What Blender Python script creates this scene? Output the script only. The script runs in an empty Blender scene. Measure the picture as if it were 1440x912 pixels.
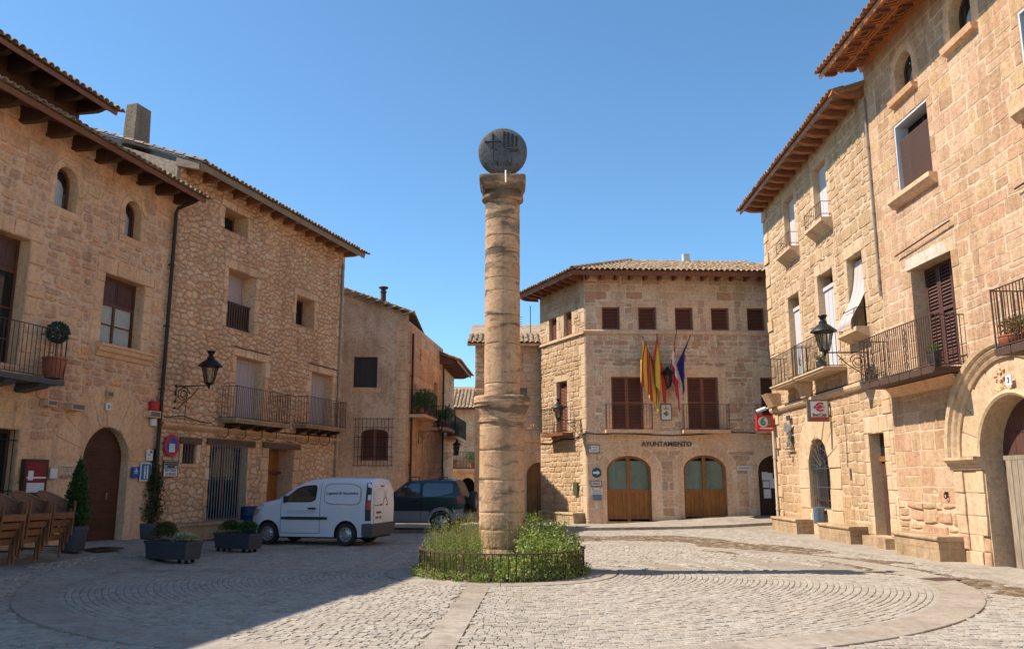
import bpy, math, random
from mathutils import Vector, Matrix
sc = bpy.context.scene
COL = sc.collection
RND = random.Random(11)
PI = math.pi
def rad(a): return math.radians(a)

# ------------------------------------------------------------------ camera, sky, sun, exposure
cam = bpy.data.cameras.new('camera'); camo = bpy.data.objects.new('camera', cam); COL.objects.link(camo)
camo.location = (0, 0, 1.75); camo.rotation_euler = (rad(90 + 10.694), 0, 0)
cam.sensor_width = 36; cam.lens = 1165 / 1440 * 36; cam.clip_start = .1; cam.clip_end = 2000
sc.camera = camo
SUN_EL = 50.8
SUN_AZ = math.atan2(-1.0, -.014)              # sun stands to the left (-x), square to the view
sdir = Vector((math.sin(SUN_AZ) * math.cos(rad(SUN_EL)), math.cos(SUN_AZ) * math.cos(rad(SUN_EL)), math.sin(rad(SUN_EL))))
W = bpy.data.worlds.new('World'); sc.world = W; W.use_nodes = True
nt = W.node_tree; bg = nt.nodes['Background']
sky = nt.nodes.new('ShaderNodeTexSky'); sky.sky_type = 'NISHITA'; sky.sun_disc = False
sky.sun_elevation = rad(SUN_EL); sky.sun_rotation = SUN_AZ
sky.altitude = 500; sky.air_density = 1.0; sky.dust_density = .3; sky.ozone_density = 3.0
tint = nt.nodes.new('ShaderNodeMix'); tint.data_type = 'RGBA'; tint.blend_type = 'MULTIPLY'; tint.inputs[0].default_value = 1; tint.inputs[7].default_value = (.70, .94, 1.0, 1)
nt.links.new(sky.outputs[0], tint.inputs[6]); nt.links.new(tint.outputs[2], bg.inputs[0]); bg.inputs[1].default_value = .084
sl = bpy.data.lights.new('sun', 'SUN'); sl.energy = 3.25; sl.angle = rad(.5); sl.color = (1, .91, .78)
so = bpy.data.objects.new('sun', sl); COL.objects.link(so)
so.rotation_euler = sdir.to_track_quat('Z', 'Y').to_euler(); so.location = (-30, 0, 40)
sc.view_settings.view_transform = 'Standard'; sc.view_settings.look = 'None'
sc.view_settings.exposure = 1.3; sc.view_settings.gamma = 1
sc.cycles.max_bounces = 10; sc.cycles.diffuse_bounces = 8; sc.cycles.transparent_max_bounces = 8

# ------------------------------------------------------------------ text meshes (made while the scene is small)
def text_mesh(s, size, ext=.008, align='CENTER', bold=0, sx=1.0):
    cu = bpy.data.curves.new('lettering', 'FONT'); cu.body = s; cu.size = size; cu.extrude = ext
    cu.align_x = align; cu.align_y = 'CENTER'; cu.offset = bold; cu.resolution_u = 3
    o = bpy.data.objects.new('lettering', cu); COL.objects.link(o)
    me = bpy.data.meshes.new_from_object(o.evaluated_get(bpy.context.evaluated_depsgraph_get()))
    bpy.data.objects.remove(o); bpy.data.curves.remove(cu)
    # stand it up: text x stays x, text y -> z, text front (+z) -> -y (outward)
    me.transform(Matrix(((sx, 0, 0, 0), (0, 0, -1, 0), (0, 1, 0, 0), (0, 0, 0, 1))))
    return me
TXT = {}
for key, s, size, ext, bold, sx in (
        ('hall', 'AYUNTAMIENTO', .27, .02, .004, .98), ('van', 'Laguens & Asociados', .112, .002, .0015, 1.06),
        ('iber', 'IberCaja', .13, .003, .004, 1),
        ('euro', '€', .36, .004, .012, 1.25), ('salida', 'SALIDA', .12, .003, .004, .8), ('en', 'EN TODA', .11, .002, .003, 1),
        ('la', 'LA PLAZA', .11, .002, .003, .95), ('six', '6', .42, .006, .012, 1.05), ('three', '3', .16, .004, .004, 1),
        ('two', '2', .13, .004, .004, 1), ('villa', 'villa', .36, .012, .008, 1.0), ('a', 'a', .36, .012, .01, 1.1)):
    TXT[key] = text_mesh(s, size, ext, 'CENTER', bold, sx)

# ------------------------------------------------------------------ materials
MATS = {}
def base_mat(name):
    m = bpy.data.materials.new(name); m.use_nodes = True
    return m, m.node_tree, m.node_tree.nodes['Principled BSDF']
def N(t, typ, **kw):
    n = t.nodes.new(typ)
    for k, v in kw.items(): setattr(n, k, v)
    return n
def ramp(t, fac, cols, interp='LINEAR'):
    r = N(t, 'ShaderNodeValToRGB'); r.color_ramp.interpolation = interp
    el = r.color_ramp.elements
    if len(cols) == 1: cols = [cols[0], cols[0]]
    while len(el) < len(cols): el.new(.5)
    for i, c in enumerate(cols):
        p, c = c if isinstance(c[0], (int, float)) and len(c) == 2 else (i / max(1, len(cols) - 1), c)
        el[i].position = p; el[i].color = (*c, 1)
    t.links.new(fac, r.inputs[0]); return r.outputs[0]
def mixc(t, mode, fac, a, b):
    m = N(t, 'ShaderNodeMix', data_type='RGBA', blend_type=mode)
    for i, v in ((0, fac), (6, a), (7, b)):
        if hasattr(v, 'is_linked') or hasattr(v, 'links'): t.links.new(v, m.inputs[i])
        elif isinstance(v, (int, float)): m.inputs[i].default_value = v
        else: m.inputs[i].default_value = (*v, 1)
    return m.outputs[2]
def noise(t, vec, scale, detail=4, rough=.6, dist=0):
    n = N(t, 'ShaderNodeTexNoise'); n.inputs['Scale'].default_value = scale; n.inputs['Detail'].default_value = detail
    n.inputs['Roughness'].default_value = rough; n.inputs['Distortion'].default_value = dist
    if vec is not None: t.links.new(vec, n.inputs['Vector'])
    return n.outputs[0]
def math_(t, op, a, b=0):
    m = N(t, 'ShaderNodeMath', operation=op)
    for i, v in ((0, a), (1, b)):
        if isinstance(v, (int, float)): m.inputs[i].default_value = v
        else: t.links.new(v, m.inputs[i])
    return m.outputs[0]
def rnd_socket(t):
    oi = N(t, 'ShaderNodeObjectInfo'); ge = N(t, 'ShaderNodeNewGeometry')
    return math_(t, 'FRACT', math_(t, 'ADD', oi.outputs['Random'], ge.outputs['Random Per Island'])), ge.outputs['Position']
def stone(name, cols, rough=.92, stain=(.62, .52, .44), stain_amt=.55, bump=.5, bscale=26, pits=.0, large=.5, worn=None):
    m, t, b = base_mat(name)
    r, pos = rnd_socket(t)
    c = ramp(t, r, cols)
    n1 = noise(t, pos, large, 5, .62, .4)
    f1 = ramp(t, n1, [(.38, (0, 0, 0)), (.68, (1, 1, 1))])
    c = mixc(t, 'MULTIPLY', math_(t, 'MULTIPLY', f1, stain_amt), c, stain)
    n2 = noise(t, pos, 9, 6, .7)
    c = mixc(t, 'MULTIPLY', .75, c, ramp(t, n2, [(.3, (.62, .60, .58)), (.55, (1, 1, 1)), (.8, (1.12, 1.1, 1.05))]))
    ms = N(t, 'ShaderNodeMapping'); ms.inputs['Scale'].default_value = (1.5, 1.5, .16); t.links.new(pos, ms.inputs['Vector'])
    c = mixc(t, 'MULTIPLY', .5, c, ramp(t, noise(t, ms.outputs[0], 1.6, 6, .7), [(.34, (.58, .54, .5)), (.52, (1, 1, 1)), (.8, (1.08, 1.07, 1.05))]))
    if worn:
        n4 = noise(t, pos, 2.3, 5, .65, .6)
        c = mixc(t, 'MIX', ramp(t, n4, [(.58, (0, 0, 0)), (.68, (.8, .8, .8))]), c, worn)
    n3 = noise(t, pos, bscale, 5, .7)
    n5 = noise(t, pos, bscale * 4.2, 3, .6)
    if name == 'column_stone':        # black crusts: horizontal tongues on the upper drums and the mouldings
        mp = N(t, 'ShaderNodeMapping'); mp.inputs['Scale'].default_value = (1.1, 1.1, 4.2); t.links.new(pos, mp.inputs['Vector'])
        k = noise(t, mp.outputs[0], 1.25, 5, .62, .5); sx = N(t, 'ShaderNodeSeparateXYZ'); t.links.new(pos, sx.inputs[0])
        up = ramp(t, math_(t, 'DIVIDE', sx.outputs[2], 9.0), [(.0, (.0,) * 3), (.30, (.06,) * 3), (.345, (.5,) * 3), (.39, (.05,) * 3), (.6, (.12,) * 3), (.8, (.3,) * 3), (.86, (.62,) * 3), (.93, (.62,) * 3)])
        f = ramp(t, math_(t, 'ADD', k, math_(t, 'MULTIPLY', up, .3)), [(.56, (0, 0, 0)), (.68, (.85, .85, .85))])
        c = mixc(t, 'MIX', f, c, (.12, .088, .062))
    h = math_(t, 'ADD', n3, math_(t, 'MULTIPLY', n5, .35))
    bm = N(t, 'ShaderNodeBump'); bm.inputs['Strength'].default_value = bump; bm.inputs['Distance'].default_value = .035
    t.links.new(h, bm.inputs['Height']); t.links.new(bm.outputs[0], b.inputs['Normal'])
    c = mixc(t, 'MULTIPLY', .5, c, ramp(t, n3, [(.32, (.6, .58, .56)), (.5, (1, 1, 1))]))
    t.links.new(c, b.inputs['Base Color']); b.inputs['Roughness'].default_value = rough
    b.inputs['Specular IOR Level'].default_value = .2
    MATS[name] = m; return m
def plain(name, col, rough=.6, metal=0, var=.25, vscale=14, bump=0, bscale=60, spec=.4, coat=0):
    m, t, b = base_mat(name)
    ge = N(t, 'ShaderNodeNewGeometry')
    if var:
        n = noise(t, ge.outputs['Position'], vscale, 4, .6)
        c = mixc(t, 'MULTIPLY', 1.0, col, ramp(t, n, [(.3, (1 - var,) * 3), (.7, (1 + var * .5,) * 3)]))
        t.links.new(c, b.inputs['Base Color'])
    else: b.inputs['Base Color'].default_value = (*col, 1)
    b.inputs['Roughness'].default_value = rough; b.inputs['Metallic'].default_value = metal
    b.inputs['Specular IOR Level'].default_value = spec
    if coat: b.inputs['Coat Weight'].default_value = coat; b.inputs['Coat Roughness'].default_value = .08
    if bump:
        bm = N(t, 'ShaderNodeBump'); bm.inputs['Strength'].default_value = bump; bm.inputs['Distance'].default_value = .01
        t.links.new(noise(t, ge.outputs['Position'], bscale, 4, .65), bm.inputs['Height']); t.links.new(bm.outputs[0], b.inputs['Normal'])
    MATS[name] = m; return m
def wood(name, col, dark=.55, axis=2, rough=.55, scale=1.0, spec=.3):
    m, t, b = base_mat(name)
    r, pos = rnd_socket(t)
    tc = N(t, 'ShaderNodeTexCoord'); mp = N(t, 'ShaderNodeMapping')
    s = [38 * scale] * 3; s[axis] = 2.2 * scale; mp.inputs['Scale'].default_value = s
    t.links.new(tc.outputs['Object'], mp.inputs['Vector'])
    n = noise(t, mp.outputs[0], 1, 5, .65, .5)
    c = mixc(t, 'MULTIPLY', 1.0, col, ramp(t, n, [(.3, (dark,) * 3), (.62, (1.1,) * 3)]))
    c = mixc(t, 'MULTIPLY', .8, c, ramp(t, r, [(.75, .74, .72), (1.1, 1.1, 1.08)]))
    c = mixc(t, 'MULTIPLY', .6, c, ramp(t, noise(t, pos, 2.2, 4), [(.35, (.7, .68, .66)), (.6, (1, 1, 1))]))
    t.links.new(c, b.inputs['Base Color']); b.inputs['Roughness'].default_value = rough
    b.inputs['Specular IOR Level'].default_value = spec
    bm = N(t, 'ShaderNodeBump'); bm.inputs['Strength'].default_value = .25; bm.inputs['Distance'].default_value = .006
    t.links.new(n, bm.inputs['Height']); t.links.new(bm.outputs[0], b.inputs['Normal'])
    MATS[name] = m; return m
def leafmat(name, a, b_, c_, dry=None):
    m, t, b = base_mat(name)
    r, pos = rnd_socket(t)
    cols = [a, b_, c_] + ([dry] if dry else [])
    c = ramp(t, r, cols)
    t.links.new(c, b.inputs['Base Color']); b.inputs['Roughness'].default_value = .55; b.inputs['Specular IOR Level'].default_value = .3
    tr = N(t, 'ShaderNodeBsdfTranslucent'); t.links.new(mixc(t, 'MULTIPLY', 1.0, c, (1.3, 1.5, .7)), tr.inputs[0])
    ms = N(t, 'ShaderNodeMixShader'); ms.inputs[0].default_value = .35
    out = t.nodes['Material Output']
    t.links.new(b.outputs[0], ms.inputs[1]); t.links.new(tr.outputs[0], ms.inputs[2]); t.links.new(ms.outputs[0], out.inputs[0])
    MATS[name] = m; return m
def glassmat(name, tint=(.75, .85, .85), mixf=.35, rough=.02):
    m, t, b = base_mat(name); out = t.nodes['Material Output']
    tr = N(t, 'ShaderNodeBsdfTransparent'); tr.inputs[0].default_value = (*tint, 1)
    b.inputs['Base Color'].default_value = (.02, .025, .03, 1); b.inputs['Roughness'].default_value = rough
    b.inputs['Specular IOR Level'].default_value = .8
    lw = N(t, 'ShaderNodeLayerWeight'); lw.inputs[0].default_value = .35
    f = math_(t, 'ADD', math_(t, 'MULTIPLY', lw.outputs['Fresnel'], .6 if mixf > .05 else .3), mixf)
    ms = N(t, 'ShaderNodeMixShader'); t.links.new(f, ms.inputs[0])
    t.links.new(tr.outputs[0], ms.inputs[1]); t.links.new(b.outputs[0], ms.inputs[2]); t.links.new(ms.outputs[0], out.inputs[0])
    MATS[name] = m; return m

stone('ashlar_gold', [(.50, .315, .19), (.58, .375, .235), (.54, .325, .205), (.63, .44, .285), (.46, .285, .165), (.60, .415, .235), (.55, .335, .225)], stain=(.84, .70, .58), worn=(.64, .46, .31), bump=.7, bscale=16)
stone('ashlar_pale', [(.50, .335, .19), (.56, .385, .225), (.48, .315, .175), (.60, .425, .265), (.53, .345, .20)], stain=(.85, .76, .68), bump=.9, bscale=14)
stone('rubble_brown', [(0.742, 0.417, 0.234), (0.869, 0.524, 0.306), (0.763, 0.407, 0.225), (0.615, 0.369, 0.234), (0.87, 0.563, 0.347), (0.795, 0.398, 0.211), (0.689, 0.417, 0.27), (0.827, 0.514, 0.252)], stain=(.72, .66, .62), bump=.8, bscale=18)
stone('rubble_tan', [(0.827, 0.495, 0.288), (0.87, 0.582, 0.36), (0.71, 0.417, 0.248), (0.869, 0.514, 0.288), (0.87, 0.621, 0.405), (0.806, 0.446, 0.243)], stain=(.8, .74, .68), bump=.8, bscale=18)
stone('hall_stone', [(0.66, 0.44, 0.285), (0.8, 0.57, 0.39), (0.54, 0.35, 0.22), (0.84, 0.64, 0.45), (0.72, 0.48, 0.31), (0.62, 0.34, 0.205), (0.52, 0.37, 0.26), (0.78, 0.52, 0.33)], stain=(.78, .7, .64), bump=.8, bscale=18)
stone('dressed', [(0.784, 0.475, 0.279), (0.827, 0.514, 0.306), (0.753, 0.441, 0.248)], stain=(.8, .7, .6), bump=.35, bscale=22)
stone('dressed_hall', [(0.77, 0.524, 0.343), (0.832, 0.572, 0.378), (0.728, 0.475, 0.304)], stain=(.8, .7, .62), bump=.35, bscale=22)
stone('dressed_pale', [(.60, .435, .275), (.63, .46, .30), (.57, .405, .25)], stain=(.85, .76, .66), bump=.3, bscale=22)
stone('mortar_brown', [(0.806, 0.524, 0.342)], stain=(.75, .7, .66), bump=.6, bscale=30)
stone('mortar_dark', [(0.551, 0.339, 0.211)], stain=(.7, .66, .62), bump=.7, bscale=30)
stone('mortar_pale', [(.68, .505, .35)], stain=(.8, .72, .64), bump=.6, bscale=30)
stone('mortar_hall', [(0.86, 0.68, 0.5)], stain=(.78, .72, .66), bump=.6, bscale=30)
stone('plaster_old', [(0.742, 0.495, 0.333)], stain=(.62, .58, .54), stain_amt=.8, bump=.9, bscale=12, large=.9, worn=(.42, .275, .175))
stone('render_grey', [(.44, .355, .27)], stain=(.7, .68, .66), bump=.9, bscale=9, large=1.2)
stone('chimney_stone', [(.27, .21, .15)], stain=(.6, .55, .5), bump=1.0, bscale=8, large=1.2)
stone('column_stone', [(.56, .36, .215), (.60, .40, .25), (.53, .335, .195)], stain=(.78, .64, .52), stain_amt=.5, bump=.6, bscale=16, large=1.4, worn=(.50, .32, .19))
stone('cobble', [(.41, .36, .305), (.44, .39, .33), (.38, .335, .285), (.46, .41, .345), (.42, .36, .295), (.36, .32, .28)], stain=(.86, .82, .78), bump=.5, bscale=34, large=.35)
stone('cobble_dirty', [(.15, .10, .06), (.21, .145, .09), (.32, .25, .18), (.12, .08, .05)], stain=(.72, .62, .52), bump=.5, bscale=34, large=.8)
stone('paving', [(.37, .32, .265), (.405, .355, .295), (.35, .30, .25), (.385, .325, .265)], stain=(.74, .69, .64), stain_amt=.75, bump=.3, bscale=40, large=.5)
stone('joint_soil', [(0.36, 0.31, 0.25)], stain=(.7, .66, .6), bump=.6, bscale=50, large=.5)
stone('far_paving', [(.44, .40, .34)], stain=(.82, .78, .74), bump=.6, bscale=12, large=.3)
stone('lintel_pale', [(.62, .53, .43)], stain=(.85, .8, .74), bump=.3)
stone('soil', [(.16, .11, .07)], bump=.8, bscale=30)
stone('bench_stone', [(.50, .355, .22), (.46, .32, .195)], stain=(.6, .54, .46), stain_amt=.8, bump=.6, bscale=16, large=1.6)
stone('tile_old', [(.40, .27, .165), (.46, .34, .23), (.35, .225, .135), (.50, .39, .27), (.33, .235, .17)], stain=(.6, .54, .46), stain_amt=.8, bump=.4, bscale=30, large=1.8)
stone('tile_red', [(.42, .195, .10), (.47, .235, .13), (.38, .17, .09), (.45, .27, .17)], stain=(.7, .6, .52), stain_amt=.6, bump=.3, bscale=30, large=1.5)
stone('emblem_stone', [(.145, .15, .16)], stain=(.55, .5, .46), stain_amt=.8, bump=.6, bscale=14, large=1.8, rough=.75)
plain('emblem_relief_shade', (.035, .036, .04), .9)
wood('wood_dark', (.085, .038, .02)); wood('wood_red', (.155, .055, .028), axis=2); wood('wood_orange', (.33, .135, .035), axis=2)
wood('wood_door', (.095, .032, .017), axis=0, scale=.7); wood('wood_eave', (.235, .085, .048), axis=1); wood('wood_eave_red', (.56, .21, .075), axis=1)
wood('wood_soffit', (.30, .135, .07), axis=1); wood('wood_grey', (.33, .265, .195), axis=2); wood('wood_beam', (.13, .085, .055), axis=0, scale=.6)
wood('wood_maroon', (.115, .052, .04), axis=2); wood('wood_chair', (.27, .115, .055), axis=2, rough=.5)
wood('eave_pale', (.34, .25, .175), axis=1); wood('coffer_dark', (.13, .045, .025), axis=1); wood('rafter_red', (.36, .15, .075), axis=1)
plain('shutter_brown', (.23, .082, .044), .55, var=.2); plain('shutter_dark', (.035, .025, .022), .6)
plain('iron', (.018, .017, .017), .5, .3, var=.3); plain('iron_rust', (.085, .045, .03), .75, .1, var=.35, vscale=30)
plain('pipe_dark', (.035, .024, .018), .5, .3); plain('pipe_zinc', (.3, .25, .2), .5, .5); plain('pipe_pale', (.62, .52, .40), .5)
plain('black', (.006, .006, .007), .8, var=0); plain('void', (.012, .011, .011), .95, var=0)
plain('reveal_white', (.50, .52, .56), .8, var=.15, vscale=6); plain('white', (.70, .69, .66), .6, var=.06); plain('offwhite', (.62, .60, .55), .6, var=.1); plain('blind_white', (.50, .48, .49), .8, var=.08)
plain('awning', (.47, .41, .37), .85, var=.1, vscale=5); plain('blind_brown', (.115, .062, .045), .8, var=.5, vscale=60)
plain('blind_pink', (.42, .34, .33), .85, var=.12); plain('curtain_green', (.60, .63, .57), .9, var=.2, vscale=3); plain('curtain', (.80, .79, .74), .9, var=.15, vscale=8)
plain('red', (.50, .02, .025), .5, var=.1); plain('red_dark', (.22, .015, .02), .6, var=.15); plain('blue', (.015, .07, .30), .5, var=.08); plain('sign_blue', (.012, .13, .27), .5, var=.08)
plain('teal', (.012, .075, .115), .5, var=.08); plain('green_sign', (.05, .21, .12), .5, var=.1); plain('yellow', (.60, .41, .05), .8, var=.1)
plain('flag_red', (.42, .03, .035), .85, var=.1); plain('flag_crimson', (.40, .03, .075), .85, var=.1); plain('flag_navy', (.035, .03, .20), .85, var=.1); plain('flag_white', (.72, .70, .70), .85, var=.05)
plain('grey_metal', (.30, .31, .32), .45, .5); plain('dark_grey', (.06, .063, .07), .5); plain('sign_grey', (.36, .35, .33), .5)
plain('sign_brown', (.16, .125, .095), .55); plain('green_box', (.06, .075, .03), .6)
plain('van_paint', (.62, .645, .70), .28, var=.04, vscale=3, coat=.5); plain('suv_blue', (.006, .024, .025), .28, var=.05, coat=.4); plain('suv_grey', (.19, .19, .195), .45, var=.08)
plain('bumper', (.075, .077, .08), .6, var=.15); plain('tyre', (.028, .027, .027), .85, var=.2, bump=.3); plain('rim', (.44, .44, .45), .35, .7); plain('plastic', (.03, .031, .034), .6, var=.15)
plain('lamp_red', (.42, .012, .015), .25, var=0); plain('lamp_white', (.7, .66, .6), .25, var=0)
plain('planter_grey', (.055, .060, .072), .6, var=.25); plain('terracotta', (.36, .105, .05), .75, var=.25); plain('pot_dark', (.03, .032, .036), .5)
plain('barrel_blue', (.01, .035, .10), .5); plain('bin_blue', (.13, .20, .27), .45, .3); plain('paper', (.66, .65, .64), .8, var=.1)
plain('gold', (.42, .27, .05), .6); plain('brass', (.5, .36, .14), .35, .8)
plain('wicker', (.25, .115, .062), .7, var=.45, vscale=90, bump=.6, bscale=160)
plain('text_dark', (.045, .045, .05), .5, var=0); plain('rusty_letters', (.085, .055, .035), .7)
plain('terrace', (.12, .10, .08), .9)
leafmat('leaf_weed', (.11, .16, .03), (.19, .25, .055), (.27, .31, .09), (.42, .37, .16))
leafmat('leaf_straw', (.34, .27, .11), (.42, .33, .15), (.22, .25, .07), (.30, .20, .08))
leafmat('leaf_cypress', (.020, .052, .012), (.035, .085, .018), (.055, .11, .025)); leafmat('leaf_brownish', (.045, .05, .015), (.08, .075, .022), (.10, .085, .03))
leafmat('leaf_topiary', (.008, .05, .042), (.015, .08, .065), (.03, .11, .085)); leafmat('leaf_green', (.035, .09, .02), (.06, .14, .035), (.10, .19, .05))
leafmat('flower', (.55, .52, .46), (.6, .55, .42), (.10, .16, .04)); leafmat('flower_red', (.30, .03, .03), (.08, .13, .03), (.38, .06, .05))
glassmat('glass_curtain', (.97, .98, .98), .02); glassmat('glass_dark', (.28, .32, .32), .5); plain('glass_car', (.030, .036, .030), .04, var=0, spec=1.0); MATS['glass_car'].node_tree.nodes['Principled BSDF'].inputs['IOR'].default_value = 1.55; glassmat('glass_dusty', (.5, .5, .45), .4); glassmat('glass_lamp', (.85, .85, .8), .12)
glassmat('glass_green', (.88, .93, .90), .10)
def M(n): return MATS[n]

# ------------------------------------------------------------------ mesh builder
class MB:
    def __init__(s): s.v = []; s.f = []; s.m = []
    def add(s, vs, fs, mi=0):
        o = len(s.v); s.v += vs; s.f += [tuple(i + o for i in f) for f in fs]; s.m += [mi] * len(fs)
    def box(s, x0, x1, y0, y1, z0, z1, mi=0):
        s.add([(x0, y0, z0), (x1, y0, z0), (x1, y1, z0), (x0, y1, z0), (x0, y0, z1), (x1, y0, z1), (x1, y1, z1), (x0, y1, z1)],
              [(0, 3, 2, 1), (4, 5, 6, 7), (0, 1, 5, 4), (1, 2, 6, 5), (2, 3, 7, 6), (3, 0, 4, 7)], mi)
    def quad(s, a, b, c, d, mi=0): s.add([a, b, c, d], [(0, 1, 2, 3)], mi)
    def poly(s, pts, mi=0): s.add(list(pts), [tuple(range(len(pts)))], mi)
    def prism(s, pts, d, mi=0):       # closed polygon of 3D points pushed along vector d
        n = len(pts); q = [(p[0] + d[0], p[1] + d[1], p[2] + d[2]) for p in pts]
        s.add(list(pts) + q, [tuple(range(n))[::-1], tuple(range(n, 2 * n))] + [(i, (i + 1) % n, n + (i + 1) % n, n + i) for i in range(n)], mi)
    def tube(s, pts, r, n=6, mi=0, cap=True):
        pts = [Vector(p) for p in pts]; rs = r if isinstance(r, (list, tuple)) else [r] * len(pts); rings = []; up = None
        for i, p in enumerate(pts):
            d = (pts[min(i + 1, len(pts) - 1)] - pts[max(i - 1, 0)]).normalized()
            if up is None or abs(d.dot(up)) > .98: up = Vector((0, 0, 1)) if abs(d.z) < .9 else Vector((1, 0, 0))
            a = d.cross(up).normalized(); b = a.cross(d)
            rings.append([tuple(p + (a * math.cos(2 * PI * k / n) + b * math.sin(2 * PI * k / n)) * rs[i]) for k in range(n)])
        vs = [v for rg in rings for v in rg]; fs = []
        for i in range(len(pts) - 1):
            for k in range(n): fs.append((i * n + k, i * n + (k + 1) % n, (i + 1) * n + (k + 1) % n, (i + 1) * n + k))
        if cap: fs += [tuple(range(n))[::-1], tuple(range((len(pts) - 1) * n, len(pts) * n))]
        s.add(vs, fs, mi)
    def lathe(s, prof, n=16, c=(0, 0, 0), mi=0, axis='z', cap=True):
        vs = []
        for r, h in prof:
            for k in range(n):
                a = 2 * PI * k / n; x, y = r * math.cos(a), r * math.sin(a)
                vs.append((c[0] + x, c[1] + y, c[2] + h) if axis == 'z' else (c[0] + x, c[1] - h, c[2] + y))
        fs = [(i * n + k, i * n + (k + 1) % n, (i + 1) * n + (k + 1) % n, (i + 1) * n + k) for i in range(len(prof) - 1) for k in range(n)]
        if cap: fs += [tuple(range(n))[::-1], tuple(range((len(prof) - 1) * n, len(prof) * n))]
        s.add(vs, fs, mi)
    def blob(s, c, r, sz, mi=0, rot=None, R=RND):
        pass
    def leaves(s, centers, size, mi=0, R=RND, up=0.0, asp=.55):
        for c in centers:
            n = Vector((R.gauss(0, 1), R.gauss(0, 1), R.gauss(0, 1) + up)).normalized()
            a = n.orthogonal().normalized(); a.rotate(Matrix.Rotation(R.random() * 6.28, 3, n)); b = n.cross(a)
            L = size * R.uniform(.6, 1.35); w = L * asp; c = Vector(c)
            s.add([tuple(c - a * L * .5), tuple(c + b * w * .5 - a * .05 * L), tuple(c + a * L * .5 + n * L * .08), tuple(c - b * w * .5 - a * .05 * L)], [(0, 1, 2, 3)], mi)
    def mesh(s, name, mats, smooth=False, angle=None):
        me = bpy.data.meshes.new(name); me.from_pydata(s.v, [], s.f)
        for m in (mats if isinstance(mats, (list, tuple)) else [mats]): me.materials.append(M(m) if isinstance(m, str) else m)
        if s.m and max(s.m) > 0: me.polygons.foreach_set('material_index', s.m)
        if smooth: me.polygons.foreach_set('use_smooth', [True] * len(me.polygons))
        if smooth and angle: me.set_sharp_from_angle(angle=rad(angle))
        me.update(); return me
    def build(s, name, mats, parent=None, smooth=False, angle=None, loc=None, rot=None, **tags):
        return link(name, s.mesh(name, mats, smooth, angle), parent, loc, rot, **tags)
def link(name, me, parent=None, loc=None, rot=None, **tags):
    o = bpy.data.objects.new(name, me); COL.objects.link(o)
    if parent: o.parent = parent
    if loc is not None: o.location = loc
    if rot is not None: o.rotation_euler = rot
    for k, v in tags.items(): o[k] = v
    return o
def thing(name, label, cat, loc=(0, 0, 0), rotz=0, group=None, rot=None, size=1):
    o = bpy.data.objects.new(name, None); COL.objects.link(o); o.empty_display_size = .2
    o.location = loc; o.rotation_euler = rot if rot is not None else (0, 0, rotz)
    o.scale = (size,) * 3; o['label'] = label; o['category'] = cat
    if group: o['group'] = group
    return o
def kids(o): return [c for c in KIDS.get(o.name, [])]
KIDS = {}
def copy_tree(o, parent=None, depth=0):
    c = o.copy(); COL.objects.link(c)
    if parent: c.parent = parent
    for ch in list(o.children): copy_tree(ch, c, depth + 1)
    return c
def sm(a, b, x):
    t = min(1, max(0, (x - a) / (b - a))); return t * t * (3 - 2 * t)
def ground_z(x, y):
    return (.34 - .14 * sm(20.5, 25, y)) * sm(-7.3, -9.9, x) + .3 * sm(3.2, 9.5, x) * sm(31.4, 33.6, y)

# ------------------------------------------------------------------ facade frames: x along the wall, y into the wall, z up
class Fac:
    def __init__(s, o, ang, size=1, base=0):     # size: how large this house is built; base: height of its foot
        s.k = size; s.b = base; s.o = Vector((*o, 0)); s.a = rad(ang); s.u = Vector((math.cos(s.a), math.sin(s.a), 0)); s.n = Vector((math.sin(s.a), -math.cos(s.a), 0))
    def w(s, u, z, off=0): return s.o + (s.u * u + s.n * off) * s.k + Vector((0, 0, z * s.k + s.b))
FA = Fac((-9.92, 20.475), 77.7, .91, .158); FB = Fac((-9.49, 22.45), 73, .91, .158); FT = Fac((3.02, 33.85), 2.5); FTL = Fac((3.02, 33.85), -65.4)
FR2 = Fac((9.95, 18.85), -89); FR1 = Fac((9.99, 25.5), -91.2); FC = Fac((-7.2, 35.2), 5); FS = Fac((-4.48, 35.44), 84); FS2 = Fac((-3.75, 42.4), 87)
FD = Fac((-1.7, 38), 0); FE = Fac((-4, 55), 0)
def on_wall(F, name, label, cat, u, z, off=.03, group=None, turn=0):
    return thing(name, label, cat, F.w(u, z, off), F.a + turn, group, size=F.k)

# ------------------------------------------------------------------ openings and walls
def rect(u0, u1, z0, z1, d=.35): return dict(k='r', u0=u0, u1=u1, z0=z0, z1=z1, d=d)
def arch(u0, u1, z0, zs, rise=None, d=.35):
    r = (u1 - u0) / 2
    return dict(k='a', u0=u0, u1=u1, z0=z0, zs=zs, rise=rise or r, z1=zs + (rise or r), d=d)
def arch_curve(o, n=14, ex=0):
    uc = (o['u0'] + o['u1']) / 2; r = (o['u1'] - o['u0']) / 2 + ex; h = o['rise'] + ex
    return [(uc - r * math.cos(PI * i / n), o['zs'] + h * math.sin(PI * i / n)) for i in range(n + 1)]
def outline(o, ex=0, n=14):
    if o['k'] == 'r': return [(o['u0'] - ex, o['z0']), (o['u1'] + ex, o['z0']), (o['u1'] + ex, o['z1'] + ex), (o['u0'] - ex, o['z1'] + ex)]
    return [(o['u0'] - ex, o['z0']), (o['u1'] + ex, o['z0'])] + arch_curve(o, n, ex)[::-1]
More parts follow.
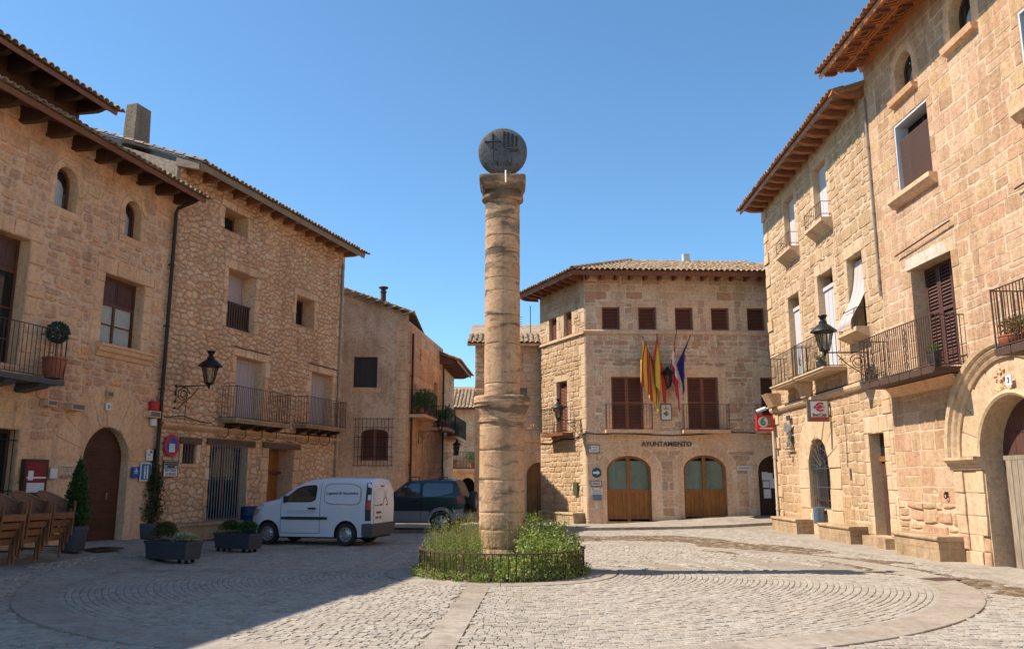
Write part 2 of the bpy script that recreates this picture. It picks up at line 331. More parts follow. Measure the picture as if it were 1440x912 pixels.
def wall(root, name, u0, u1, z0, z1, ops, mats, D=6, slope=0, sides=(1, 1), back=True):
    """mats = (face, reveal). slope raises the top edge from u0 to u1."""
    b = MB(); us = sorted({u0, u1} | {o[k] for o in ops for k in ('u0', 'u1')}); zs = sorted({z0, z1} | {o[k] for o in ops for k in ('z0', 'z1')})
    us = [u for u in us if u0 <= u <= u1]; zs = [z for z in zs if z0 <= z <= z1]
    top = lambda u: z1 + slope * (u - u0)
    for i in range(len(us) - 1):
        for j in range(len(zs) - 1):
            cu, cz = (us[i] + us[i + 1]) / 2, (zs[j] + zs[j + 1]) / 2
            if any(o['u0'] < cu < o['u1'] and o['z0'] < cz < o['z1'] for o in ops): continue
            ta, tb = (zs[j + 1],) * 2
            if j == len(zs) - 2: ta, tb = top(us[i]), top(us[i + 1])
            b.quad((us[i], 0, zs[j]), (us[i + 1], 0, zs[j]), (us[i + 1], 0, tb), (us[i], 0, ta))
    for o in ops:
        d = o['d']; U0, U1, Z0, Z1 = o['u0'], o['u1'], o['z0'], o['z1']
        b.quad((U0, 0, Z0), (U0, d, Z0), (U1, d, Z0), (U1, 0, Z0), 1)
        zt = Z1 if o['k'] == 'r' else o['zs']
        b.quad((U0, 0, Z0), (U0, 0, zt), (U0, d, zt), (U0, d, Z0), 1); b.quad((U1, 0, Z0), (U1, d, Z0), (U1, d, zt), (U1, 0, zt), 1)
        if o['k'] == 'r': b.quad((U0, 0, Z1), (U1, 0, Z1), (U1, d, Z1), (U0, d, Z1), 1)
        else:
            c = arch_curve(o)
            for (a0, h0), (a1, h1) in zip(c, c[1:]):
                b.quad((a0, 0, h0), (a1, 0, h1), (a1, 0, Z1), (a0, 0, Z1)); b.quad((a0, 0, h0), (a0, d, h0), (a1, d, h1), (a1, 0, h1), 1)
        b.quad((U0 - .05, d + .16, Z0 - .05), (U1 + .05, d + .16, Z0 - .05), (U1 + .05, d + .16, Z1 + .05), (U0 - .05, d + .16, Z1 + .05), 2)  # near-black sheet stands in for the unlit room behind the opening
    if sides[0]: b.quad((u0, 0, z0), (u0, 0, top(u0)), (u0, D, top(u0)), (u0, D, z0))
    if sides[1]: b.quad((u1, 0, z0), (u1, D, z0), (u1, D, top(u1)), (u1, 0, top(u1)))
    if back: b.quad((u0, D, z0), (u0, D, top(u0)), (u1, D, top(u1)), (u1, D, z0))
    return b.build(name, [mats[0], mats[1], 'void'], root)

# ------------------------------------------------------------------ stones
def clip(p, nx, ny, c):              # keep nx*x+ny*y <= c
    out = []; n = len(p)
    for i in range(n):
        a, b = p[i], p[(i + 1) % n]; da, db = nx * a[0] + ny * a[1] - c, nx * b[0] + ny * b[1] - c
        if da <= 0: out.append(a)
        if (da < 0 < db) or (db < 0 < da):
            t = da / (da - db); out.append((a[0] + (b[0] - a[0]) * t, a[1] + (b[1] - a[1]) * t))
    return out
def area(p): return .5 * abs(sum(p[i][0] * p[(i + 1) % len(p)][1] - p[(i + 1) % len(p)][0] * p[i][1] for i in range(len(p)))) if len(p) > 2 else 0
def cen(p): return (sum(q[0] for q in p) / len(p), sum(q[1] for q in p) / len(p))
def inset(p, d):
    q = list(p); n = len(p); s = sum(p[i][0] * p[(i + 1) % n][1] - p[(i + 1) % n][0] * p[i][1] for i in range(n))
    if s < 0: p = p[::-1]; q = list(p)
    for i in range(n):
        a, b = p[i], p[(i + 1) % n]; dx, dy = b[0] - a[0], b[1] - a[1]; L = math.hypot(dx, dy)
        if L < 1e-6: continue
        nx, ny = dy / L, -dx / L
        q = clip(q, nx, ny, nx * a[0] + ny * a[1] - d)
        if len(q) < 3: return []
    return q
def dedupe(p, e=.012):
    q = []
    for a in p:
        if not q or math.hypot(a[0] - q[-1][0], a[1] - q[-1][1]) > e: q.append(a)
    if len(q) > 1 and math.hypot(q[0][0] - q[-1][0], q[0][1] - q[-1][1]) <= e: q.pop()
    return q
def subtract(p, o, ex=0):
    """convex stone minus convex opening, kept as one convex piece"""
    us = [a[0] for a in p]; zs = [a[1] for a in p]
    U0, U1, Z0, Z1 = o['u0'] - ex, o['u1'] + ex, o['z0'], o['z1'] + ex
    if max(us) <= U0 or min(us) >= U1 or max(zs) <= Z0 or min(zs) >= Z1: return p
    cands = [(1, 0, U0), (-1, 0, -U1), (0, 1, Z0)]
    if o['k'] == 'r': cands.append((0, -1, -Z1))
    else:
        uc = (U0 + U1) / 2; r, h = (U1 - U0) / 2, o['rise'] + ex
        for t in (18, 36, 54, 72, 90, 108, 126, 144, 162):
            nx, nz = math.cos(rad(t)) / r, math.sin(rad(t)) / h
            px, pz = uc + r * math.cos(rad(t)), o['zs'] + h * math.sin(rad(t))
            cands.append((-nx, -nz, -(nx * px + nz * pz)))
    best, ba = [], 0
    for c in cands:
        q = clip(p, *c); a = area(q)
        if a > ba: best, ba = q, a
    return best
def courses(u0, u1, z0, z1, hs, ws, excl, R, breaks=True, jit=.012, mind=.05):
    """coursed stones; hs, ws ranges; excl = [(opening, extra)]"""
    out = []; z = z0
    while z < z1 - .08:
        h = min(R.uniform(*hs), z1 - z)
        if z1 - z - h < hs[0] * .6: h = z1 - z
        br = {u0, u1}
        for o, ex in excl:
            if o['z0'] < z + h * .75 and o['z1'] + ex > z + h * .25:
                e = ex
                if o['k'] == 'a' and z + h / 2 > o['zs']:
                    q = min(1, (z + h / 2 - o['zs']) / (o['rise'] + ex)); w = ((o['u1'] - o['u0']) / 2 + ex) * math.sqrt(max(0, 1 - q * q)); uc = (o['u0'] + o['u1']) / 2
                    if w > .1: br |= {uc - w, uc + w}
                else: br |= {o['u0'] - e, o['u1'] + e}
        br = sorted(b for b in br if u0 <= b <= u1)
        for a, b in zip(br, br[1:]):
            if b - a < .04: continue
            u = a
            while u < b - .01:
                w = R.uniform(*ws) * (1 if R.random() < .75 else 1.45)
                if b - u - w < ws[0] * .7: w = b - u
                lo, hi = z, z + h
                sub = [(lo, hi)]
                if h > .3 and R.random() < .16: mid = lo + h * R.uniform(.4, .6); sub = [(lo, mid), (mid, hi)]
                for l, t in sub:
                    x0, x1 = u, u + w; j = lambda: R.uniform(-jit, jit)
                    p = [(x0 + j(), l + j()), ((x0 + x1) / 2, l + j()), (x1 + j(), l + j()), (x1 + j(), (l + t) / 2), (x1 + j(), t + j()), ((x0 + x1) / 2 + j(), t + j()), (x0 + j(), t + j()), (x0 + j(), (l + t) / 2)]
                    for o, ex in excl:
                        if p: p = subtract(p, o, ex)
                        if len(p) < 3: break
                    if len(p) >= 3 and area(p) > .008: out.append(p)
                u += w
        z += h
    return out
def voronoi(u0, u1, z0, z1, du, dz, excl, R, jit=.42, drop=.07):
    nu, nz = int((u1 - u0) / du) + 1, int((z1 - z0) / dz) + 1; pts = {}
    for j in range(-1, nz + 1):
        for i in range(-1, nu + 1):
            if R.random() < drop and 0 < i < nu: continue
            pts[i, j] = (u0 + (i + .5 + (.5 if j % 2 else 0) + R.uniform(-jit, jit)) * du, z0 + (j + .5 + R.uniform(-jit, jit)) * dz)
    out = []; asp = du / dz
    for (i, j), c in pts.items():
        if not (u0 - du < c[0] < u1 + du and z0 - dz < c[1] < z1 + dz): continue
        p = [(max(u0, c[0] - 2 * du), max(z0, c[1] - 2 * dz)), (min(u1, c[0] + 2 * du), max(z0, c[1] - 2 * dz)), (min(u1, c[0] + 2 * du), min(z1, c[1] + 2 * dz)), (max(u0, c[0] - 2 * du), min(z1, c[1] + 2 * dz))]
        if p[0][0] >= p[1][0] or p[0][1] >= p[2][1]: continue
        for di in (-2, -1, 0, 1, 2):
            for dj in (-2, -1, 0, 1, 2):
                q = pts.get((i + di, j + dj))
                if not q or q == c: continue
                nx, nz_ = q[0] - c[0], (q[1] - c[1]) * asp * asp
                m = ((q[0] + c[0]) / 2, (q[1] + c[1]) / 2)
                p = clip(p, nx, nz_, nx * m[0] + nz_ * m[1])
                if len(p) < 3: break
            if len(p) < 3: break
        for o, ex in excl:
            if len(p) >= 3: p = subtract(p, o, ex)
        if len(p) >= 3 and area(p) > .006: out.append(dedupe(p))
    return out
def round_poly(p, k=.24):
    q = []; n = len(p)
    for i in range(n):
        a, b = p[i], p[(i + 1) % n]
        q.append((a[0] + (b[0] - a[0]) * k, a[1] + (b[1] - a[1]) * k)); q.append((b[0] - (b[0] - a[0]) * k, b[1] - (b[1] - a[1]) * k))
    return dedupe(q, .01)
def stone_geo(p, depth, bev, R, kind):
    """vertices and faces of one stone; polygon p in (u,z); outward is -y"""
    c = cen(p); n = len(p); s = sum(p[i][0] * p[(i + 1) % n][1] - p[(i + 1) % n][0] * p[i][1] for i in range(n))
    if s < 0: p = p[::-1]
    rin = max(.02, math.sqrt(area(p) / PI)); k = min(.5, bev / rin); d = depth * R.uniform(.55, 1.35)
    tl = min(.06, depth * 1.6); tx, tz = R.uniform(-tl, tl), R.uniform(-tl, tl)
    fr = [(c[0] + (q[0] - c[0]) * (1 - k), -d - R.uniform(-.1, .1) * depth - tx * (q[0] - c[0]) - tz * (q[1] - c[1]), c[1] + (q[1] - c[1]) * (1 - k)) for q in p]
    vs, fs = [], []
    if kind in ('round', 'rough'):
        vs = [(q[0], .02, q[1]) for q in p] + fr + [(c[0], -d - bev * .6, c[1])]
        fs = [(i, (i + 1) % n, n + (i + 1) % n, n + i) for i in range(n)] + [(n + i, n + (i + 1) % n, 2 * n) for i in range(n)]
    else:
        md = [(q[0], f[1] + bev * .7, q[1]) for q, f in zip(p, fr)]
        vs = [(q[0], .02, q[1]) for q in p] + md + fr + [(c[0], -d - R.uniform(-.1, .35) * bev, c[1])]
        fs = [(i, (i + 1) % n, n + (i + 1) % n, n + i) for i in range(n)] + [(n + i, n + (i + 1) % n, 2 * n + (i + 1) % n, 2 * n + i) for i in range(n)] + [(2 * n + i, 2 * n + (i + 1) % n, 3 * n) for i in range(n)]
    return vs, fs
CAMP = Vector((0, 0, 1.75))
def lay(F, parent, items, maxn=290, gap=.012, R=None, name='stone'):
    """items = [(poly, material, depth, bevel, kind)] -> single stones as parts, the smallest joined"""
    R = R or random.Random(5); L = []
    for p, m, d, bv, kind in items:
        q = inset(dedupe(p), gap * R.uniform(.7, 1.4)) if gap else p
        if len(q) < 3 or area(q) < .004: continue
        if kind == 'round': q = round_poly(q)
        if kind == 'rough': q = round_poly(q, .13)
        if len(q) < 3: continue
        c = cen(q); wpt = F.w(c[0], c[1]); v = wpt - CAMP
        px = area(q) * abs(F.n.dot(v.normalized())) / v.length_squared
        if wpt.y < 7: px *= .01
        L.append((px, q, m, d, bv, kind, c))
    L.sort(key=lambda t: -t[0]); rest = {}
    for i, (px, q, m, d, bv, kind, c) in enumerate(L):
        vs, fs = stone_geo(q, d, bv, R, kind)
        if i < maxn:
            b = MB(); b.add([(v[0] - c[0], v[1], v[2] - c[1]) for v in vs], fs); b.build(name, m, parent, loc=(c[0], 0, c[1]))
        else:
            rest.setdefault(m, MB()).add(vs, fs)
    if rest:
        b = MB(); ms = list(rest)
        for k, m in enumerate(ms): b.add(rest[m].v, rest[m].f, k)
        b.build('small_stones', ms, parent, kind='stuff')
def jambs(o, jw, lh, R, sill=0, ext=None, alt=.5):
    """dressed stones round an opening -> (polys, exclusions)"""
    P = []
    ext = jw if ext is None else ext
    z = o['z0']; zt = o['z1'] if o['k'] == 'r' else o['zs']; k = 0
    while z < zt - .02:
        h = R.uniform(.32, .5); h = zt - z if zt - z - h < .22 else h
        w = jw * (1 + (alt if k % 2 else 0) * R.uniform(.6, 1.1))
        P.append([(o['u0'] - w, z), (o['u0'], z), (o['u0'], z + h), (o['u0'] - w, z + h)])
        w = jw * (1 + (0 if k % 2 else alt) * R.uniform(.6, 1.1))
        P.append([(o['u1'], z), (o['u1'] + w, z), (o['u1'] + w, z + h), (o['u1'], z + h)])
        z += h; k += 1
    if o['k'] == 'r' and lh:
        n = 1 if o['u1'] - o['u0'] < .9 else R.choice((2, 3))
        a, b = o['u0'] - ext, o['u1'] + ext
        for i in range(n): P.append([(a + (b - a) * i / n, zt), (a + (b - a) * (i + 1) / n, zt), (a + (b - a) * (i + 1) / n, zt + lh), (a + (b - a) * i / n, zt + lh)])
    if sill: P.append([(o['u0'] - jw, o['z0'] - sill), (o['u1'] + jw, o['z0'] - sill), (o['u1'] + jw, o['z0']), (o['u0'] - jw, o['z0'])])
    return P
def voussoirs(o, w, n, R=None, wv=.0):
    uc = (o['u0'] + o['u1']) / 2; r = (o['u1'] - o['u0']) / 2; P = []
    for i in range(n):
        t0, t1 = PI * i / n, PI * (i + 1) / n; tm = (t0 + t1) / 2
        W = w * (1 + (R.uniform(-wv, wv) if R else 0))
        f = lambda t, e: (uc - (r + e) * math.cos(t), o['zs'] + (o['rise'] + e) * math.sin(t))
        P.append([f(t0, 0), f(tm, 0), f(t1, 0), f(t1, W), f(tm, W), f(t0, W)][::-1])
    return P
def poly_opening(p):
    us = [a[0] for a in p]; zs = [a[1] for a in p]; return rect(min(us), max(us), min(zs), max(zs))

# ------------------------------------------------------------------ parts: windows, doors, balconies, roofs
def frame_window(root, o, name='window', mats=('wood_red', 'glass_dark'), fw=.07, cols=2, rows=(.5,), y=None, panel=0, curtain=False, label=None, panelmat=None):
    y = o['d'] - .06 if y is None else y
    u0, u1, z0, z1 = o['u0'] + .012, o['u1'] - .012, o['z0'] + .012, o['z1'] - .012
    b = MB(); b.box(u0, u0 + fw, y, y + .07, z0, z1); b.box(u1 - fw, u1, y, y + .07, z0, z1)
    b.box(u0 + fw, u1 - fw, y, y + .07, z0, z0 + fw); b.box(u0 + fw, u1 - fw, y, y + .07, z1 - fw, z1)
    zp = z1 - panel if panel else z1 - fw
    if panel: b.box(u0 + fw, u1 - fw, y + .004, y + .06, zp - fw, zp)
    cw = (u1 - u0 - 2 * fw) / cols; panes = []
    zlo, zhi = z0 + fw, (zp - fw if panel else zp)
    for c in range(cols):
        a = u0 + fw + c * cw
        if c: b.box(a - fw * .55, a + fw * .55, y + .003, y + .067, zlo, zhi)
        e0 = a + (fw * .55 if c else 0); e1 = a + cw - (fw * .55 if c < cols - 1 else 0)
        zz = [zlo] + [zlo + (zhi - zlo) * r for r in rows] + [zhi]
        for r in rows: b.box(e0, e1, y + .01, y + .055, zlo + (zhi - zlo) * r - .018, zlo + (zhi - zlo) * r + .018)
        for l, h in zip(zz, zz[1:]): panes.append((e0, e1, l, h))
    w = b.build(name, mats[0], root)
    if label: w['label'] = label
    for e0, e1, l, h in panes:
        p = MB(); p.box(e0 - .005, e1 + .005, y + .028, y + .034, l - .005, h + .005); p.build('pane', mats[1], w)
    if panel:
        for c in range(cols):
            a = u0 + fw + c * cw; p = MB(); p.box(a + .005, a + cw - .005, y + .02, y + .045, zp, z1 - fw); p.box(a + .07, a + cw - .07, y + .008, y + .03, zp + .07, z1 - fw - .07)
            p.build('panel', panelmat or mats[0], w)
    if curtain:
        p = MB(); n = 28
        for i in range(n):
            t0, t1 = i / n, (i + 1) / n; f = lambda t: y + .05 + .012 * math.sin(t * 60)
            p.quad((u0 + (u1 - u0) * t0, f(t0), zlo), (u0 + (u1 - u0) * t1, f(t1), zlo), (u0 + (u1 - u0) * t1, f(t1), zhi), (u0 + (u1 - u0) * t0, f(t0), zhi))
        p.build('curtain', 'curtain', w)
    return w
def shutters(root, o, mat='shutter_brown', leaves=2, y=None, pitch=.055, fw=.06, name='shutters', mids=(), label=None):
    y = o['d'] - .08 if y is None else y
    u0, u1, z0, z1 = o['u0'] + .012, o['u1'] - .012, o['z0'] + .012, o['z1'] - .012
    b = MB(); s = MB(); lw = (u1 - u0) / leaves
    for i in range(leaves):
        a, e = u0 + i * lw + .004, u0 + (i + 1) * lw - .004
        b.box(a, a + fw, y, y + .05, z0, z1); b.box(e - fw, e, y, y + .05, z0, z1)
        hs = [z0] + [z0 + (z1 - z0) * m for m in mids] + [z1 - fw]
        for h in hs: b.box(a + fw, e - fw, y + .002, y + .048, h, h + fw)
        z = z0 + fw + pitch * .5
        while z < z1 - fw - pitch * .4:
            if not any(h - .02 < z < h + fw + .02 for h in hs):
                s.quad((a + fw, y + .004, z - pitch * .42), (e - fw, y + .004, z - pitch * .42), (e - fw, y + .04, z + pitch * .38), (a + fw, y + .04, z + pitch * .38))
                s.quad((a + fw, y + .01, z - pitch * .42), (a + fw, y + .046, z + pitch * .38), (e - fw, y + .046, z + pitch * .38), (e - fw, y + .01, z - pitch * .42))
            z += pitch
    w = b.build(name, mat, root)
    if label: w['label'] = label
    s.build('louvre_slats', mat, w, kind='stuff')
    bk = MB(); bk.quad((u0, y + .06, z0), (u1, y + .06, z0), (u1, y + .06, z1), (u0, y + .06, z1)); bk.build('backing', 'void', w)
    return w
def slab_in(root, o, name, mat, y=None, t=.04, boards=0, gapm=.006, handle=None, label=None):
    """flat leaf filling an opening, optionally split into single boards (parts of the leaf)"""
    y = o['d'] - .06 if y is None else y
    pts = outline(o, -.012) if o['k'] == 'a' else outline(dict(o, u0=o['u0'] + .012, u1=o['u1'] - .012, z1=o['z1'] - .012))
    b = MB(); b.prism([(p[0], y + t, p[1]) for p in pts], (0, .02, 0)); w = b.build(name, mat, root)
    if label: w['label'] = label
    if boards:
        a, e = min(p[0] for p in pts), max(p[0] for p in pts)
        for i in range(boards):
            l, r = a + (e - a) * i / boards, a + (e - a) * (i + 1) / boards
            q = clip(clip(pts, -1, 0, -(l + gapm)), 1, 0, r - gapm)
            if len(q) > 2:
                m = MB(); m.prism([(p[0], y + RND.uniform(0, .006), p[1]) for p in q], (0, t, 0)); m.build('plank', mat, w)
    if handle: m = MB(); m.box(handle[0] - .015, handle[0] + .015, y - .05, y, handle[1] - .09, handle[1] + .09); m.build('handle', 'brass', w)
    return w
BAR = {}
def bar_mesh(h, r, mat, n=5, twist=0):
    k = (round(h, 3), r, mat, twist)
    if k not in BAR:
        b = MB(); b.tube([(0, 0, 0), (0, 0, h)], r, n)
        if twist:
            for z in (.12, .5, .85): b.lathe([(r, h * z - .03), (r * 2.2, h * z), (r, h * z + .03)], 6, cap=False)
        BAR[k] = b.mesh('baluster', mat)
    return BAR[k]
def balcony(root, u0, u1, z, off, h=1.0, pitch=.12, slab=.14, smat='dressed', bmat='iron', r=.009, brackets=None, name='balcony', label=None, planks=None, u0w=None, u1w=None, skip_slab=False, edge=0):
    b = MB()
    b.box(u0 - .03, u1 + .03, -off - .03, .02, z, z + slab)
    if edge: b.box(u0 - .07, u1 + .07, -off - .07, .01, z + slab * .6, z + slab + .012)
    w = b.build(name, smat, root)
    if label: w['label'] = label
    zb = z + slab + .05
    rl = MB()
    for zz in (zb, zb + h):
        rl.tube([(u0, 0, zz), (u0, -off, zz), (u1, -off, zz), (u1, 0, zz)], r * 1.35, 5)
    rl.tube([(u0, -off, z + slab), (u0, -off, zb + h + .03)], r * 1.8, 6); rl.tube([(u1, -off, z + slab), (u1, -off, zb + h + .03)], r * 1.8, 6)
    rl.build('rail', bmat, w)
    me = bar_mesh(h, r, bmat)
    n = max(2, int((u1 - u0) / pitch))
    for i in range(1, n): link('baluster', me, w, (u0 + (u1 - u0) * i / n, -off, zb))
    m = max(2, int(off / pitch))
    for i in range(1, m):
        for u in (u0, u1): link('baluster', me, w, (u, -off * i / m, zb))
    if brackets:
        bm = None
        for i in range(brackets[0]):
            u = u0 + (u1 - u0) * (i + .5) / brackets[0]; bw = brackets[1]
            if bm is None:
                q = MB(); q.prism([(-bw, .01, 0), (-bw, -off * .92, 0), (-bw, -off * .86, -.09), (-bw, -off * .5, -.13), (-bw, .01, -.2)], (2 * bw, 0, 0)); bm = q.mesh('bracket', brackets[2])
            link('bracket', bm, w, (u, 0, z))
    return w
TILE = {}
def tile_mesh(mat, kind='cover', L=.46, r=.098):
    k = (mat, kind, L, r)
    if k not in TILE:
        b = MB(); n = 6; R0, R1 = (r, r * .82) if kind == 'cover' else (r * .82, r); t = .016; sg = 1 if kind == 'cover' else -1
        vs = []
        for y, rr in ((0, R0), (L, R1)):
            for rad_ in (rr, rr - t):
                for i in range(n + 1):
                    a = PI * i / n; vs.append((rad_ * math.cos(a), y, sg * rad_ * math.sin(a) * .85 + (.0 if kind == 'cover' else .09)))
        m = n + 1; fs = []
        for i in range(n):
            fs += [(i, i + 1, 2 * m + i + 1, 2 * m + i), (m + i + 1, m + i, 3 * m + i, 3 * m + i + 1), (i + 1, i, m + i, m + i + 1), (2 * m + i, 2 * m + i + 1, 3 * m + i + 1, 3 * m + i)]
        fs += [(0, 2 * m, 3 * m, m), (n, m + n, 3 * m + n, 2 * m + n)]
        b.add(vs, fs); TILE[k] = b.mesh('roof_tile', mat)
    return TILE[k]
def roof(root, F, poly, ze, off, pitch, mat='tile_old', soffit='wood_soffit', fascia='wood_eave', rows=2, rafters=None, rmat='wood_eave', rsize=(.13, .2), rlen=1.0, tile_u=(-99, 99), sp=.225, hip=None, fasc=.12, maxn=280, scallop=.1, boards=True, tile_side=False, side_only=None):
    """sloped roof: own frame with x along the eave, y up the slope; poly in that frame"""
    b = MB(); bot = [(p[0], p[1], 0) for p in poly]; b.prism(bot, (0, 0, .05), 0)
    u0, u1 = poly[0][0], poly[1][0]
    b.box(u0, u1, -.035, -.002, -fasc * .8, .02, 1)
    rf = b.build('roof', [soffit, fascia], root, loc=(0, -off, ze), rot=(rad(pitch), 0, 0))
    R = random.Random(int(ze * 100)); L = []
    nx = int((u1 - u0) / sp)
    for j in range(rows):
        for i in range(nx + 1):
            x = u0 + .1 + i * sp; y = j * .37 - .13
            if not (tile_u[0] <= x <= tile_u[1]): continue
            if hip and not hip(x, y): continue
            L.append(('c', x, y, j))
            if j == 0: L.append(('d', x + sp / 2, y + .03, j))
    cm, dm = tile_mesh(mat), tile_mesh(mat, 'channel'); rest = MB()
    cv = [tuple(v.co) for v in cm.vertices]; cf = [tuple(p.vertices) for p in cm.polygons]
    for k, (kind, x, y, j) in enumerate(sorted(L, key=lambda t: t[3])):
        z = .075 if kind == 'c' else .055; z += R.uniform(-.008, .008); x += R.uniform(-.012, .012); y += R.uniform(-.03, .02)
        if k < maxn: link('roof_tile', cm if kind == 'c' else dm, rf, (x, y, z), (rad(-1.5), 0, R.uniform(-.03, .03)))
        else: rest.add([(v[0] + x, v[1] + y, v[2] + z - v[1] * .02) for v in cv], cf)
    if rest.v: rest.build('roof_tiles', mat, rf, kind='stuff')
    if not hip or True:
        bb = MB(); bb.poly([(p[0], p[1] + (.06 if i < 2 else 0), .056) for i, p in enumerate(poly)]); bb.build('tile_bed', mat, rf)
    if rafters:
        q = MB(); w, h = rsize
        tp = math.tan(rad(pitch)); g = lambda y, k: (-w / 2, y, -h * k - y * tp * .9)
        q.prism([(-w / 2, .07, -.005), g(.05, .3), g(.14, .42), g(.2, .7), g(.32, .95), g(.5, 1), g(rlen * 1.03, 1), (-w / 2, rlen * 1.03, -.005)], (w, 0, 0))
        rm = q.mesh('rafter', rmat); n = int((rafters[1] - rafters[0]) / rafters[2] + .5)
        for i in range(n + 1): link('rafter', rm, rf, (rafters[0] + (rafters[1] - rafters[0]) * i / n, 0, 0))
        if boards:
            pb = MB(); x = rafters[0] - rafters[2]
            nb = max(3, int(rlen / .2))
            for i in range(nb): pb.box(u0 + .01, u1 - .01, .02 + rlen * i / nb, .02 + rlen * (i + 1) / nb - .012, -.014, -.002)
            pb.build('soffit_boards', soffit, rf)
    return rf
def moulding(root, u0, u1, prof, mat, name='string_course', label=None):
    """horizontal moulding: prof = [(out, z)] closed against the wall"""
    b = MB(); pts = [(u0, .02, prof[0][1])] + [(u0, -a, z) for a, z in prof] + [(u0, .02, prof[-1][1])]
    b.prism(pts, (u1 - u0, 0, 0)); o = b.build(name, mat, root)
    return o
def downpipe(root, u, z0, z1, mat='pipe_dark', r=.05, off=.12, topoff=None, name='downpipe'):
    b = MB(); pts = [(u, -off, z0), (u, -off, z1)]
    if topoff: pts += [(u, -off - .05, z1 + .15), (u, -topoff, z1 + .35)]
    b.tube(pts, r, 8); z = z0 + .4
    while z < z1: b.tube([(u, -off, z), (u, -off, z + .05)], r * 1.35, 8); b.box(u - .015, u + .015, -off, .01, z, z + .04); z += 1.9
    return b.build(name, mat, root, smooth=True, angle=40)

# ================================================================== THE SETTING: ground and paving
PC = Vector((-.2, 16.85))                              # the column stands in the middle of the ring
def build_ground():
    b = MB(); xs = [-300, -120, -40, -20] + [-16 + i * .8 for i in range(41)] + [20, 40, 120, 300]; ys = [-200, -60, -10] + [i * .8 for i in range(0, 60)] + [52, 60, 80, 140, 400, 900]
    for j in range(len(ys)):
        for i in range(len(xs)): b.v.append((xs[i], ys[j], ground_z(xs[i], ys[j]) - .015))
    n = len(xs)
    for j in range(len(ys) - 1):
        for i in range(n - 1): b.f.append((j * n + i, j * n + i + 1, (j + 1) * n + i + 1, (j + 1) * n + i)); b.m.append(0 if -13 < xs[i] < 12 and 5.5 < ys[j] < 34 else 1)
    b.build('ground', ['joint_soil', 'far_paving'], kind='structure')
def cobble_geo(c, du, dv, w, h, R):
    """c centre, du/dv unit vectors along and across, w/h sizes"""
    z = ground_z(c[0], c[1]) + R.uniform(-.005, .005); tl = R.uniform(-.03, .03); tm = R.uniform(-.04, .04); vs = []
    for k, (zz, ins) in enumerate(((-.03, 0), (-.005, .002), (.0, .008))):
        for sx, sy in ((-1, -1), (1, -1), (1, 1), (-1, 1)):
            a, bb = sx * (w / 2 - ins) + R.uniform(-.005, .005) * (k < 2), sy * (h / 2 - ins) + R.uniform(-.004, .004) * (k < 2)
            vs.append((c[0] + du[0] * a + dv[0] * bb, c[1] + du[1] * a + dv[1] * bb, z + zz + (tl * a + tm * bb if k else 0)))
    fs = [(8, 9, 10, 11)] + [(i, (i + 1) % 4, 4 + (i + 1) % 4, 4 + i) for i in range(4)] + [(4 + i, 4 + (i + 1) % 4, 8 + (i + 1) % 4, 8 + i) for i in range(4)]
    return vs, fs
def radial_band(x, y):
    dx, dy = x - PC.x, y - PC.y
    # bands of slabs run from the planter towards the viewer and to the left
    if dy < 0 and abs(dx + .27 - dy * .043) < .21: return True
    if dx < 0 and abs(dy - dx * -.03) < .2: return True
    return False
def apron(x, y):
    # smooth slabs along the left-hand houses, outside the ring
    if math.hypot(x - PC.x, y - PC.y) < 8.75: return False
    edge = -8.3 - .23 * (14 - y) if y < 14 else (-8.3 if y < 19 else -8.3 + .5 * (y - 19) * .6)
    return x < edge and y < 24.5
GUTTER = [(1.2, 27.6), (4.5, 26.6), (5.6, 25), (6.4, 22.6), (7.2, 20), (7.9, 17.3), (8.7, 14.5), (9.3, 12.2)]
def dirty(x, y):
    # damp brown soil along the gutter that runs from the town hall past the right-hand houses
    d = 9
    for (ax, ay), (bx, by) in zip(GUTTER, GUTTER[1:]):
        t = min(1, max(0, ((x - ax) * (bx - ax) + (y - ay) * (by - ay)) / ((bx - ax) ** 2 + (by - ay) ** 2)))
        d = min(d, math.hypot(x - ax - t * (bx - ax), y - ay - t * (by - ay)))
    n = math.sin(x * 1.7 + y * .9) + math.sin(x * .6 - y * 1.3 + 2) + math.sin(x * 4.1 + y * 2.9) * .6
    return d < (.6 if y < 21 else 1.15) + .3 * n
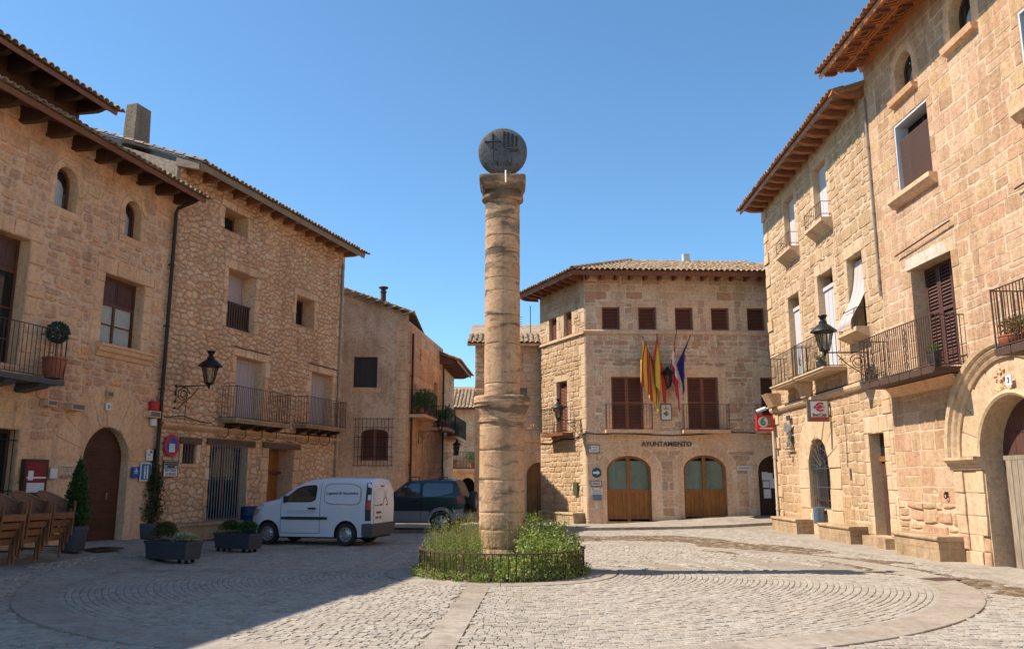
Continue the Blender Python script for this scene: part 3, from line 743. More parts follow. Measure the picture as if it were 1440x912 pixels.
def build_paving():
    R = random.Random(3); near = []; C = {'cobble': MB(), 'cobble_dirty': MB()}
    root = link('plaza_paving', MB().mesh('plaza_paving', 'cobble'), kind='structure')
    def put(c, du, dv, w, h):
        m = 'cobble_dirty' if dirty(*c) and R.random() < .92 else 'cobble'
        g = cobble_geo(c, du, dv, w, h, R)
        if abs(c[0]) < c[1] * .64 and c[1] > 8.6: near.append((c[1], c, m, g))
        else: C[m].add(*g)
    r = 2.28
    while r < 7.6:
        h = R.uniform(.09, .118); rm = r + h / 2; a = R.random()
        while a < 2 * PI + R.random() * .001:
            w = R.uniform(.095, .165); am = a + w / 2 / rm; x, y = PC.x + rm * math.cos(am), PC.y + rm * math.sin(am); a += (w + .009) / rm
            if a > 2 * PI + .02: break
            if not radial_band(x, y): put((x, y), (-math.sin(am), math.cos(am)), (math.cos(am), math.sin(am)), w, h - .009)
        r += h
    # outside the ring: straight-ish courses
    y = 7.2
    while y < 32:
        h = R.uniform(.09, .12); x = -10.8
        while x < 9.9:
            w = R.uniform(.1, .18); c = (x + w / 2, y + h / 2); d = math.hypot(c[0] - PC.x, c[1] - PC.y); x += w + .012
            if d < 8.33 or c[1] < 7.4: continue
            if apron(*c): continue
            if c[0] > 8.55 - .18 * max(0, 18 - c[1]) + .5 * sm(22, 17, c[1]) and c[1] > 15: continue  # pavement along the right houses
            if c[1] > 29.2 + max(0, c[0] + 4) * .19: continue                                        # pavement of the town hall
            put(c, (1, 0), (0, 1), w, h - .012)
        y += h
    near.sort(key=lambda t: t[0])
    for i, (d, c, m, (vs, fs)) in enumerate(near):
        if i < 296:
            b = MB(); b.add([(v[0] - c[0], v[1] - c[1], v[2]) for v in vs], fs); b.build('cobblestone', m, root, loc=(c[0], c[1], 0))
        else: C[m].add(vs, fs)
    b = MB()
    for k, m in enumerate(C): b.add(C[m].v, C[m].f, k)
    b.build('cobblestones', list(C), root, kind='stuff')
    # ring of slabs, collar of the planter, radial bands
    band = link('paving_band', MB().mesh('paving_band', 'paving'), kind='structure')
    def slab(pts, zt=.004):
        c = (sum(p[0] for p in pts) / len(pts), sum(p[1] for p in pts) / len(pts)); b = MB(); z = zt + R.uniform(-.003, .003)
        lo = [(p[0] - c[0], p[1] - c[1], ground_z(*p) - .04) for p in pts]; hi = [(q[0], q[1], ground_z(q[0] + c[0], q[1] + c[1]) + z - .006) for q in lo]
        tp = [(q[0] * .985, q[1] * .985, q[2] + .006) for q in hi]; n = len(pts)
        b.add(lo + hi + tp, [tuple(range(2 * n, 3 * n))] + [(k * n + i, k * n + (i + 1) % n, (k + 1) * n + (i + 1) % n, (k + 1) * n + i) for k in (0, 1) for i in range(n)])
        b.build('paving_slab', 'paving', band, loc=(c[0], c[1], 0))
    def ring(r0, r1, n, a0=0, a1=2 * PI):
        for i in range(n):
            s, e = a0 + (a1 - a0) * i / n + .004 / r1 * 2, a0 + (a1 - a0) * (i + 1) / n; m = [s + (e - s) * k / 4 for k in range(5)]
            slab([(PC.x + r0 * math.cos(t), PC.y + r0 * math.sin(t)) for t in m][::-1] + [(PC.x + r1 * math.cos(t), PC.y + r1 * math.sin(t)) for t in m])
    ring(7.65, 8.27, 62); ring(1.58, 2.24, 20)
    for (dx, dy), (ox, oy) in (((-.043, -1), (-.27, 0)), ((-1, .03), (0, 0))):
        L = math.hypot(dx, dy); dx, dy = dx / L, dy / L; r = 2.26
        while r < 7.6:
            e = min(7.62, r + R.uniform(.55, .8)); px, py = -dy * .19, dx * .19; f = lambda q, s: (PC.x + ox + dx * q + s * px, PC.y + oy + dy * q + s * py)
            slab([f(r, 1), f(e - .012, 1), f(e - .012, -1), f(r, -1)][::-1]); r = e
    for q0, q1 in ((8.3, 10.6),):
        pass
    # slab apron in front of the left-hand houses
    ap = link('slab_apron', MB().mesh('slab_apron', 'paving'), kind='structure'); band = ap
    y = 8.0
    while y < 25.5:
        h = R.uniform(.75, .95); x = -12.2
        while x < -5.6:
            w = R.uniform(1.0, 1.5); q = [(x, y), (x + w - .012, y), (x + w - .012, y + h - .012), (x, y + h - .012)]; x += w
            c = cen(q)
            if apron(*c) and c[0] > -10.0 + .21 * (c[1] - 20.5) - .9: slab(q)
        y += h
    # raised pavement of the town hall and pavement on the right
    pv = link('town_hall_pavement', MB().mesh('town_hall_pavement', 'paving'), kind='structure'); band = pv
    x = -6.5
    while x < 10.4:
        w = R.uniform(.9, 1.3); yk = 29.7 + max(0, x + 4) * .19; yk2 = 29.7 + max(0, x + w + 4) * .19; y = 0
        slab([(x, yk), (x + w - .01, yk2), (x + w - .01, yk2 + .28), (x, yk + .28)], .09)
        for k in range(4):
            d0, d1 = .29 + k * 1.2, .29 + (k + 1) * 1.2 - .012
            slab([(x, yk + d0), (x + w - .01, yk2 + d0), (x + w - .01, yk2 + d1), (x, yk + d1)], .085)
        x += w
    rp = link('side_pavement', MB().mesh('side_pavement', 'paving'), kind='structure'); band = rp
    y = 7.5
    while y < 30.6:
        e = y + R.uniform(.9, 1.3); f = lambda q: 8.55 - .18 * max(0, 18 - q) + .5 * sm(22, 17, q) if q > 15 else 8.51 - .11 * (15 - q) * .2 + .0
        x0, x1 = f(y), f(e); m = lambda t, a: a + (10.25 - a) * t
        for t0, t1 in ((0, .16), (.165, .58), (.585, 1)):
            slab([(m(t0, x0), y), (m(t1, x0), y), (m(t1, x1), e - .012), (m(t0, x1), e - .012)], .02 if t0 else .014)
        y = e
build_ground(); build_paving()

# ================================================================== HOUSE WITH THE ARCHED DOOR (left, nearest)
def house_a():
    R = random.Random(21); F = FA
    root = thing('stone_house', 'brown stone house with an arched wooden door and a balcony over stacked chairs', 'house', F.w(0, 0), F.a, size=F.k)
    door = arch(-.86, .95, .15, 2.28, d=.3); win = rect(-.66, 1.02, 5.38, 7.32, .34); a1 = arch(-2.72, -1.98, 8.55, 9.3, d=.3); a2 = arch(-.1, .62, 8.55, 9.28, d=.3)
    bw = rect(-5.3, -3.32, 4.42, 7.45, .34); low = rect(-4.9, -3.02, 1.28, 2.93, .3)
    farw = [rect(-10.6, -9.0, 4.4, 7.3), arch(-7.2, -6.4, 8.55, 9.3), rect(-9.8, -8.2, .3, 2.9)]
    ops = [door, win, a1, a2, bw, low] + farw
    w = wall(root, 'wall', -17, 2.22, -.3, 10.58, ops, ('mortar_brown', 'dressed'), D=8)
    items = []; ex = [(o, 0) for o in ops]
    vz = voussoirs(door, 1.08, 11, R, .04); items += [(p, 'dressed', .02, .012, 'flat') for p in vz]; ex.append((door, 1.1))
    for o, jw, lh, s in ((win, .34, .42, 0), (bw, .4, .4, 0), (low, .3, .36, .2)):
        for p in jambs(o, jw, lh, R, s): items.append((p, 'dressed', .03, .015, 'flat')); ex.append((poly_opening(p), 0))
    for o in (a1, a2):
        for p in jambs(o, .2, 0, R, .22, alt=.3): items.append((p, 'dressed', .03, .015, 'flat')); ex.append((poly_opening(p), 0))
        items += [(p, 'dressed', .03, .015, 'flat') for p in voussoirs(o, .22, 3)]; ex.append((o, .22))
    # smooth dressed blocks around and beside the door
    for p in courses(-2.9, 2.16, -.1, 2.75, (.5, .72), (.6, 1.1), ex, R): items.append((p, 'dressed', .012, .008, 'flat'))
    for p in courses(-5.6, -2.9, -.1, 3.6, (.32, .5), (.4, .8), ex, R): items.append((p, 'rubble_brown', .02, .02, 'flat'))
    for p in courses(-2.9, 2.16, 2.75, 9.5, (.15, .29), (.2, .5), ex, R, jit=.035): items.append((p, 'rubble_brown', .025, .03, 'rough'))
    for p in courses(-7.5, -2.9, 3.6, 9.5, (.15, .29), (.2, .5), ex, R, jit=.035): items.append((p, 'rubble_brown', .025, .03, 'rough'))
    for p in courses(-7.5, 2.16, 9.5, 10.56, (.3, .4), (.35, .8), ex, R): items.append((p, 'rubble_brown', .03, .03, 'flat'))
    lay(F, w, items, R=R)
    d = slab_in(root, door, 'arched_door', 'wood_door', boards=3, handle=(.42, 1.35), label='arched dark wooden door with horizontal boards')
    b = MB()
    for k in range(26):
        z = .2 + k * .115; hw = .88 if z < 2.28 else math.sqrt(max(0, .88 ** 2 - (z - 2.28) ** 2))
        if hw > .1: b.box(.045 - hw, .045 + hw, .232, .238, z, z + .105)
    b.build('door_boards', 'wood_door', d, kind='stuff')
    frame_window(root, win, mats=('wood_red', 'glass_curtain'), panel=.72, curtain=True, panelmat='wood_maroon', label='red wooden window with white curtains over a moulded stone sill')
    moulding(root, -.82, 1.45, [(.0, 5.02), (.06, 5.04), (.1, 5.14), (.17, 5.18), (.2, 5.28), (.24, 5.3), (.24, 5.37)], 'dressed', 'window_sill')
    for o in (a1, a2): frame_arch(root, o)
    frame_window(root, bw, 'balcony_door', ('wood_red', 'glass_dark'), panel=.75, rows=(.25, .6), panelmat='wood_maroon', label='tall red wooden balcony door')
    frame_window(root, low, 'window', ('wood_dark', 'glass_dark'), rows=()); bars(root, low, 9, .04)
    for o in (farw[0], farw[2]): frame_window(root, o, 'window', ('wood_red', 'glass_dark'))
    frame_arch(root, farw[1])
    balcony(root, -6.6, -2.68, 3.98, .75, 1.12, .135, .12, 'dark_grey', 'iron_rust', .009, (4, .16, 'dark_grey'), label='iron balcony holding a red pot')
    roof(root, F, [(-17, 0), (2.25, 0), (2.25, 9.2), (-17, 9.2)], 10.28, .95, 19, 'tile_old', 'wood_soffit', 'wood_eave', 2, (-6.6, 2.05, .865), 'wood_dark', (.17, .16), .98, (-7.4, 99))
    downpipe(root, 2.02, .2, 9.85, 'pipe_dark', .055, .13, .8)
    b = MB(); b.box(.9, 1.5, 2.9, 3.4, 11.0, 11.95); b.box(.85, 1.55, 2.85, 3.45, 11.95, 12.03); b.build('chimney', 'dark_grey', root)
    b = MB(); b.tube([(2.0, 3.4, 11.3), (2.0, 3.4, 12.3)], .02, 5); b.tube([(1.8, 3.4, 12.1), (2.2, 3.4, 12.1)], .012, 4); b.tube([(1.85, 3.4, 11.9), (2.15, 3.4, 11.9)], .012, 4); b.build('antenna', 'iron', root)
def frame_arch(root, o, mat='wood_red'):
    y = o['d'] - .06; pts = outline(o, -.01); inn = outline(dict(o, u0=o['u0'] + .08, u1=o['u1'] - .08, z0=o['z0'] + .08, zs=o['zs'], rise=o['rise'] - .08))
    b = MB(); n = len(pts)
    for i in range(n):
        j = (i + 1) % n; a, c, e, f = pts[i], pts[j], inn[j], inn[i]
        b.prism([(a[0], y, a[1]), (c[0], y, c[1]), (e[0], y, e[1]), (f[0], y, f[1])], (0, .06, 0))
    w = b.build('arched_window', mat, root)
    p = MB(); p.prism([(q[0], y + .03, q[1]) for q in inn], (0, .008, 0)); p.build('pane', 'glass_curtain', w)
    p = MB(); p.poly([(q[0], y + .12, q[1] - (.18 if q[1] > o['zs'] else 0)) for q in inn]); p.build('curtain', 'curtain', w)
def bars(root, o, n, y=-.03, mat='iron', r=.011, hor=(.15, .85), over=0, name='window_grille', grid=None):
    b = MB(); u0, u1, z0, z1 = o['u0'] - over, o['u1'] + over, o['z0'] - over, o['z1'] + over
    for h in hor: b.tube([(u0, y, z0 + (z1 - z0) * h), (u1, y, z0 + (z1 - z0) * h)], r, 5)
    g = b.build(name, mat, root); me = bar_mesh(z1 - z0, r, mat)
    for i in range(n): link('bar', me, g, (u0 + (u1 - u0) * (i + .5) / n, y, z0))
    return g
house_a()

def attic_house():
    F = FA; root = thing('house_behind', 'taller house with a dark timber eave rising behind the left stone house', 'house', F.w(0, 0), F.a, size=F.k)
    wl = wall(root, 'wall', -16, -1.05, 9.5, 12.3, [], ('wood_dark', 'wood_dark'), D=6)
    wl.location.y = 1.0
    rf = roof(root, F, [(-17, 0), (-.75, 0), (-.75, 6.5), (-17, 6.5)], 11.92, -.05, 17, 'tile_old', 'wood_dark', 'wood_eave', 2, (-9.2, -1.1, .83), 'wood_dark', (.16, .14), .95, (-8, 99))
    return root
attic_house()

# ================================================================== RUBBLE HOUSE WITH TWO BALCONIES
def house_b():
    R = random.Random(31); F = FB
    root = thing('rubble_house', 'tall rubble stone house behind the white van with two iron balconies', 'house', F.w(0, 0), F.a, size=F.k)
    w1 = rect(2.35, 3.66, 10.15, 10.9, .6); w2 = rect(2.78, 4.33, 6.85, 8.87, .6); w3 = rect(7.05, 8.42, 7.72, 8.87, .6)
    d1 = rect(3.5, 5.16, 3.85, 5.95, .4); d2 = rect(8.4, 10.11, 3.95, 6.03, .4); gw = rect(2.4, 4.42, .5, 2.9, .28); door = rect(5.72, 7.38, .1, 2.92, .7); sw = rect(1.05, 1.72, 2.28, 2.88, .3)
    ops = [w1, w2, w3, d1, d2, gw, door, sw]
    w = wall(root, 'wall', 0, 10.77, -.3, 11.7, ops, ('mortar_dark', 'rubble_tan'), D=7)
    items = []; ex = [(o, 0) for o in ops]
    for o, jw, lh, s in ((w1, .24, .26, 0), (w2, .22, .3, 0), (w3, .2, .28, 0), (d1, .26, .32, 0), (d2, .26, .3, 0), (gw, .14, 0, .2), (door, .4, 0, 0), (sw, .14, 0, .12)):
        for p in jambs(o, jw, lh, R, s): items.append((p, 'rubble_tan', .035, .02, 'flat')); ex.append((poly_opening(p), 0))
    ex += [(rect(0, 10.8, 3.28, 3.48), 0), (rect(2.2, 4.8, 2.9, 3.12), 0), (rect(5.3, 7.75, 2.92, 3.14), 0), (rect(.9, 1.9, 2.88, 3.06), 0)]
    for p in courses(10.25, 10.75, -.2, 11.68, (.3, .45), (.3, .5), ex, R): items.append((p, 'rubble_tan', .035, .02, 'flat'))
    for p in voronoi(.02, 10.25, 3.48, 11.68, .27, .16, ex, R, .40, .2): items.append((p, 'rubble_tan', .035, .03, 'rough'))
    for p in voronoi(.02, 10.25, -.2, 3.28, .30, .17, ex, R, .40, .2): items.append((p, 'rubble_tan', .012, .02, 'rough'))
    lay(F, w, items, R=R, gap=.011)
    moulding(root, .0, 10.78, [(.03, 3.3), (.1, 3.36), (.13, 3.4), (.13, 3.47)], 'rubble_tan')
    for u0, u1, z in ((2.2, 4.8, 2.9), (5.3, 7.75, 2.92), (.9, 1.9, 2.88)):
        b = MB(); b.box(u0, u1, -.07, .2, z + .005, z + .2); b.build('timber_lintel', 'wood_beam', root)
    # shallow dark windows with timber frames
    frame_window(root, w1, mats=('wood_orange', 'glass_dark'), cols=2, rows=())
    frame_window(root, w3, mats=('wood_red', 'glass_dark'), cols=2, rows=()); b = MB(); b.box(7.1, 7.75, .42, .44, 7.75, 8.8); b.build('white_shutter', 'blind_white', root)
    slab_in(root, w2, 'shutter_door', 'blind_pink', boards=4)
    g = MB(); g.box(2.8, 4.32, .14, .2, 7.72, 7.79); g.box(2.8, 4.32, .14, .2, 6.9, 6.96); pr = g.build('wooden_balustrade', 'wood_dark', root)
    bm = MB(); bm.box(-.035, .035, .145, .19, 6.96, 7.72); me = bm.mesh('baluster', 'wood_dark')
    for i in range(11): link('baluster', me, pr, (2.88 + i * .136, 0, 0))
    for o in (d1, d2):
        bl = slab_in(root, o, 'roller_blind', 'blind_pink', t=.02, boards=7)
        b = MB(); b.tube([(o['u0'] - .3, -.08, o['z1'] + .28), (o['u1'] + .15, -.08, o['z1'] + .28)], .018, 5); b.build('blind_rod', 'iron', root)
    balcony(root, 2.72, 5.95, 3.62, .65, 1.02, .105, .13, 'bench_stone', 'iron_rust', .009, (4, .09, 'wood_dark'), edge=1, label='left iron balcony with pinkish blind over the barred window')
    balcony(root, 7.15, 10.2, 3.72, .62, 1.02, .105, .13, 'bench_stone', 'iron_rust', .009, (4, .09, 'wood_dark'), edge=1, label='right iron balcony beside the corner of the house')
    b = MB()
    for u in (2.9, 3.85, 4.8, 5.7, 7.0, 7.9, 8.7, 9.5):
        b.tube([(u, -.3, 3.62), (u, -.3, 3.25), (u - .04, -.22, 3.16), (u - .16, -.1, 3.17), (u - .2, -.02, 3.22)], .014, 5)
    b.build('iron_hooks', 'iron', root)
    frame_window(root, gw, 'shop_window', ('wood_red', 'glass_dark'), cols=2, rows=()); bars(root, gw, 15, -.05, 'grey_metal', .012, (.02, .98), .03)
    dd = slab_in(root, door, 'door', 'wood_orange', boards=5)
    b = MB(); b.box(5.75, 7.36, .5, .62, 2.02, 2.12); b.build('transom', 'wood_red', dd)
    bars(root, sw, 5, .06, 'wood_beam', .03, (), 0); frame_window(root, sw, mats=('wood_dark', 'glass_dark'), cols=1, rows=())
    roof(root, F, [(-.1, 0), (10.95, 0), (10.95, 7.6), (-.1, 7.6)], 11.42, .85, 20, 'tile_old', 'eave_pale', 'eave_pale', 2, (.35, 10.7, .8), 'rafter_red', (.15, .13), .9, fasc=.2)
    downpipe(root, 10.45, .2, 10.95, 'pipe_zinc', .045, .1)
    b = MB(); b.tube([(.1, -.06, 3.62), (.9, -.06, 3.72), (1.7, -.06, 3.60), (2.3, -.06, 3.58)], .014, 4); b.tube([(6.1, -.06, 3.56), (6.4, -.06, 3.5), (10.4, -.06, 3.54), (10.72, -.06, 3.6)], .014, 4); b.tube([(1.0, -.05, 3.6), (1.05, -.05, 4.6), (.6, -.05, 4.6)], .012, 4); b.build('cable', 'iron', root)
    # the side wall that shows above the neighbour's roof, with its row of verge tiles
    b = MB(); b.prism([(-.12, .0, 9.0), (-.12, .0, 11.55), (-.12, 7.0, 14.1), (-.12, 7.0, 9.0)], (.115, 0, 0)); b.build('side_wall', 'render_grey', root)
    b = MB(); b.prism([(-.14, -.82, 11.22), (-.14, -.82, 11.4), (-.14, .05, 11.72), (-.14, .05, 11.45)], (.2, 0, 0)); b.build('verge_beam', 'eave_pale', root)
    rf = [o for o in root.children if o.name.startswith('roof')][0]; tm = tile_mesh('tile_old')
    for i in range(16): link('verge_tile', tm, rf, (-.06, -.1 + i * .42, .1), (rad(-2), 0, 0))
    b = MB(); c0, c1 = (.42, 1.22, 2.3, 2.8), (.5, 1.16, 2.34, 2.76)
    b.add([(c0[0], c0[2], 11.6), (c0[1], c0[2], 11.6), (c0[1], c0[3], 11.6), (c0[0], c0[3], 11.6), (c1[0], c1[2], 14.15), (c1[1], c1[2], 14.15), (c1[1], c1[3], 14.15), (c1[0], c1[3], 14.15)], [(4, 5, 6, 7), (0, 1, 5, 4), (1, 2, 6, 5), (2, 3, 7, 6), (3, 0, 4, 7)])
    b.build('chimney', 'chimney_stone', root)
house_b()
def ledge():
    t = on_wall(FB, 'stone_ledge', 'low stone ledge at the foot of the rubble house under the barred window', 'bench', 2.3, 0, 0)
    b = MB(); b.box(-2.0, 2.6, -.55, -.05, -.02, .42); b.build('base', 'bench_stone', t)
    b = MB(); b.box(-2.05, .2, -.6, -.05, .423, .5); b.box(.215, 2.65, -.6, -.05, .423, .497); b.build('top_slab', 'bench_stone', t)
ledge()

# ================================================================== PLASTERED HOUSE DOWN THE STREET
def shift(o, F, F0):
    d = F.o - F0.o; o.location = (d.dot(F0.u), -d.dot(F0.n), 0); o.rotation_euler = (0, 0, F.a - F0.a); return o
def house_c():
    R = random.Random(41); F = FC
    root = thing('plastered_house', 'old plastered house with a grilled window behind the dark off-roader', 'house', F.w(0, 0), F.a, size=F.k)
    w1 = rect(.42, 1.42, 5.68, 7.0, .22); w2 = arch(.82, 1.96, 2.6, 3.72, .2, .22)
    wl = wall(root, 'wall', -.6, 2.72, -.3, 9.98, [w1, w2], ('plaster_old', 'plaster_old'), D=5, slope=-.335, sides=(0, 0), back=False)
    wl['label'] = 'plain gable wall with patched plaster'
    items = [(p, 'plaster_old', .005, .012, 'rough') for p in courses(-.55, 2.2, -.2, 9.0, (.16, .3), (.25, .6), [(w1, .1), (w2, .1), (rect(.25, 1.6, 5.45, 5.66), 0)], R, jit=.03)]
    items += [(p, 'dressed', .02, .015, 'flat') for p in courses(2.2, 2.7, -.2, 8.6, (.35, .55), (.5, .51), [], R)]
    items += [(p, 'dressed', .02, .015, 'flat') for p in [[(.25, 5.45), (1.6, 5.45), (1.6, 5.66), (.25, 5.66)]]]
    lay(F, wl, items, R=R)
    slab_in(root, w1, 'shutter', 'shutter_dark', boards=4); shutters(root, w2 | {'k': 'r'}, 'shutter_brown', 2, name='brown_shutters')
    g = bars(root, rect(.5, 2.2, 2.35, 4.38), 11, -.14, 'iron', .011, (.02, .2, .4, .6, .8, .98))
    # street front, turned along the lane
    p1 = rect(5.6, 6.6, 4.4, 6.6, .25); p2 = rect(1.2, 1.7, 4.6, 6.0, .2); sl = rect(2.2, 2.6, 7.2, 7.7, .2); p3 = rect(6.8, 7.7, .1, 2.4, .25); p4 = rect(3.0, 3.4, 2.3, 3.9, .2); p5 = rect(4.3, 4.7, 2.6, 3.8, .2)
    o = (p1, p2, sl, p3, p4, p5)
    w = shift(wall(root, 'wall', 0, 8.0, -.3, 8.6, o, ('mortar_brown', 'dressed'), D=4, sides=(0, 1)), FS, F)
    lay(FS, w, [(p, 'rubble_brown', .02, .02, 'flat') for p in courses(0, 7.95, -.2, 8.5, (.26, .38), (.35, .8), [(q, 0) for q in o], R)], R=R)
    for q in o: shift(slab_in(root, q, 'shutter', 'wood_dark', boards=2), FS, F)
    for u0, u1, z in ((.25, 3.0, 4.45), (5.2, 7.9, 4.2)): shift(balcony(root, u0, u1, z, .7, 1.0, .15, .12, 'dressed', 'iron', .01), FS, F)
    shift(downpipe(root, .35, .1, 8.1, 'pipe_dark', .05), FS, F); shift(downpipe(root, 7.6, .1, 7.6, 'pipe_dark', .05), FS, F)
    b = MB()  # roof falling towards the lane, verge tiles on the gable
    slope = .335
    pts = [(-3.2, -.22, 10.95), (2.95, -.22, 8.89), (3.55, 8.2, 8.7), (-3.0, 8.2, 10.9)]
    b.prism(pts, (0, 0, .09)); rf = b.build('roof', 'tile_old', root)
    tm = tile_mesh('tile_old', L=.5)
    for i in range(13):
        x = 2.95 - i * .36; link('verge_tile', tm, rf, (x, -.16, 8.98 + (2.95 - x) * .335), (rad(-18.5), 0, rad(90)))
    for j in range(30):
        y = -.1 + j * .26
        for i in range(6 if j < 12 else 3): link('roof_tile', tm, rf, (2.98 + y * .07 - i * .40, y, 8.99 - y * .022 + i * .40 * .335), (rad(-18.5), 0, rad(90) + R.uniform(-.03, .03)))
    q = MB(); q.box(-.06, .06, 0, .45, -.16, -.01); rm = q.mesh('rafter', 'wood_dark')
    for j in range(16): link('rafter', rm, rf, (2.6 + j * .5 * .07, .1 + j * .5, 8.84 - j * .5 * .022), (0, rad(18.5), rad(-90)))
    b = MB(); b.lathe([(.12, 9.3), (.12, 9.95), (.15, 9.96), (.15, 10.0), (.11, 10.0), (.11, 10.12), (.21, 10.14), (.21, 10.2)], 12, (1.55, .5, 0)); b.build('chimney_pipe', 'iron_rust', root, smooth=True, angle=40)
house_c()
def house_c2():
    R = random.Random(43); F = FS2
    root = thing('lane_house', 'narrow house in the lane with a wide jutting eave and plants on its balcony', 'house', F.w(0, 0), F.a, size=F.k)
    o = [rect(1.1, 2.0, 4.0, 6.2, .25), rect(3.6, 4.4, 4.0, 6.0, .25), rect(1.2, 2.3, .1, 2.4, .25)]
    w = wall(root, 'wall', 0, 6.2, -.3, 8.18, o, ('mortar_brown', 'dressed'), D=4)
    lay(F, w, [(p, 'rubble_brown', .02, .02, 'flat') for p in courses(0, 6.2, -.2, 8.2, (.28, .4), (.4, .8), [(q, 0) for q in o], R)], R=R, maxn=150)
    for q in o: slab_in(root, q, 'shutter', 'wood_dark', boards=2)
    balcony(root, .6, 5.6, 3.9, .8, 1.0, .18, .12, 'dressed', 'iron', .01)
    roof(root, F, [(-.2, 0), (6.6, 0), (6.6, 4.5), (-.2, 4.5)], 7.85, .95, 20, 'tile_red', 'wood_soffit', 'wood_eave', 6, (.1, 6.4, .6), 'wood_eave', (.12, .2), .9)
house_c2()
def house_e():
    R = random.Random(47); F = FE
    root = thing('end_house', 'small pale stone house closing the end of the lane above an archway', 'house', F.w(0, 0), F.a, size=F.k)
    ar = arch(.62, 1.55, .0, 1.5, d=1.2); wn = rect(-.2, .5, 3.4, 5.4, .25)
    w = wall(root, 'wall', -3, 3.6, -.3, 6.63, [ar, wn], ('mortar_pale', 'dressed'), D=6)
    items = [(p, 'dressed', .03, .02, 'flat') for p in voussoirs(ar, .3, 7)]
    items += [(p, 'rubble_tan', .02, .02, 'flat') for p in courses(-1.5, 3.5, -.2, 6.4, (.3, .42), (.4, .9), [(ar, .3), (wn, 0)], R)]
    lay(F, w, items, R=R, maxn=120); slab_in(root, wn, 'shutter', 'wood_dark', boards=2)
    balcony(root, -.6, 1.9, 2.4, .9, 1.0, .2, .12, 'dressed', 'iron', .012)
    roof(root, F, [(-3.3, 0), (4, 0), (4, 5), (-3.3, 5)], 6.45, .5, 22, 'tile_old', 'wood_soffit', 'wood_eave', 12, None, tile_u=(-1.5, 3.4), sp=.25)
house_e()
def house_d():
    R = random.Random(53); F = FD
    root = thing('corner_house', 'golden stone house between the column and the town hall with a rounded wooden door', 'house', F.w(0, 0), F.a, size=F.k)
    ar = arch(2.36, 3.5, .1, 2.0, d=.3); w1 = rect(1.6, 2.38, 5.35, 5.95, .2); w2 = rect(2.0, 2.3, 4.6, 5.0, .2)
    o = [ar, w1, w2]
    w = wall(root, 'wall', 0, 4.2, -.3, 8.08, o, ('mortar_pale', 'dressed'), D=6)
    items = [(p, 'dressed', .02, .015, 'flat') for p in voussoirs(ar, .5, 7)]
    items += [(p, 'rubble_tan', .03, .02, 'flat') for p in courses(0, 4.2, 3.6, 7.9, (.3, .5), (.35, .7), [(w1, 0), (w2, 0)], R)]
    items += [(p, 'dressed', .012, .01, 'flat') for p in courses(0, 4.2, -.2, 3.45, (.5, .8), (.8, 1.3), [(ar, .5)], R)]
    lay(F, w, items, R=R, maxn=200)
    moulding(root, 0, 4.2, [(.02, 3.46), (.06, 3.5), (.06, 3.58)], 'dressed')
    slab_in(root, ar, 'arched_door', 'wood_orange', boards=5); slab_in(root, w1, 'shutter', 'wood_grey', boards=2); frame_window(root, w2, mats=('iron', 'glass_dark'), cols=1, rows=())
    roof(root, F, [(-.35, 0), (4.2, 0), (4.2, 5), (-.35, 5)], 7.95, .4, 20, 'tile_old', 'wood_soffit', 'dressed', 6, None, sp=.24)
    b = MB(); b.tube([(1.9, 1.5, 8.5), (1.9, 1.5, 9.7)], .02, 5)
    for k in range(5): b.tube([(1.6, 1.5, 9.1 + k * .12), (2.2, 1.5, 9.1 + k * .12)], .01, 4)
    b.tube([(2.6, 1.8, 8.5), (2.6, 1.8, 10.2)], .02, 5); b.build('antenna', 'iron', root)
house_d()

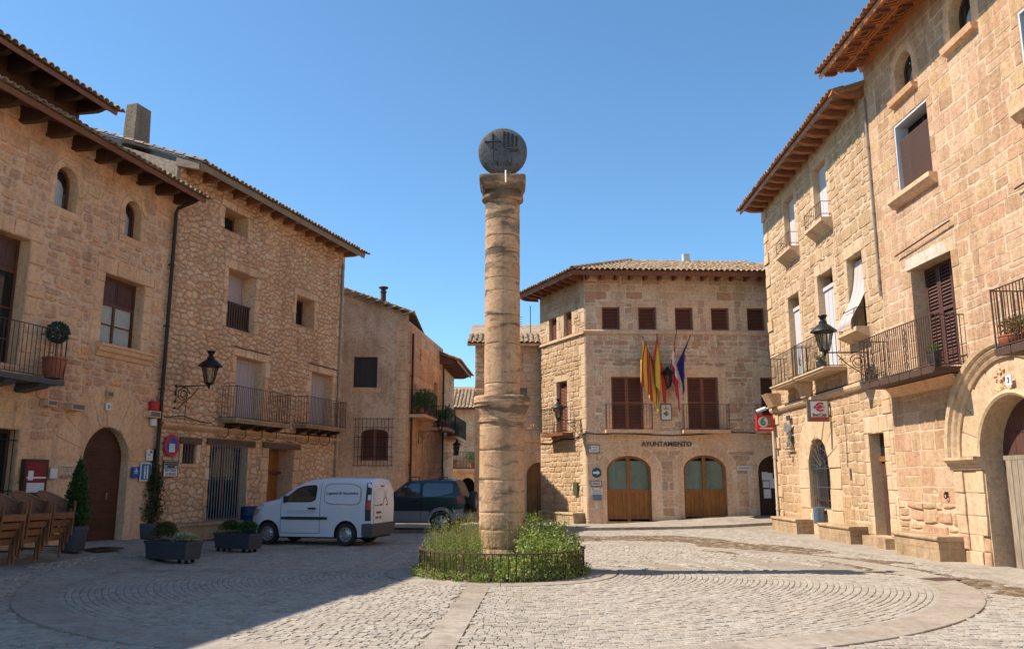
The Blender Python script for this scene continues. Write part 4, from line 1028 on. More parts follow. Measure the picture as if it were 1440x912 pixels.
# ================================================================== TOWN HALL
def town_hall():
    R = random.Random(61); F = FT
    root = thing('town_hall', 'three storey stone town hall with brown shutters and flags hanging on its front', 'town hall', F.w(0, 0), F.a)
    up = [rect(u, u + .76, 7.94, 8.9, .22) for u in (.72, 2.25, 3.8, 5.33, 6.86)] + [rect(8.4, 9.16, 7.94, 8.9, .22)]
    fw = [rect(1.05, 2.36, 3.82, 5.97, .22), rect(4.2, 5.5, 3.82, 5.97, .22), rect(7.27, 8.55, 3.82, 5.97, .22)]
    dr = [arch(.79, 2.6, .17, 2.16, .6, .25), arch(3.92, 5.67, .26, 2.19, .6, .25), arch(6.98, 8.75, .3, 2.2, .62, .25)]
    ops = up + fw + dr
    w = wall(root, 'wall', 0, 10, -.3, 10.52, ops, ('mortar_hall', 'dressed_hall'), D=7, sides=(0, 1))
    items = []; ex = [(o, 0) for o in ops] + [(rect(0, 10, 7.72, 7.92), 0)]
    for o in up:
        for p in jambs(o, .2, .26, R, .0, .24): items.append((p, 'dressed_hall', .012, .012, 'flat')); ex.append((poly_opening(p), 0))
    for o in fw:
        for p in jambs(o, .26, .42, R, 0, .3): items.append((p, 'dressed_hall', .012, .012, 'flat')); ex.append((poly_opening(p), 0))
    for o in dr:
        for p in jambs(o, .26, 0, R): items.append((p, 'dressed_hall', .012, .012, 'flat')); ex.append((poly_opening(p), 0))
        items += [(p, 'dressed_hall', .012, .012, 'flat') for p in voussoirs(o, .42, 9, R, .08)]; ex.append((o, .42))
    for z in range(18):
        z0 = -.2 + z * .445; z1 = z0 + .43
        if z0 > 7.3: break
        wq = .55 if z % 2 else .34; p = [(0, z0), (wq, z0), (wq, z1), (0, z1)]; items.append((p, 'dressed_hall', .012, .012, 'flat')); ex.append((poly_opening(p), 0))
    for p in courses(0, 9.9, 8.9, 10.5, (.26, .36), (.35, .8), ex, R): items.append((p, 'hall_stone', .02, .018, 'flat'))
    for p in courses(0, 9.9, 7.92, 8.9, (.28, .4), (.35, .7), ex, R): items.append((p, 'hall_stone', .02, .018, 'flat'))
    for p in courses(0, 9.9, 2.95, 3.72, (.36, .42), (.5, .9), ex, R): items.append((p, 'dressed_hall', .015, .015, 'flat'))
    for p in courses(0, 9.9, 3.72, 7.72, (.15, .25), (.2, .52), ex, R, jit=.02): items.append((p, 'hall_stone', .025, .022, 'flat'))
    for p in courses(0, 9.9, -.2, 2.95, (.2, .36), (.26, .62), ex, R, jit=.016): items.append((p, 'hall_stone', .022, .02, 'flat'))
    lay(F, w, items, R=R, maxn=290, gap=.015)
    moulding(root, 0, 10, [(.05, 7.73), (.1, 7.76), (.1, 7.87), (.06, 7.91)], 'dressed_hall')
    for o in up: shutters(root, o, 'shutter_brown', 1, pitch=.06)
    for i, o in enumerate(fw):
        shutters(root, o, 'shutter_brown', 2, pitch=.06, mids=(.5,))
        c = (o['u0'] + o['u1']) / 2
        b = balcony(root, c - .93, c + .93, 3.66, .4, .98, .115, .12, 'dressed_hall', 'iron_rust', .008)
    for o in dr[:2]:
        mid = 1.5; b = MB(); y = .16
        pts = outline(o, -.01); inn = outline(dict(o, u0=o['u0'] + .1, u1=o['u1'] - .1, rise=o['rise'] - .09))
        n = len(pts)
        for i in range(n):
            j = (i + 1) % n; a, c, e, f = pts[i], pts[j], inn[j], inn[i]
            b.prism([(a[0], y, a[1]), (c[0], y, c[1]), (e[0], y, e[1]), (f[0], y, f[1])], (0, .07, 0))
        cu = (o['u0'] + o['u1']) / 2; b.box(cu - .07, cu + .07, y + .003, y + .068, o['z0'], o['z1'] - .06); b.box(o['u0'] + .09, o['u1'] - .09, y + .001, y + .066, 1.3, 1.42)
        d = b.build('arched_doors', 'wood_orange', root)
        for s in (-1, 1):
            a0, a1 = (o['u0'] + .08, cu - .06) if s < 0 else (cu + .06, o['u1'] - .08)
            q = clip(clip([p for p in inn], -1, 0, -a0), 1, 0, a1); q = clip(q, 0, -1, -1.36)
            m = MB(); m.prism([(p[0], y + .03, p[1]) for p in q], (0, .008, 0)); m.build('pane', 'glass_green', d)
            m = MB(); k = 14
            for i in range(k):
                t0, t1 = a0 + (a1 - a0) * i / k, a0 + (a1 - a0) * (i + 1) / k; f = lambda t: y + .06 + .012 * math.sin(t * 23)
                m.quad((t0, f(t0), 1.4), (t1, f(t1), 1.4), (t1, f(t1), 2.55), (t0, f(t0), 2.55))
            m.build('curtain', 'curtain_green', d)
            for i in range(4):
                l, r = a0 + (a1 - a0) * i / 4, a0 + (a1 - a0) * (i + 1) / 4
                m = MB(); m.box(l + .004, r - .004, y + .02, y + .05, o['z0'] + .08, 1.31); m.build('plank', 'wood_orange', d)
        b = MB(); b.box(o['u0'] - .1, o['u1'] + .1, -.12, .2, o['z0'] - .16, o['z0'] - .004); b.build('threshold', 'bench_stone', root)
    o = dr[2]; d = slab_in(root, o, 'notice_board_door', 'wood_dark', boards=3, label='dark arched door with paper notices')
    for k, (u, z, wd, h) in enumerate(((7.18, 1.95, .24, .33), (7.42, 1.93, .2, .3), (7.2, 1.62, .26, .26), (7.48, 1.62, .28, .3), (7.22, 1.25, .3, .36), (7.58, 1.7, .2, .34))):
        b = MB(); b.box(u, u + wd, .168 - k * .002, .176 - k * .002, z - h / 2, z + h / 2); b.build('paper_notice', 'paper', d)
    # left face
    G = FTL
    lw = [rect(-3.22, -2.5, 7.9, 8.92, .22), rect(-1.82, -1.1, 7.9, 8.95, .22), rect(-2.56, -1.6, 3.8, 5.98, .25)]
    w2 = shift(wall(root, 'wall', -4.15, 0, -.3, 10.52, lw, ('mortar_pale', 'dressed_pale'), D=5, sides=(1, 0), back=False), G, F)
    items = []; ex = [(o, 0) for o in lw] + [(rect(-4.2, 0, 7.72, 7.88), 0)]
    for o in lw:
        for p in jambs(o, .22, .3, R, 0, .26): items.append((p, 'dressed_pale', .015, .012, 'flat')); ex.append((poly_opening(p), 0))
    for z in range(23):
        z0 = -.2 + z * .445
        if 7.2 < z0 < 7.9: continue
        wq = .34 if z % 2 else .55; p = [(-wq, z0), (0, z0), (0, z0 + .43), (-wq, z0 + .43)]; items.append((p, 'dressed_pale', .012, .012, 'flat')); ex.append((poly_opening(p), 0))
    for p in courses(-4.13, 0, 7.88, 10.5, (.24, .34), (.3, .6), ex, R): items.append((p, 'ashlar_pale', .02, .02, 'flat'))
    for p in courses(-4.13, 0, -.2, 7.72, (.15, .26), (.2, .5), ex, R, jit=.02): items.append((p, 'ashlar_pale', .025, .022, 'flat'))
    lay(G, w2, items, R=R, maxn=200, gap=.01)
    shift(moulding(root, -4.15, 0.05, [(.05, 7.73), (.1, 7.76), (.1, 7.84), (.05, 7.87)], 'dressed_pale'), G, F)
    for o in lw[:2]: shift(shutters(root, o, 'shutter_brown', 1, pitch=.06), G, F)
    shift(shutters(root, lw[2], 'shutter_brown', 1, pitch=.06), G, F)
    shift(balcony(root, -3.02, -1.1, 3.62, .5, 1.02, .12, .12, 'wood_eave', 'iron', .009), G, F)
    # hipped roof: two planes meeting over the corner
    off, ze, pt, L = .9, 10.2, 19, 5.4; k = math.tan(rad(90 - 56.05)); cp = math.cos(rad(pt))
    kk = .673 * cp
    hip1 = lambda x, y: x > -.606 + kk * max(0, y) + .05
    roof(root, F, [(-.606, 0), (10.2, 0), (10.2, L), (-.606 + kk * L, L)], ze, off, pt, 'tile_old', 'wood_soffit', 'wood_eave', 15, (.1, 9.9, .61), 'wood_eave', (.12, .2), .95, fasc=.2, hip=hip1, tile_u=(-1, 8.4))
    rf2 = roof(root, G, [(-5.0, 0), (.606, 0), (.606 - kk * L, L), (-5.0, L)], ze, off, pt, 'tile_old', 'wood_soffit', 'wood_eave', 15, (-4.7, -.1, .55), 'wood_eave', (.12, .2), .95, fasc=.2, hip=lambda x, y: x < .606 - kk * max(0, y) - .05, maxn=200)
    d = G.o - F.o; A = G.a - F.a; p0 = Vector((0, -off, ze)); p0.rotate(Matrix.Rotation(A, 3, 'Z'))
    rf2.location = Vector((d.dot(F.u), -d.dot(F.n), 0)) + p0; rf2.rotation_euler = (Matrix.Rotation(A, 4, 'Z') @ Matrix.Rotation(rad(pt), 4, 'X')).to_euler()
    tm = tile_mesh('tile_old', r=.12); rf1 = [c for c in root.children if c.name.startswith('roof')][0]
    for i in range(14): link('hip_tile', tm, rf1, (-.606 + kk * i * .38, i * .38 - .05, .12), (0, 0, -math.atan(kk)))
    b = MB(); b.box(5.2, 5.5, 3.6, 3.9, 11.5, 12.25); b.build('chimney', 'offwhite', root)
    b = MB(); z = 3.5                       # the cable that sags along both faces
    pts = [(-.02, -.05, 3.66)] + [(u, -.05, 3.58 + .05 * math.sin(u * 1.3) + u * .012) for u in [i * .5 for i in range(1, 17)]]
    b.tube(pts, .022, 5); b.build('cable', 'iron', root)
    b = MB(); b.tube([(-4.1, -.05, 3.42), (-3, -.05, 3.36), (-2, -.05, 3.5), (-1, -.05, 3.46), (0, -.06, 3.66)], .022, 5); shift(b.build('cable', 'iron', root), G, F)
town_hall()
def hall_letters():
    t = on_wall(FT, 'sign_lettering', 'rusty metal letters AYUNTAMIENTO on the town hall wall above the doors', 'sign', 3.26, 3.22, .04)
    link('letters', TXT['hall'], t, (0, 0, 0)); TXT['hall'].materials.append(M('rusty_letters'))
hall_letters()

# ================================================================== SUNLIT HOUSE WITH THE BANK BRANCH
def house_r1():
    R = random.Random(71); F = FR1
    root = thing('bank_house', 'sunlit rough stone house at right with the bank sign and two iron balconies', 'house', F.w(0, 0), F.a, size=F.k)
    tw = [rect(-3.92, -2.73, 9.85, 11.9, .45), rect(-.72, .5, 9.85, 11.9, .45)]
    mw = [rect(-4.07, -2.85, 5.15, 8.28, .5), rect(-.94, .44, 5.15, 8.31, .5), rect(1.6, 2.74, 6.02, 8.2, .45)]
    ar = arch(-2.97, -1.0, .85, 2.15, .98, .35); dr = rect(2.22, 3.22, .3, 3.04, .35); nic = rect(.62, .82, 1.75, 2.1, .12)
    ops = tw + mw + [ar, dr, nic]
    w = wall(root, 'wall', -6.6, 3.85, -.3, 12.78, ops, ('mortar_pale', 'dressed_pale'), D=7)
    items = []; ex = [(o, 0) for o in ops] + [(rect(-6.7, 3.9, 4.28, 4.5), 0)]
    for o, jw, lh in [(o, .2, .34) for o in tw] + [(o, .24, .4) for o in mw[:2]] + [(mw[2], .2, .38), (dr, .3, .46)]:
        for p in jambs(o, jw, lh, R, 0): items.append((p, 'dressed_pale', .015, .014, 'flat')); ex.append((poly_opening(p), 0))
    items += [(p, 'dressed_pale', .025, .012, 'flat') for p in voussoirs(ar, 1.0, 9)]
    for s in (-1, 1):
        x0 = ar['u0'] - 1.0 if s < 0 else ar['u1']
        for z0, z1 in ((-.1, .84), (.85, 1.5), (1.5, 2.14)): items.append(([(x0, z0), (x0 + 1.0, z0), (x0 + 1.0, z1), (x0, z1)], 'dressed_pale', .025, .012, 'flat'))
    for a in range(2): items.append(([(ar['u0'] + a * .985, -.1), (ar['u0'] + .985 * (a + 1), -.1), (ar['u0'] + .985 * (a + 1), .84), (ar['u0'] + a * .985, .84)], 'dressed_pale', .02, .012, 'flat'))
    ex.append((dict(ar, z0=-.3), 1.0))
    for z in range(28):
        z0 = -.2 + z * .45
        if z0 > 12.3: break
        wq = .62 if z % 2 else .36; p = [(-6.6, z0), (-6.6 + wq, z0), (-6.6 + wq, z0 + .44), (-6.6, z0 + .44)]
        if not 4.0 < z0 < 4.6: items.append((p, 'dressed_pale', .05 if z % 2 else .02, .012, 'flat')); ex.append((poly_opening(p), 0))
    for p in courses(3.25, 3.84, -.1, 4.25, (.4, .6), (.5, .7), ex, R): items.append((p, 'dressed_pale', .02, .015, 'flat'))
    for p in courses(-6.6, 3.25, -.2, 4.28, (.22, .38), (.26, .6), ex, R, jit=.025): items.append((p, 'ashlar_pale', .015, .02, 'flat'))
    for p in courses(-6.6, 3.84, 4.5, 9.2, (.2, .36), (.26, .62), ex, R, jit=.03): items.append((p, 'ashlar_pale', .015, .02, 'flat'))
    for p in courses(-6.6, 3.84, 9.2, 12.76, (.18, .32), (.24, .52), ex, R, jit=.03): items.append((p, 'ashlar_pale', .014, .02, 'flat'))
    lay(F, w, items, R=R, maxn=295, gap=.012)
    moulding(root, -6.72, 3.85, [(.04, 4.29), (.12, 4.33), (.16, 4.4), (.16, 4.49)], 'dressed_pale')
    for k, o in enumerate(tw):
        slab_in(root, o, 'roller_blind', 'blind_white', y=.2, t=.02, boards=5)
        uc = (o['u0'] + o['u1']) / 2 + .1
        b = MB(); b.prism([(uc - .8, .02, 9.42), (uc - .8, -.3, 9.7), (uc - .8, -.36, 9.72), (uc - .8, -.36, 9.83), (uc - .8, .02, 9.83)], (1.6, 0, 0)); bl = b.build('balconette', 'dressed_pale', root)
        r = MB()
        for z in (9.95, 10.35): r.tube([(uc - .75, 0, z), (uc - .75, -.33, z), (uc + .75, -.33, z), (uc + .75, 0, z)], .012, 5)
        for u in (uc - .75, uc + .75): r.tube([(u, -.33, 9.83), (u, -.33, 10.35)], .014, 5)
        r.build('rail', 'iron_rust', bl); me = bar_mesh(.4, .008, 'iron_rust')
        for i in range(1, 9): link('baluster', me, bl, (uc - .75 + i * 1.5 / 9, -.33, 9.95))
    for o in mw[:2]:
        q = dict(o, z1=o['z1'] - .45); slab_in(root, q, 'roller_blind', 'blind_white', y=.2, t=.02, boards=4)
        b = MB(); b.box(o['u0'] + .02, o['u1'] - .02, -.0 + .16, .22, o['z1'] - .5, o['z1'] - .38); b.build('blind_box', 'blind_white', root)
        frame_window(root, o, 'balcony_window', ('wood_dark', 'glass_dark'), rows=(.3,))
    # the awning that bellies out of the third window
    o = mw[2]; frame_window(root, o, mats=('wood_dark', 'glass_dark'), rows=(.5,))
    b = MB(); n, m = 14, 10; u0, u1 = o['u0'] + .06, o['u1'] - .03
    pr = [(0, .22), (.1, .2), (.25, .16), (.4, .1), (.55, .0), (.68, -.14), (.8, -.3), (.9, -.42), (.97, -.46), (1, -.44)]
    for i, (t, y) in enumerate(pr):
        for k in range(n + 1):
            s = k / n; b.v.append((u0 + (u1 - u0) * s, y + .02 * math.sin(s * 25) * t, o['z1'] - .1 - t * 2.1 + .05 * t * math.sin(s * 3)))
    for i in range(len(pr) - 1):
        for k in range(n): b.f.append((i * (n + 1) + k, i * (n + 1) + k + 1, (i + 1) * (n + 1) + k + 1, (i + 1) * (n + 1) + k)); b.m.append(1 if k % 4 == 3 else 0)
    aw = b.build('window_awning', ['awning', 'blind_pink'], root, smooth=True)
    b = MB(); b.prism([(1.45, .02, 5.66), (1.45, -.25, 5.8), (1.45, -.38, 5.86), (1.45, -.38, 5.98), (1.45, .02, 5.98)], (1.45, 0, 0)); b.build('window_sill', 'dressed_pale', root)
    b = MB()
    b.tube([(2.0, -.36, 6.5), (2.95, -.36, 6.5), (2.95, 0, 6.5)], .012, 5)
    for u in (2.75, 2.85, 2.95): b.tube([(u, -.36, 5.98), (u, -.36, 6.5)], .009, 5)
    b.build('window_rail', 'iron', root)
    bal0 = balcony(root, -4.6, -2.08, 5.0, .6, 1.0, .12, .1, 'dressed_pale', 'iron', .009, edge=1, label='iron balcony nearest the far corner of the house')
    bal = balcony(root, -1.72, 1.0, 5.0, .64, 1.0, .12, .1, 'dressed_pale', 'iron', .009, edge=1, label='iron balcony behind the lantern')
    b = MB()                                # scrolls worked into the railing
    for u in (-1.2, -.5, .3): b.tube([(u + .12 * math.cos(t) * (1 - t / 14), -.64, 5.55 + .2 * math.sin(t) * (1 - t / 14)) for t in [k * .5 for k in range(22)]], .008, 4)
    b.build('scroll', 'iron', bal)
    b = MB(); b.prism([(-6.3, .02, 4.5), (-6.3, -.3, 4.5), (-6.3, -.42, 4.75), (-6.3, -.55, 4.99), (-6.3, .02, 4.99)], (.75, 0, 0)); b.build('corbel', 'ashlar_pale', root)
    b = MB(); b.prism([(-2.6, .02, 4.5), (-2.6, -.25, 4.5), (-2.6, -.3, 4.75), (-2.6, -.5, 4.99), (-2.6, .02, 4.99)], (.5, 0, 0)); b.build('corbel', 'ashlar_pale', root)
    g = slab_in(root, ar, 'window_glass', 'glass_dark', y=.28); b = MB(); uc = -1.985
    for k in range(9):
        t = PI * (k + .5) / 9; b.tube([(uc - .12 * math.cos(t), .1, 2.15 + .12 * math.sin(t)), (uc - .97 * math.cos(t), .1, 2.15 + .96 * math.sin(t))], .016, 5)
    for z in (.9, 1.55, 2.15): b.tube([(-2.96, .1, z), (-1.0, .1, z)], .018, 5)
    for h in (.35, .65): b.tube([(uc + h * math.cos(t), .1, 2.15 + h * math.sin(t)) for t in [PI * k / 12 for k in range(13)]], .011, 5)
    gr = b.build('window_grille', 'dark_grey', root); me = bar_mesh(1.3, .012, 'dark_grey')
    for i in range(9): link('bar', me, gr, (-2.86 + i * .218, .1, .86))
    b = MB(); b.box(-2.97, -1.0, .2, .27, 1.1, 1.16); b.box(-2.03, -1.94, .22, .28, .87, 3.1); b.build('window_frame', 'wood_dark', root)
    d = slab_in(root, dict(dr, z1=2.3), 'door', 'wood_maroon', boards=4, label='narrow brown wooden door')
    b = MB(); b.box(2.23, 3.21, .24, .32, 2.28, 2.42); b.build('transom', 'wood_orange', root); b = MB(); b.box(2.23, 3.21, .3, .31, 2.42, 3.03); b.build('fanlight', 'glass_dark', root)
    b = MB(); b.box(2.0, 3.5, -.3, .33, -.05, .29); b.build('door_step', 'bench_stone', root)
    roof(root, F, [(-6.85, 0), (3.9, 0), (3.9, 8), (-6.85, 8)], 12.5, .82, 18, 'tile_red', 'eave_pale', 'rafter_red', 2, (-6.5, 3.7, .68), 'rafter_red', (.2, .13), .82, tile_u=(-7, 3.6), sp=.21)
    downpipe(root, -6.52, .3, 4.1, 'pipe_pale', .05, .1)
    b = MB(); b.tube([(-6.4, -.05, 4.56), (-4, -.05, 4.54), (-1.5, -.05, 4.57), (1.4, -.05, 4.54), (3.8, -.05, 4.6)], .014, 4); b.tube([(.62, -.05, 3.9), (.7, -.05, 3.2), (.66, -.05, 2.15)], .01, 4); b.build('cable', 'iron', root)
    b = MB(); b.tube([(-6.9, .3, 9.8), (-6.9, .3, 11.7)], .11, 8); b.tube([(-6.9, .3, 11.7), (-6.9, .3, 11.85)], .16, 8); b.build('flue_pipe', 'pipe_pale', root)
    b = MB(); b.prism([(3.62, -.95, 12.42), (3.62, -.2, 12.55), (3.62, .1, 12.78), (3.62, -.9, 12.58)], (.25, 0, 0)); b.build('eave_end', 'tile_red', root)
house_r1()

# ================================================================== LARGE SUNLIT HOUSE WITH THE PORTAL
def house_r2():
    R = random.Random(81); F = FR2
    root = thing('portal_house', 'large golden ashlar house at far right with a moulded stone portal', 'house', F.w(0, 0), F.a, size=F.k)
    aw = [arch(-1.08, -.22, 11.4, 12.05, .42, .3), arch(1.52, 2.38, 11.45, 12.1, .42, .3), arch(4.2, 5.05, 11.45, 12.1, .42, .3)]
    w1 = rect(-1.37, .27, 8.88, 10.78, .4); w2 = rect(-1.2, .66, 4.32, 6.9, .5); w3 = rect(3.85, 5.4, 8.9, 10.85, .4); w4 = rect(3.8, 5.5, 4.32, 6.9, .45)
    po = arch(1.12, 3.48, -.1, 2.26, None, .5)
    ops = aw + [w1, w2, w3, w4, po]
    w = wall(root, 'wall', -2.8, 13, -.3, 13.33, ops, ('mortar_pale', 'dressed_pale'), D=8)
    items = []; ex = [(o, 0) for o in ops]
    for o in aw:
        for p in jambs(o, .22, 0, R, .0, alt=.2): items.append((p, 'dressed', .012, .012, 'flat')); ex.append((poly_opening(p), 0))
        items += [(p, 'dressed', .012, .012, 'flat') for p in voussoirs(o, .22, 3)]; ex.append((o, .22))
    for o in (w1, w3):
        for p in jambs(o, .22, .4, R, 0, alt=.4): items.append((p, 'ashlar_gold', .012, .012, 'flat')); ex.append((poly_opening(p), 0))
    for o in (w2, w4):
        for p in jambs(o, .3, 0, R, 0, alt=.4): items.append((p, 'ashlar_gold', .012, .012, 'flat')); ex.append((poly_opening(p), 0))
        p = [(o['u0'] - .16, o['z1']), (o['u1'] + .2, o['z1']), (o['u1'] + .2, o['z1'] + .32), (o['u0'] - .16, o['z1'] + .32)]; items.append((p, 'lintel_pale', .015, .01, 'flat')); ex.append((poly_opening(p), 0))
    pin = dict(po); n = 11
    items += [(p, 'dressed_pale', .02, .01, 'flat') for p in voussoirs(po, .78, n)]
    ex.append((dict(po, z0=2.26), 1.16)); ex.append((rect(-.08, 1.12, -.2, 2.26), 0)); ex.append((rect(3.48, 4.68, -.2, 2.26), 0))
    for p in courses(-2.8, 8.5, -.2, 1.25, (.26, .42), (.3, .75), ex, R, jit=.035): items.append((p, 'ashlar_gold' if R.random() < .6 else 'ashlar_pale', .04, .045, 'flat'))
    for p in courses(-2.8, 8.5, 1.25, 4.3, (.34, .5), (.4, .85), ex, R, jit=.014): items.append((p, 'ashlar_gold' if R.random() < .7 else 'ashlar_pale', .008, .012, 'flat'))
    for p in courses(-2.8, 8.5, 4.3, 13.3, (.25, .41), (.28, .68), ex, R, jit=.02): items.append((p, 'ashlar_gold', .006, .009, 'flat'))
    lay(F, w, items, R=R, maxn=295, gap=.010)
    for o in aw:
        frame_arch(root, o, 'wood_dark')
        b = MB(); b.prism([(o['u0'] - .2, .02, o['z0'] - .2), (o['u0'] - .2, -.14, o['z0'] - .14), (o['u0'] - .2, -.18, o['z0'] - .01), (o['u0'] - .2, .02, o['z0'] - .01)], (o['u1'] - o['u0'] + .4, 0, 0)); b.build('window_sill', 'dressed', root)
    for o in (w1, w3):
        b = MB(); b.box(o['u0'] - .0, o['u0'] + .05, .004, .38, o['z0'], o['z1']); b.box(o['u0'] + .05, o['u1'], .004, .38, o['z1'] - .05, o['z1']); b.build('white_reveal', 'reveal_white', root)
        frame_window(root, o, mats=('wood_dark', 'glass_dark'), rows=(.75,))
        b = MB(); k = 30                    # slatted roll-down blind hanging outside the glass
        for i in range(k):
            z = o['z0'] + .03 + i * (1.45 / k); b.box(o['u0'] + .06, o['u1'] - .02, .12 - .004 * i * .4, .14 - .004 * i * .4, z, z + 1.45 / k - .017)
        b.build('slatted_blind', 'blind_brown', root)
        b = MB(); b.prism([(o['u0'] - .25, .02, o['z0'] - .28), (o['u0'] - .25, -.1, o['z0'] - .26), (o['u0'] - .25, -.22, o['z0'] - .12), (o['u0'] - .25, -.22, o['z0'] - .01), (o['u0'] - .25, .02, o['z0'] - .01)], (o['u1'] - o['u0'] + .45, 0, 0)); b.build('window_sill', 'dressed', root)
    for o in (w2, w4):
        shutters(root, o, 'wood_maroon', 3, y=.34, pitch=.085, fw=.085, mids=(.13, .55), name='door_shutters', label='brown louvred balcony door shutters')
        b = MB(); b.tube([(o['u0'] - .5, -.1, o['z1'] + .5), (o['u1'] + .25, -.1, o['z1'] + .62)], .02, 5); b.build('awning_rod', 'iron_rust', root)
    bal = balcony(root, -2.72, .93, 4.1, .75, 1.1, .1, .11, 'iron_rust', 'iron_rust', .011, label='long iron balcony with scrollwork between its bars')
    b = MB()
    for u in (-2.0, -1.15, -.3): 
        for k in range(5):
            z = 4.4 + k * .19; b.tube([(u + .07 * math.cos(t), -.75, z + .08 * math.sin(t)) for t in [j * PI / 4 for j in range(9)]], .009, 4); b.tube([(u + .035 * math.cos(t), -.75, z + .09 + .04 * math.sin(t)) for t in [j * PI / 3 for j in range(7)]], .007, 4)
    b.build('scrollwork', 'iron_rust', bal)
    q = MB(); q.box(-.235, .235, -.79, -.745, -.02, .13); me = q.mesh('edge_panel', 'iron_rust')
    for i in range(7): link('edge_panel', me, bal, (-2.45 + i * .52, 0, 4.1))
    b = MB(); b.prism([(-2.5, .02, 3.86), (-2.5, -.1, 3.88), (-2.5, -.16, 3.96), (-2.5, -.28, 4.08), (-2.5, .02, 4.08)], (3.2, 0, 0)); b.build('balcony_corbel', 'dressed', root)
    bal2 = balcony(root, 3.2, 7.2, 4.1, .75, 1.1, .1, .11, 'iron_rust', 'iron_rust', .011, label='iron balcony at the frame edge with red flowers')
    for i in range(8): link('edge_panel', me, bal2, (3.45 + i * .5, 0, 4.1))
    # portal: two moulded arches, imposts, panelled pilasters, carved keystone block
    def arc_mould(r0, prof, name):
        b = MB(); n = 28; uc = 2.3
        for i in range(n + 1):
            t = PI * i / n
            for dr_, y in prof: b.v.append((uc - (r0 + dr_) * math.cos(t), y, 2.26 + (r0 + dr_) * math.sin(t)))
        m = len(prof)
        for i in range(n):
            for k in range(m - 1): b.f.append((i * m + k, i * m + k + 1, (i + 1) * m + k + 1, (i + 1) * m + k)); b.m.append(0)
        return b.build(name, 'dressed_pale', root)
    arc_mould(1.95, [(0, .02), (0, -.07), (.06, -.1), (.09, -.07), (.14, -.13), (.19, -.16), (.23, -.12), (.27, -.2), (.36, -.22), (.36, .02)], 'outer_arch_moulding')
    arc_mould(1.18, [(0, .02), (0, -.07), (.05, -.1), (.1, -.06), (.14, -.05), (.14, .02)], 'inner_arch_moulding')
    for x0 in (-.1, 3.46):
        moulding(root, x0, x0 + 1.24, [(.05, 1.98), (.08, 2.0), (.08, 2.05), (.13, 2.07), (.13, 2.12), (.2, 2.18), (.24, 2.2), (.24, 2.26)], 'dressed_pale', 'impost')
        its = []
        for z0, z1 in ((-.2, .28), (.28, .62), (.62, 1.02), (1.02, 1.5), (1.5, 1.97)):
            its.append(([(x0 + .04, z0), (x0 + .42, z0), (x0 + .42, z1), (x0 + .04, z1)], 'dressed_pale' if z0 > .6 else 'ashlar_gold', .05, .03 if z0 < .6 else .012, 'flat'))
            its.append(([(x0 + .95, z0), (x0 + 1.2, z0), (x0 + 1.2, z1), (x0 + .95, z1)], 'dressed_pale' if z0 > .6 else 'ashlar_gold', .05, .03 if z0 < .6 else .012, 'flat'))
            its.append(([(x0 + .42, z0), (x0 + .95, z0), (x0 + .95, z1), (x0 + .42, z1)], 'dressed_pale', .02 if z0 > .25 else .07, .01, 'flat'))
        lay(F, w, its, R=R, maxn=9, gap=.004, name='pilaster_stone')
    b = MB(); Rr = random.Random(4)
    for k in range(26):
        u, z = 2.02 + Rr.uniform(-.17, .17), 3.78 + Rr.uniform(-.3, .3); s = Rr.uniform(.02, .05)
        b.lathe([(s, 0), (s * .7, .025), (.002, .035)], 6, (u, -.03, z), axis='y', cap=False)
    b.tube([(2.02 + .15 * math.cos(t), -.05, 3.66 + .1 * math.sin(t)) for t in [PI + PI * k / 8 for k in range(9)]], .02, 5); b.build('carved_relief', 'dressed', root)
    d = slab_in(root, po, 'portal_door', 'wood_maroon', y=.42, boards=5, label='maroon arched portal door with studs')
    b = MB()
    for z in (1.2, 2.2, 2.75):
        for i in range(12):
            u = 1.3 + i * .19
            if z < 2.3 or abs(u - 2.3) < .95: b.lathe([(.022, 0), (.014, .015), (.002, .02)], 6, (u, .415, z), axis='y', cap=False)
    b.build('door_studs', 'iron_rust', d)
    wk = MB(); wk.box(1.42, 3.2, .3, .36, -.02, 2.18); wk.box(1.36, 3.26, .27, .37, 2.18, 2.27); ww = wk.build('wicket', 'wood_grey', root, label='grey weathered plank wicket set in the portal')
    for i in range(9):
        m = MB(); a = 1.42 + i * .198; m.box(a + .005, a + .19, .265 + RND.uniform(0, .01), .3, -.02 + RND.uniform(0, .03), 2.175); m.build('plank', 'wood_grey', ww)
    # coffered eave with two rows of brackets
    rf = roof(root, F, [(-2.95, 0), (13.2, 0), (13.2, 9), (-2.95, 9)], 13.02, 1.17, 14, 'tile_red', 'coffer_dark', 'wood_eave_red', 2, None, tile_u=(-3, 6.5), sp=.21)
    fr = MB(); fr.box(-.06, .06, .04, 1.2, -.075, -.004)
    rm = fr.mesh('rafter', 'wood_eave_red'); q = MB(); q.prism([(-.05, .0, -.01), (-.05, .0, -.05), (-.05, .22, -.10), (-.05, .32, -.085), (-.05, .32, -.01)], (.10, 0, 0)); bm = q.mesh('bracket', 'wood_eave')
    cf = MB(); 
    for s in (0,):
        cf.box(-.30, .30, .06, .12, -.05, -.02); cf.box(-.30, .30, .5, .56, -.05, -.02); cf.box(-.30, -.24, .12, .5, -.048, -.021); cf.box(.24, .30, .12, .5, -.048, -.021)
        cf.box(-.17, -.12, .19, .43, -.038, -.022); cf.box(.12, .17, .19, .43, -.038, -.022); cf.box(-.17, .17, .16, .2, -.039, -.023); cf.box(-.17, .17, .42, .46, -.039, -.023)
    cm = cf.mesh('coffer', 'wood_eave_red'); pn = MB(); pn.box(-.12, .12, .2, .42, -.03, -.024); pm = pn.mesh('coffer_panel', 'coffer_dark')
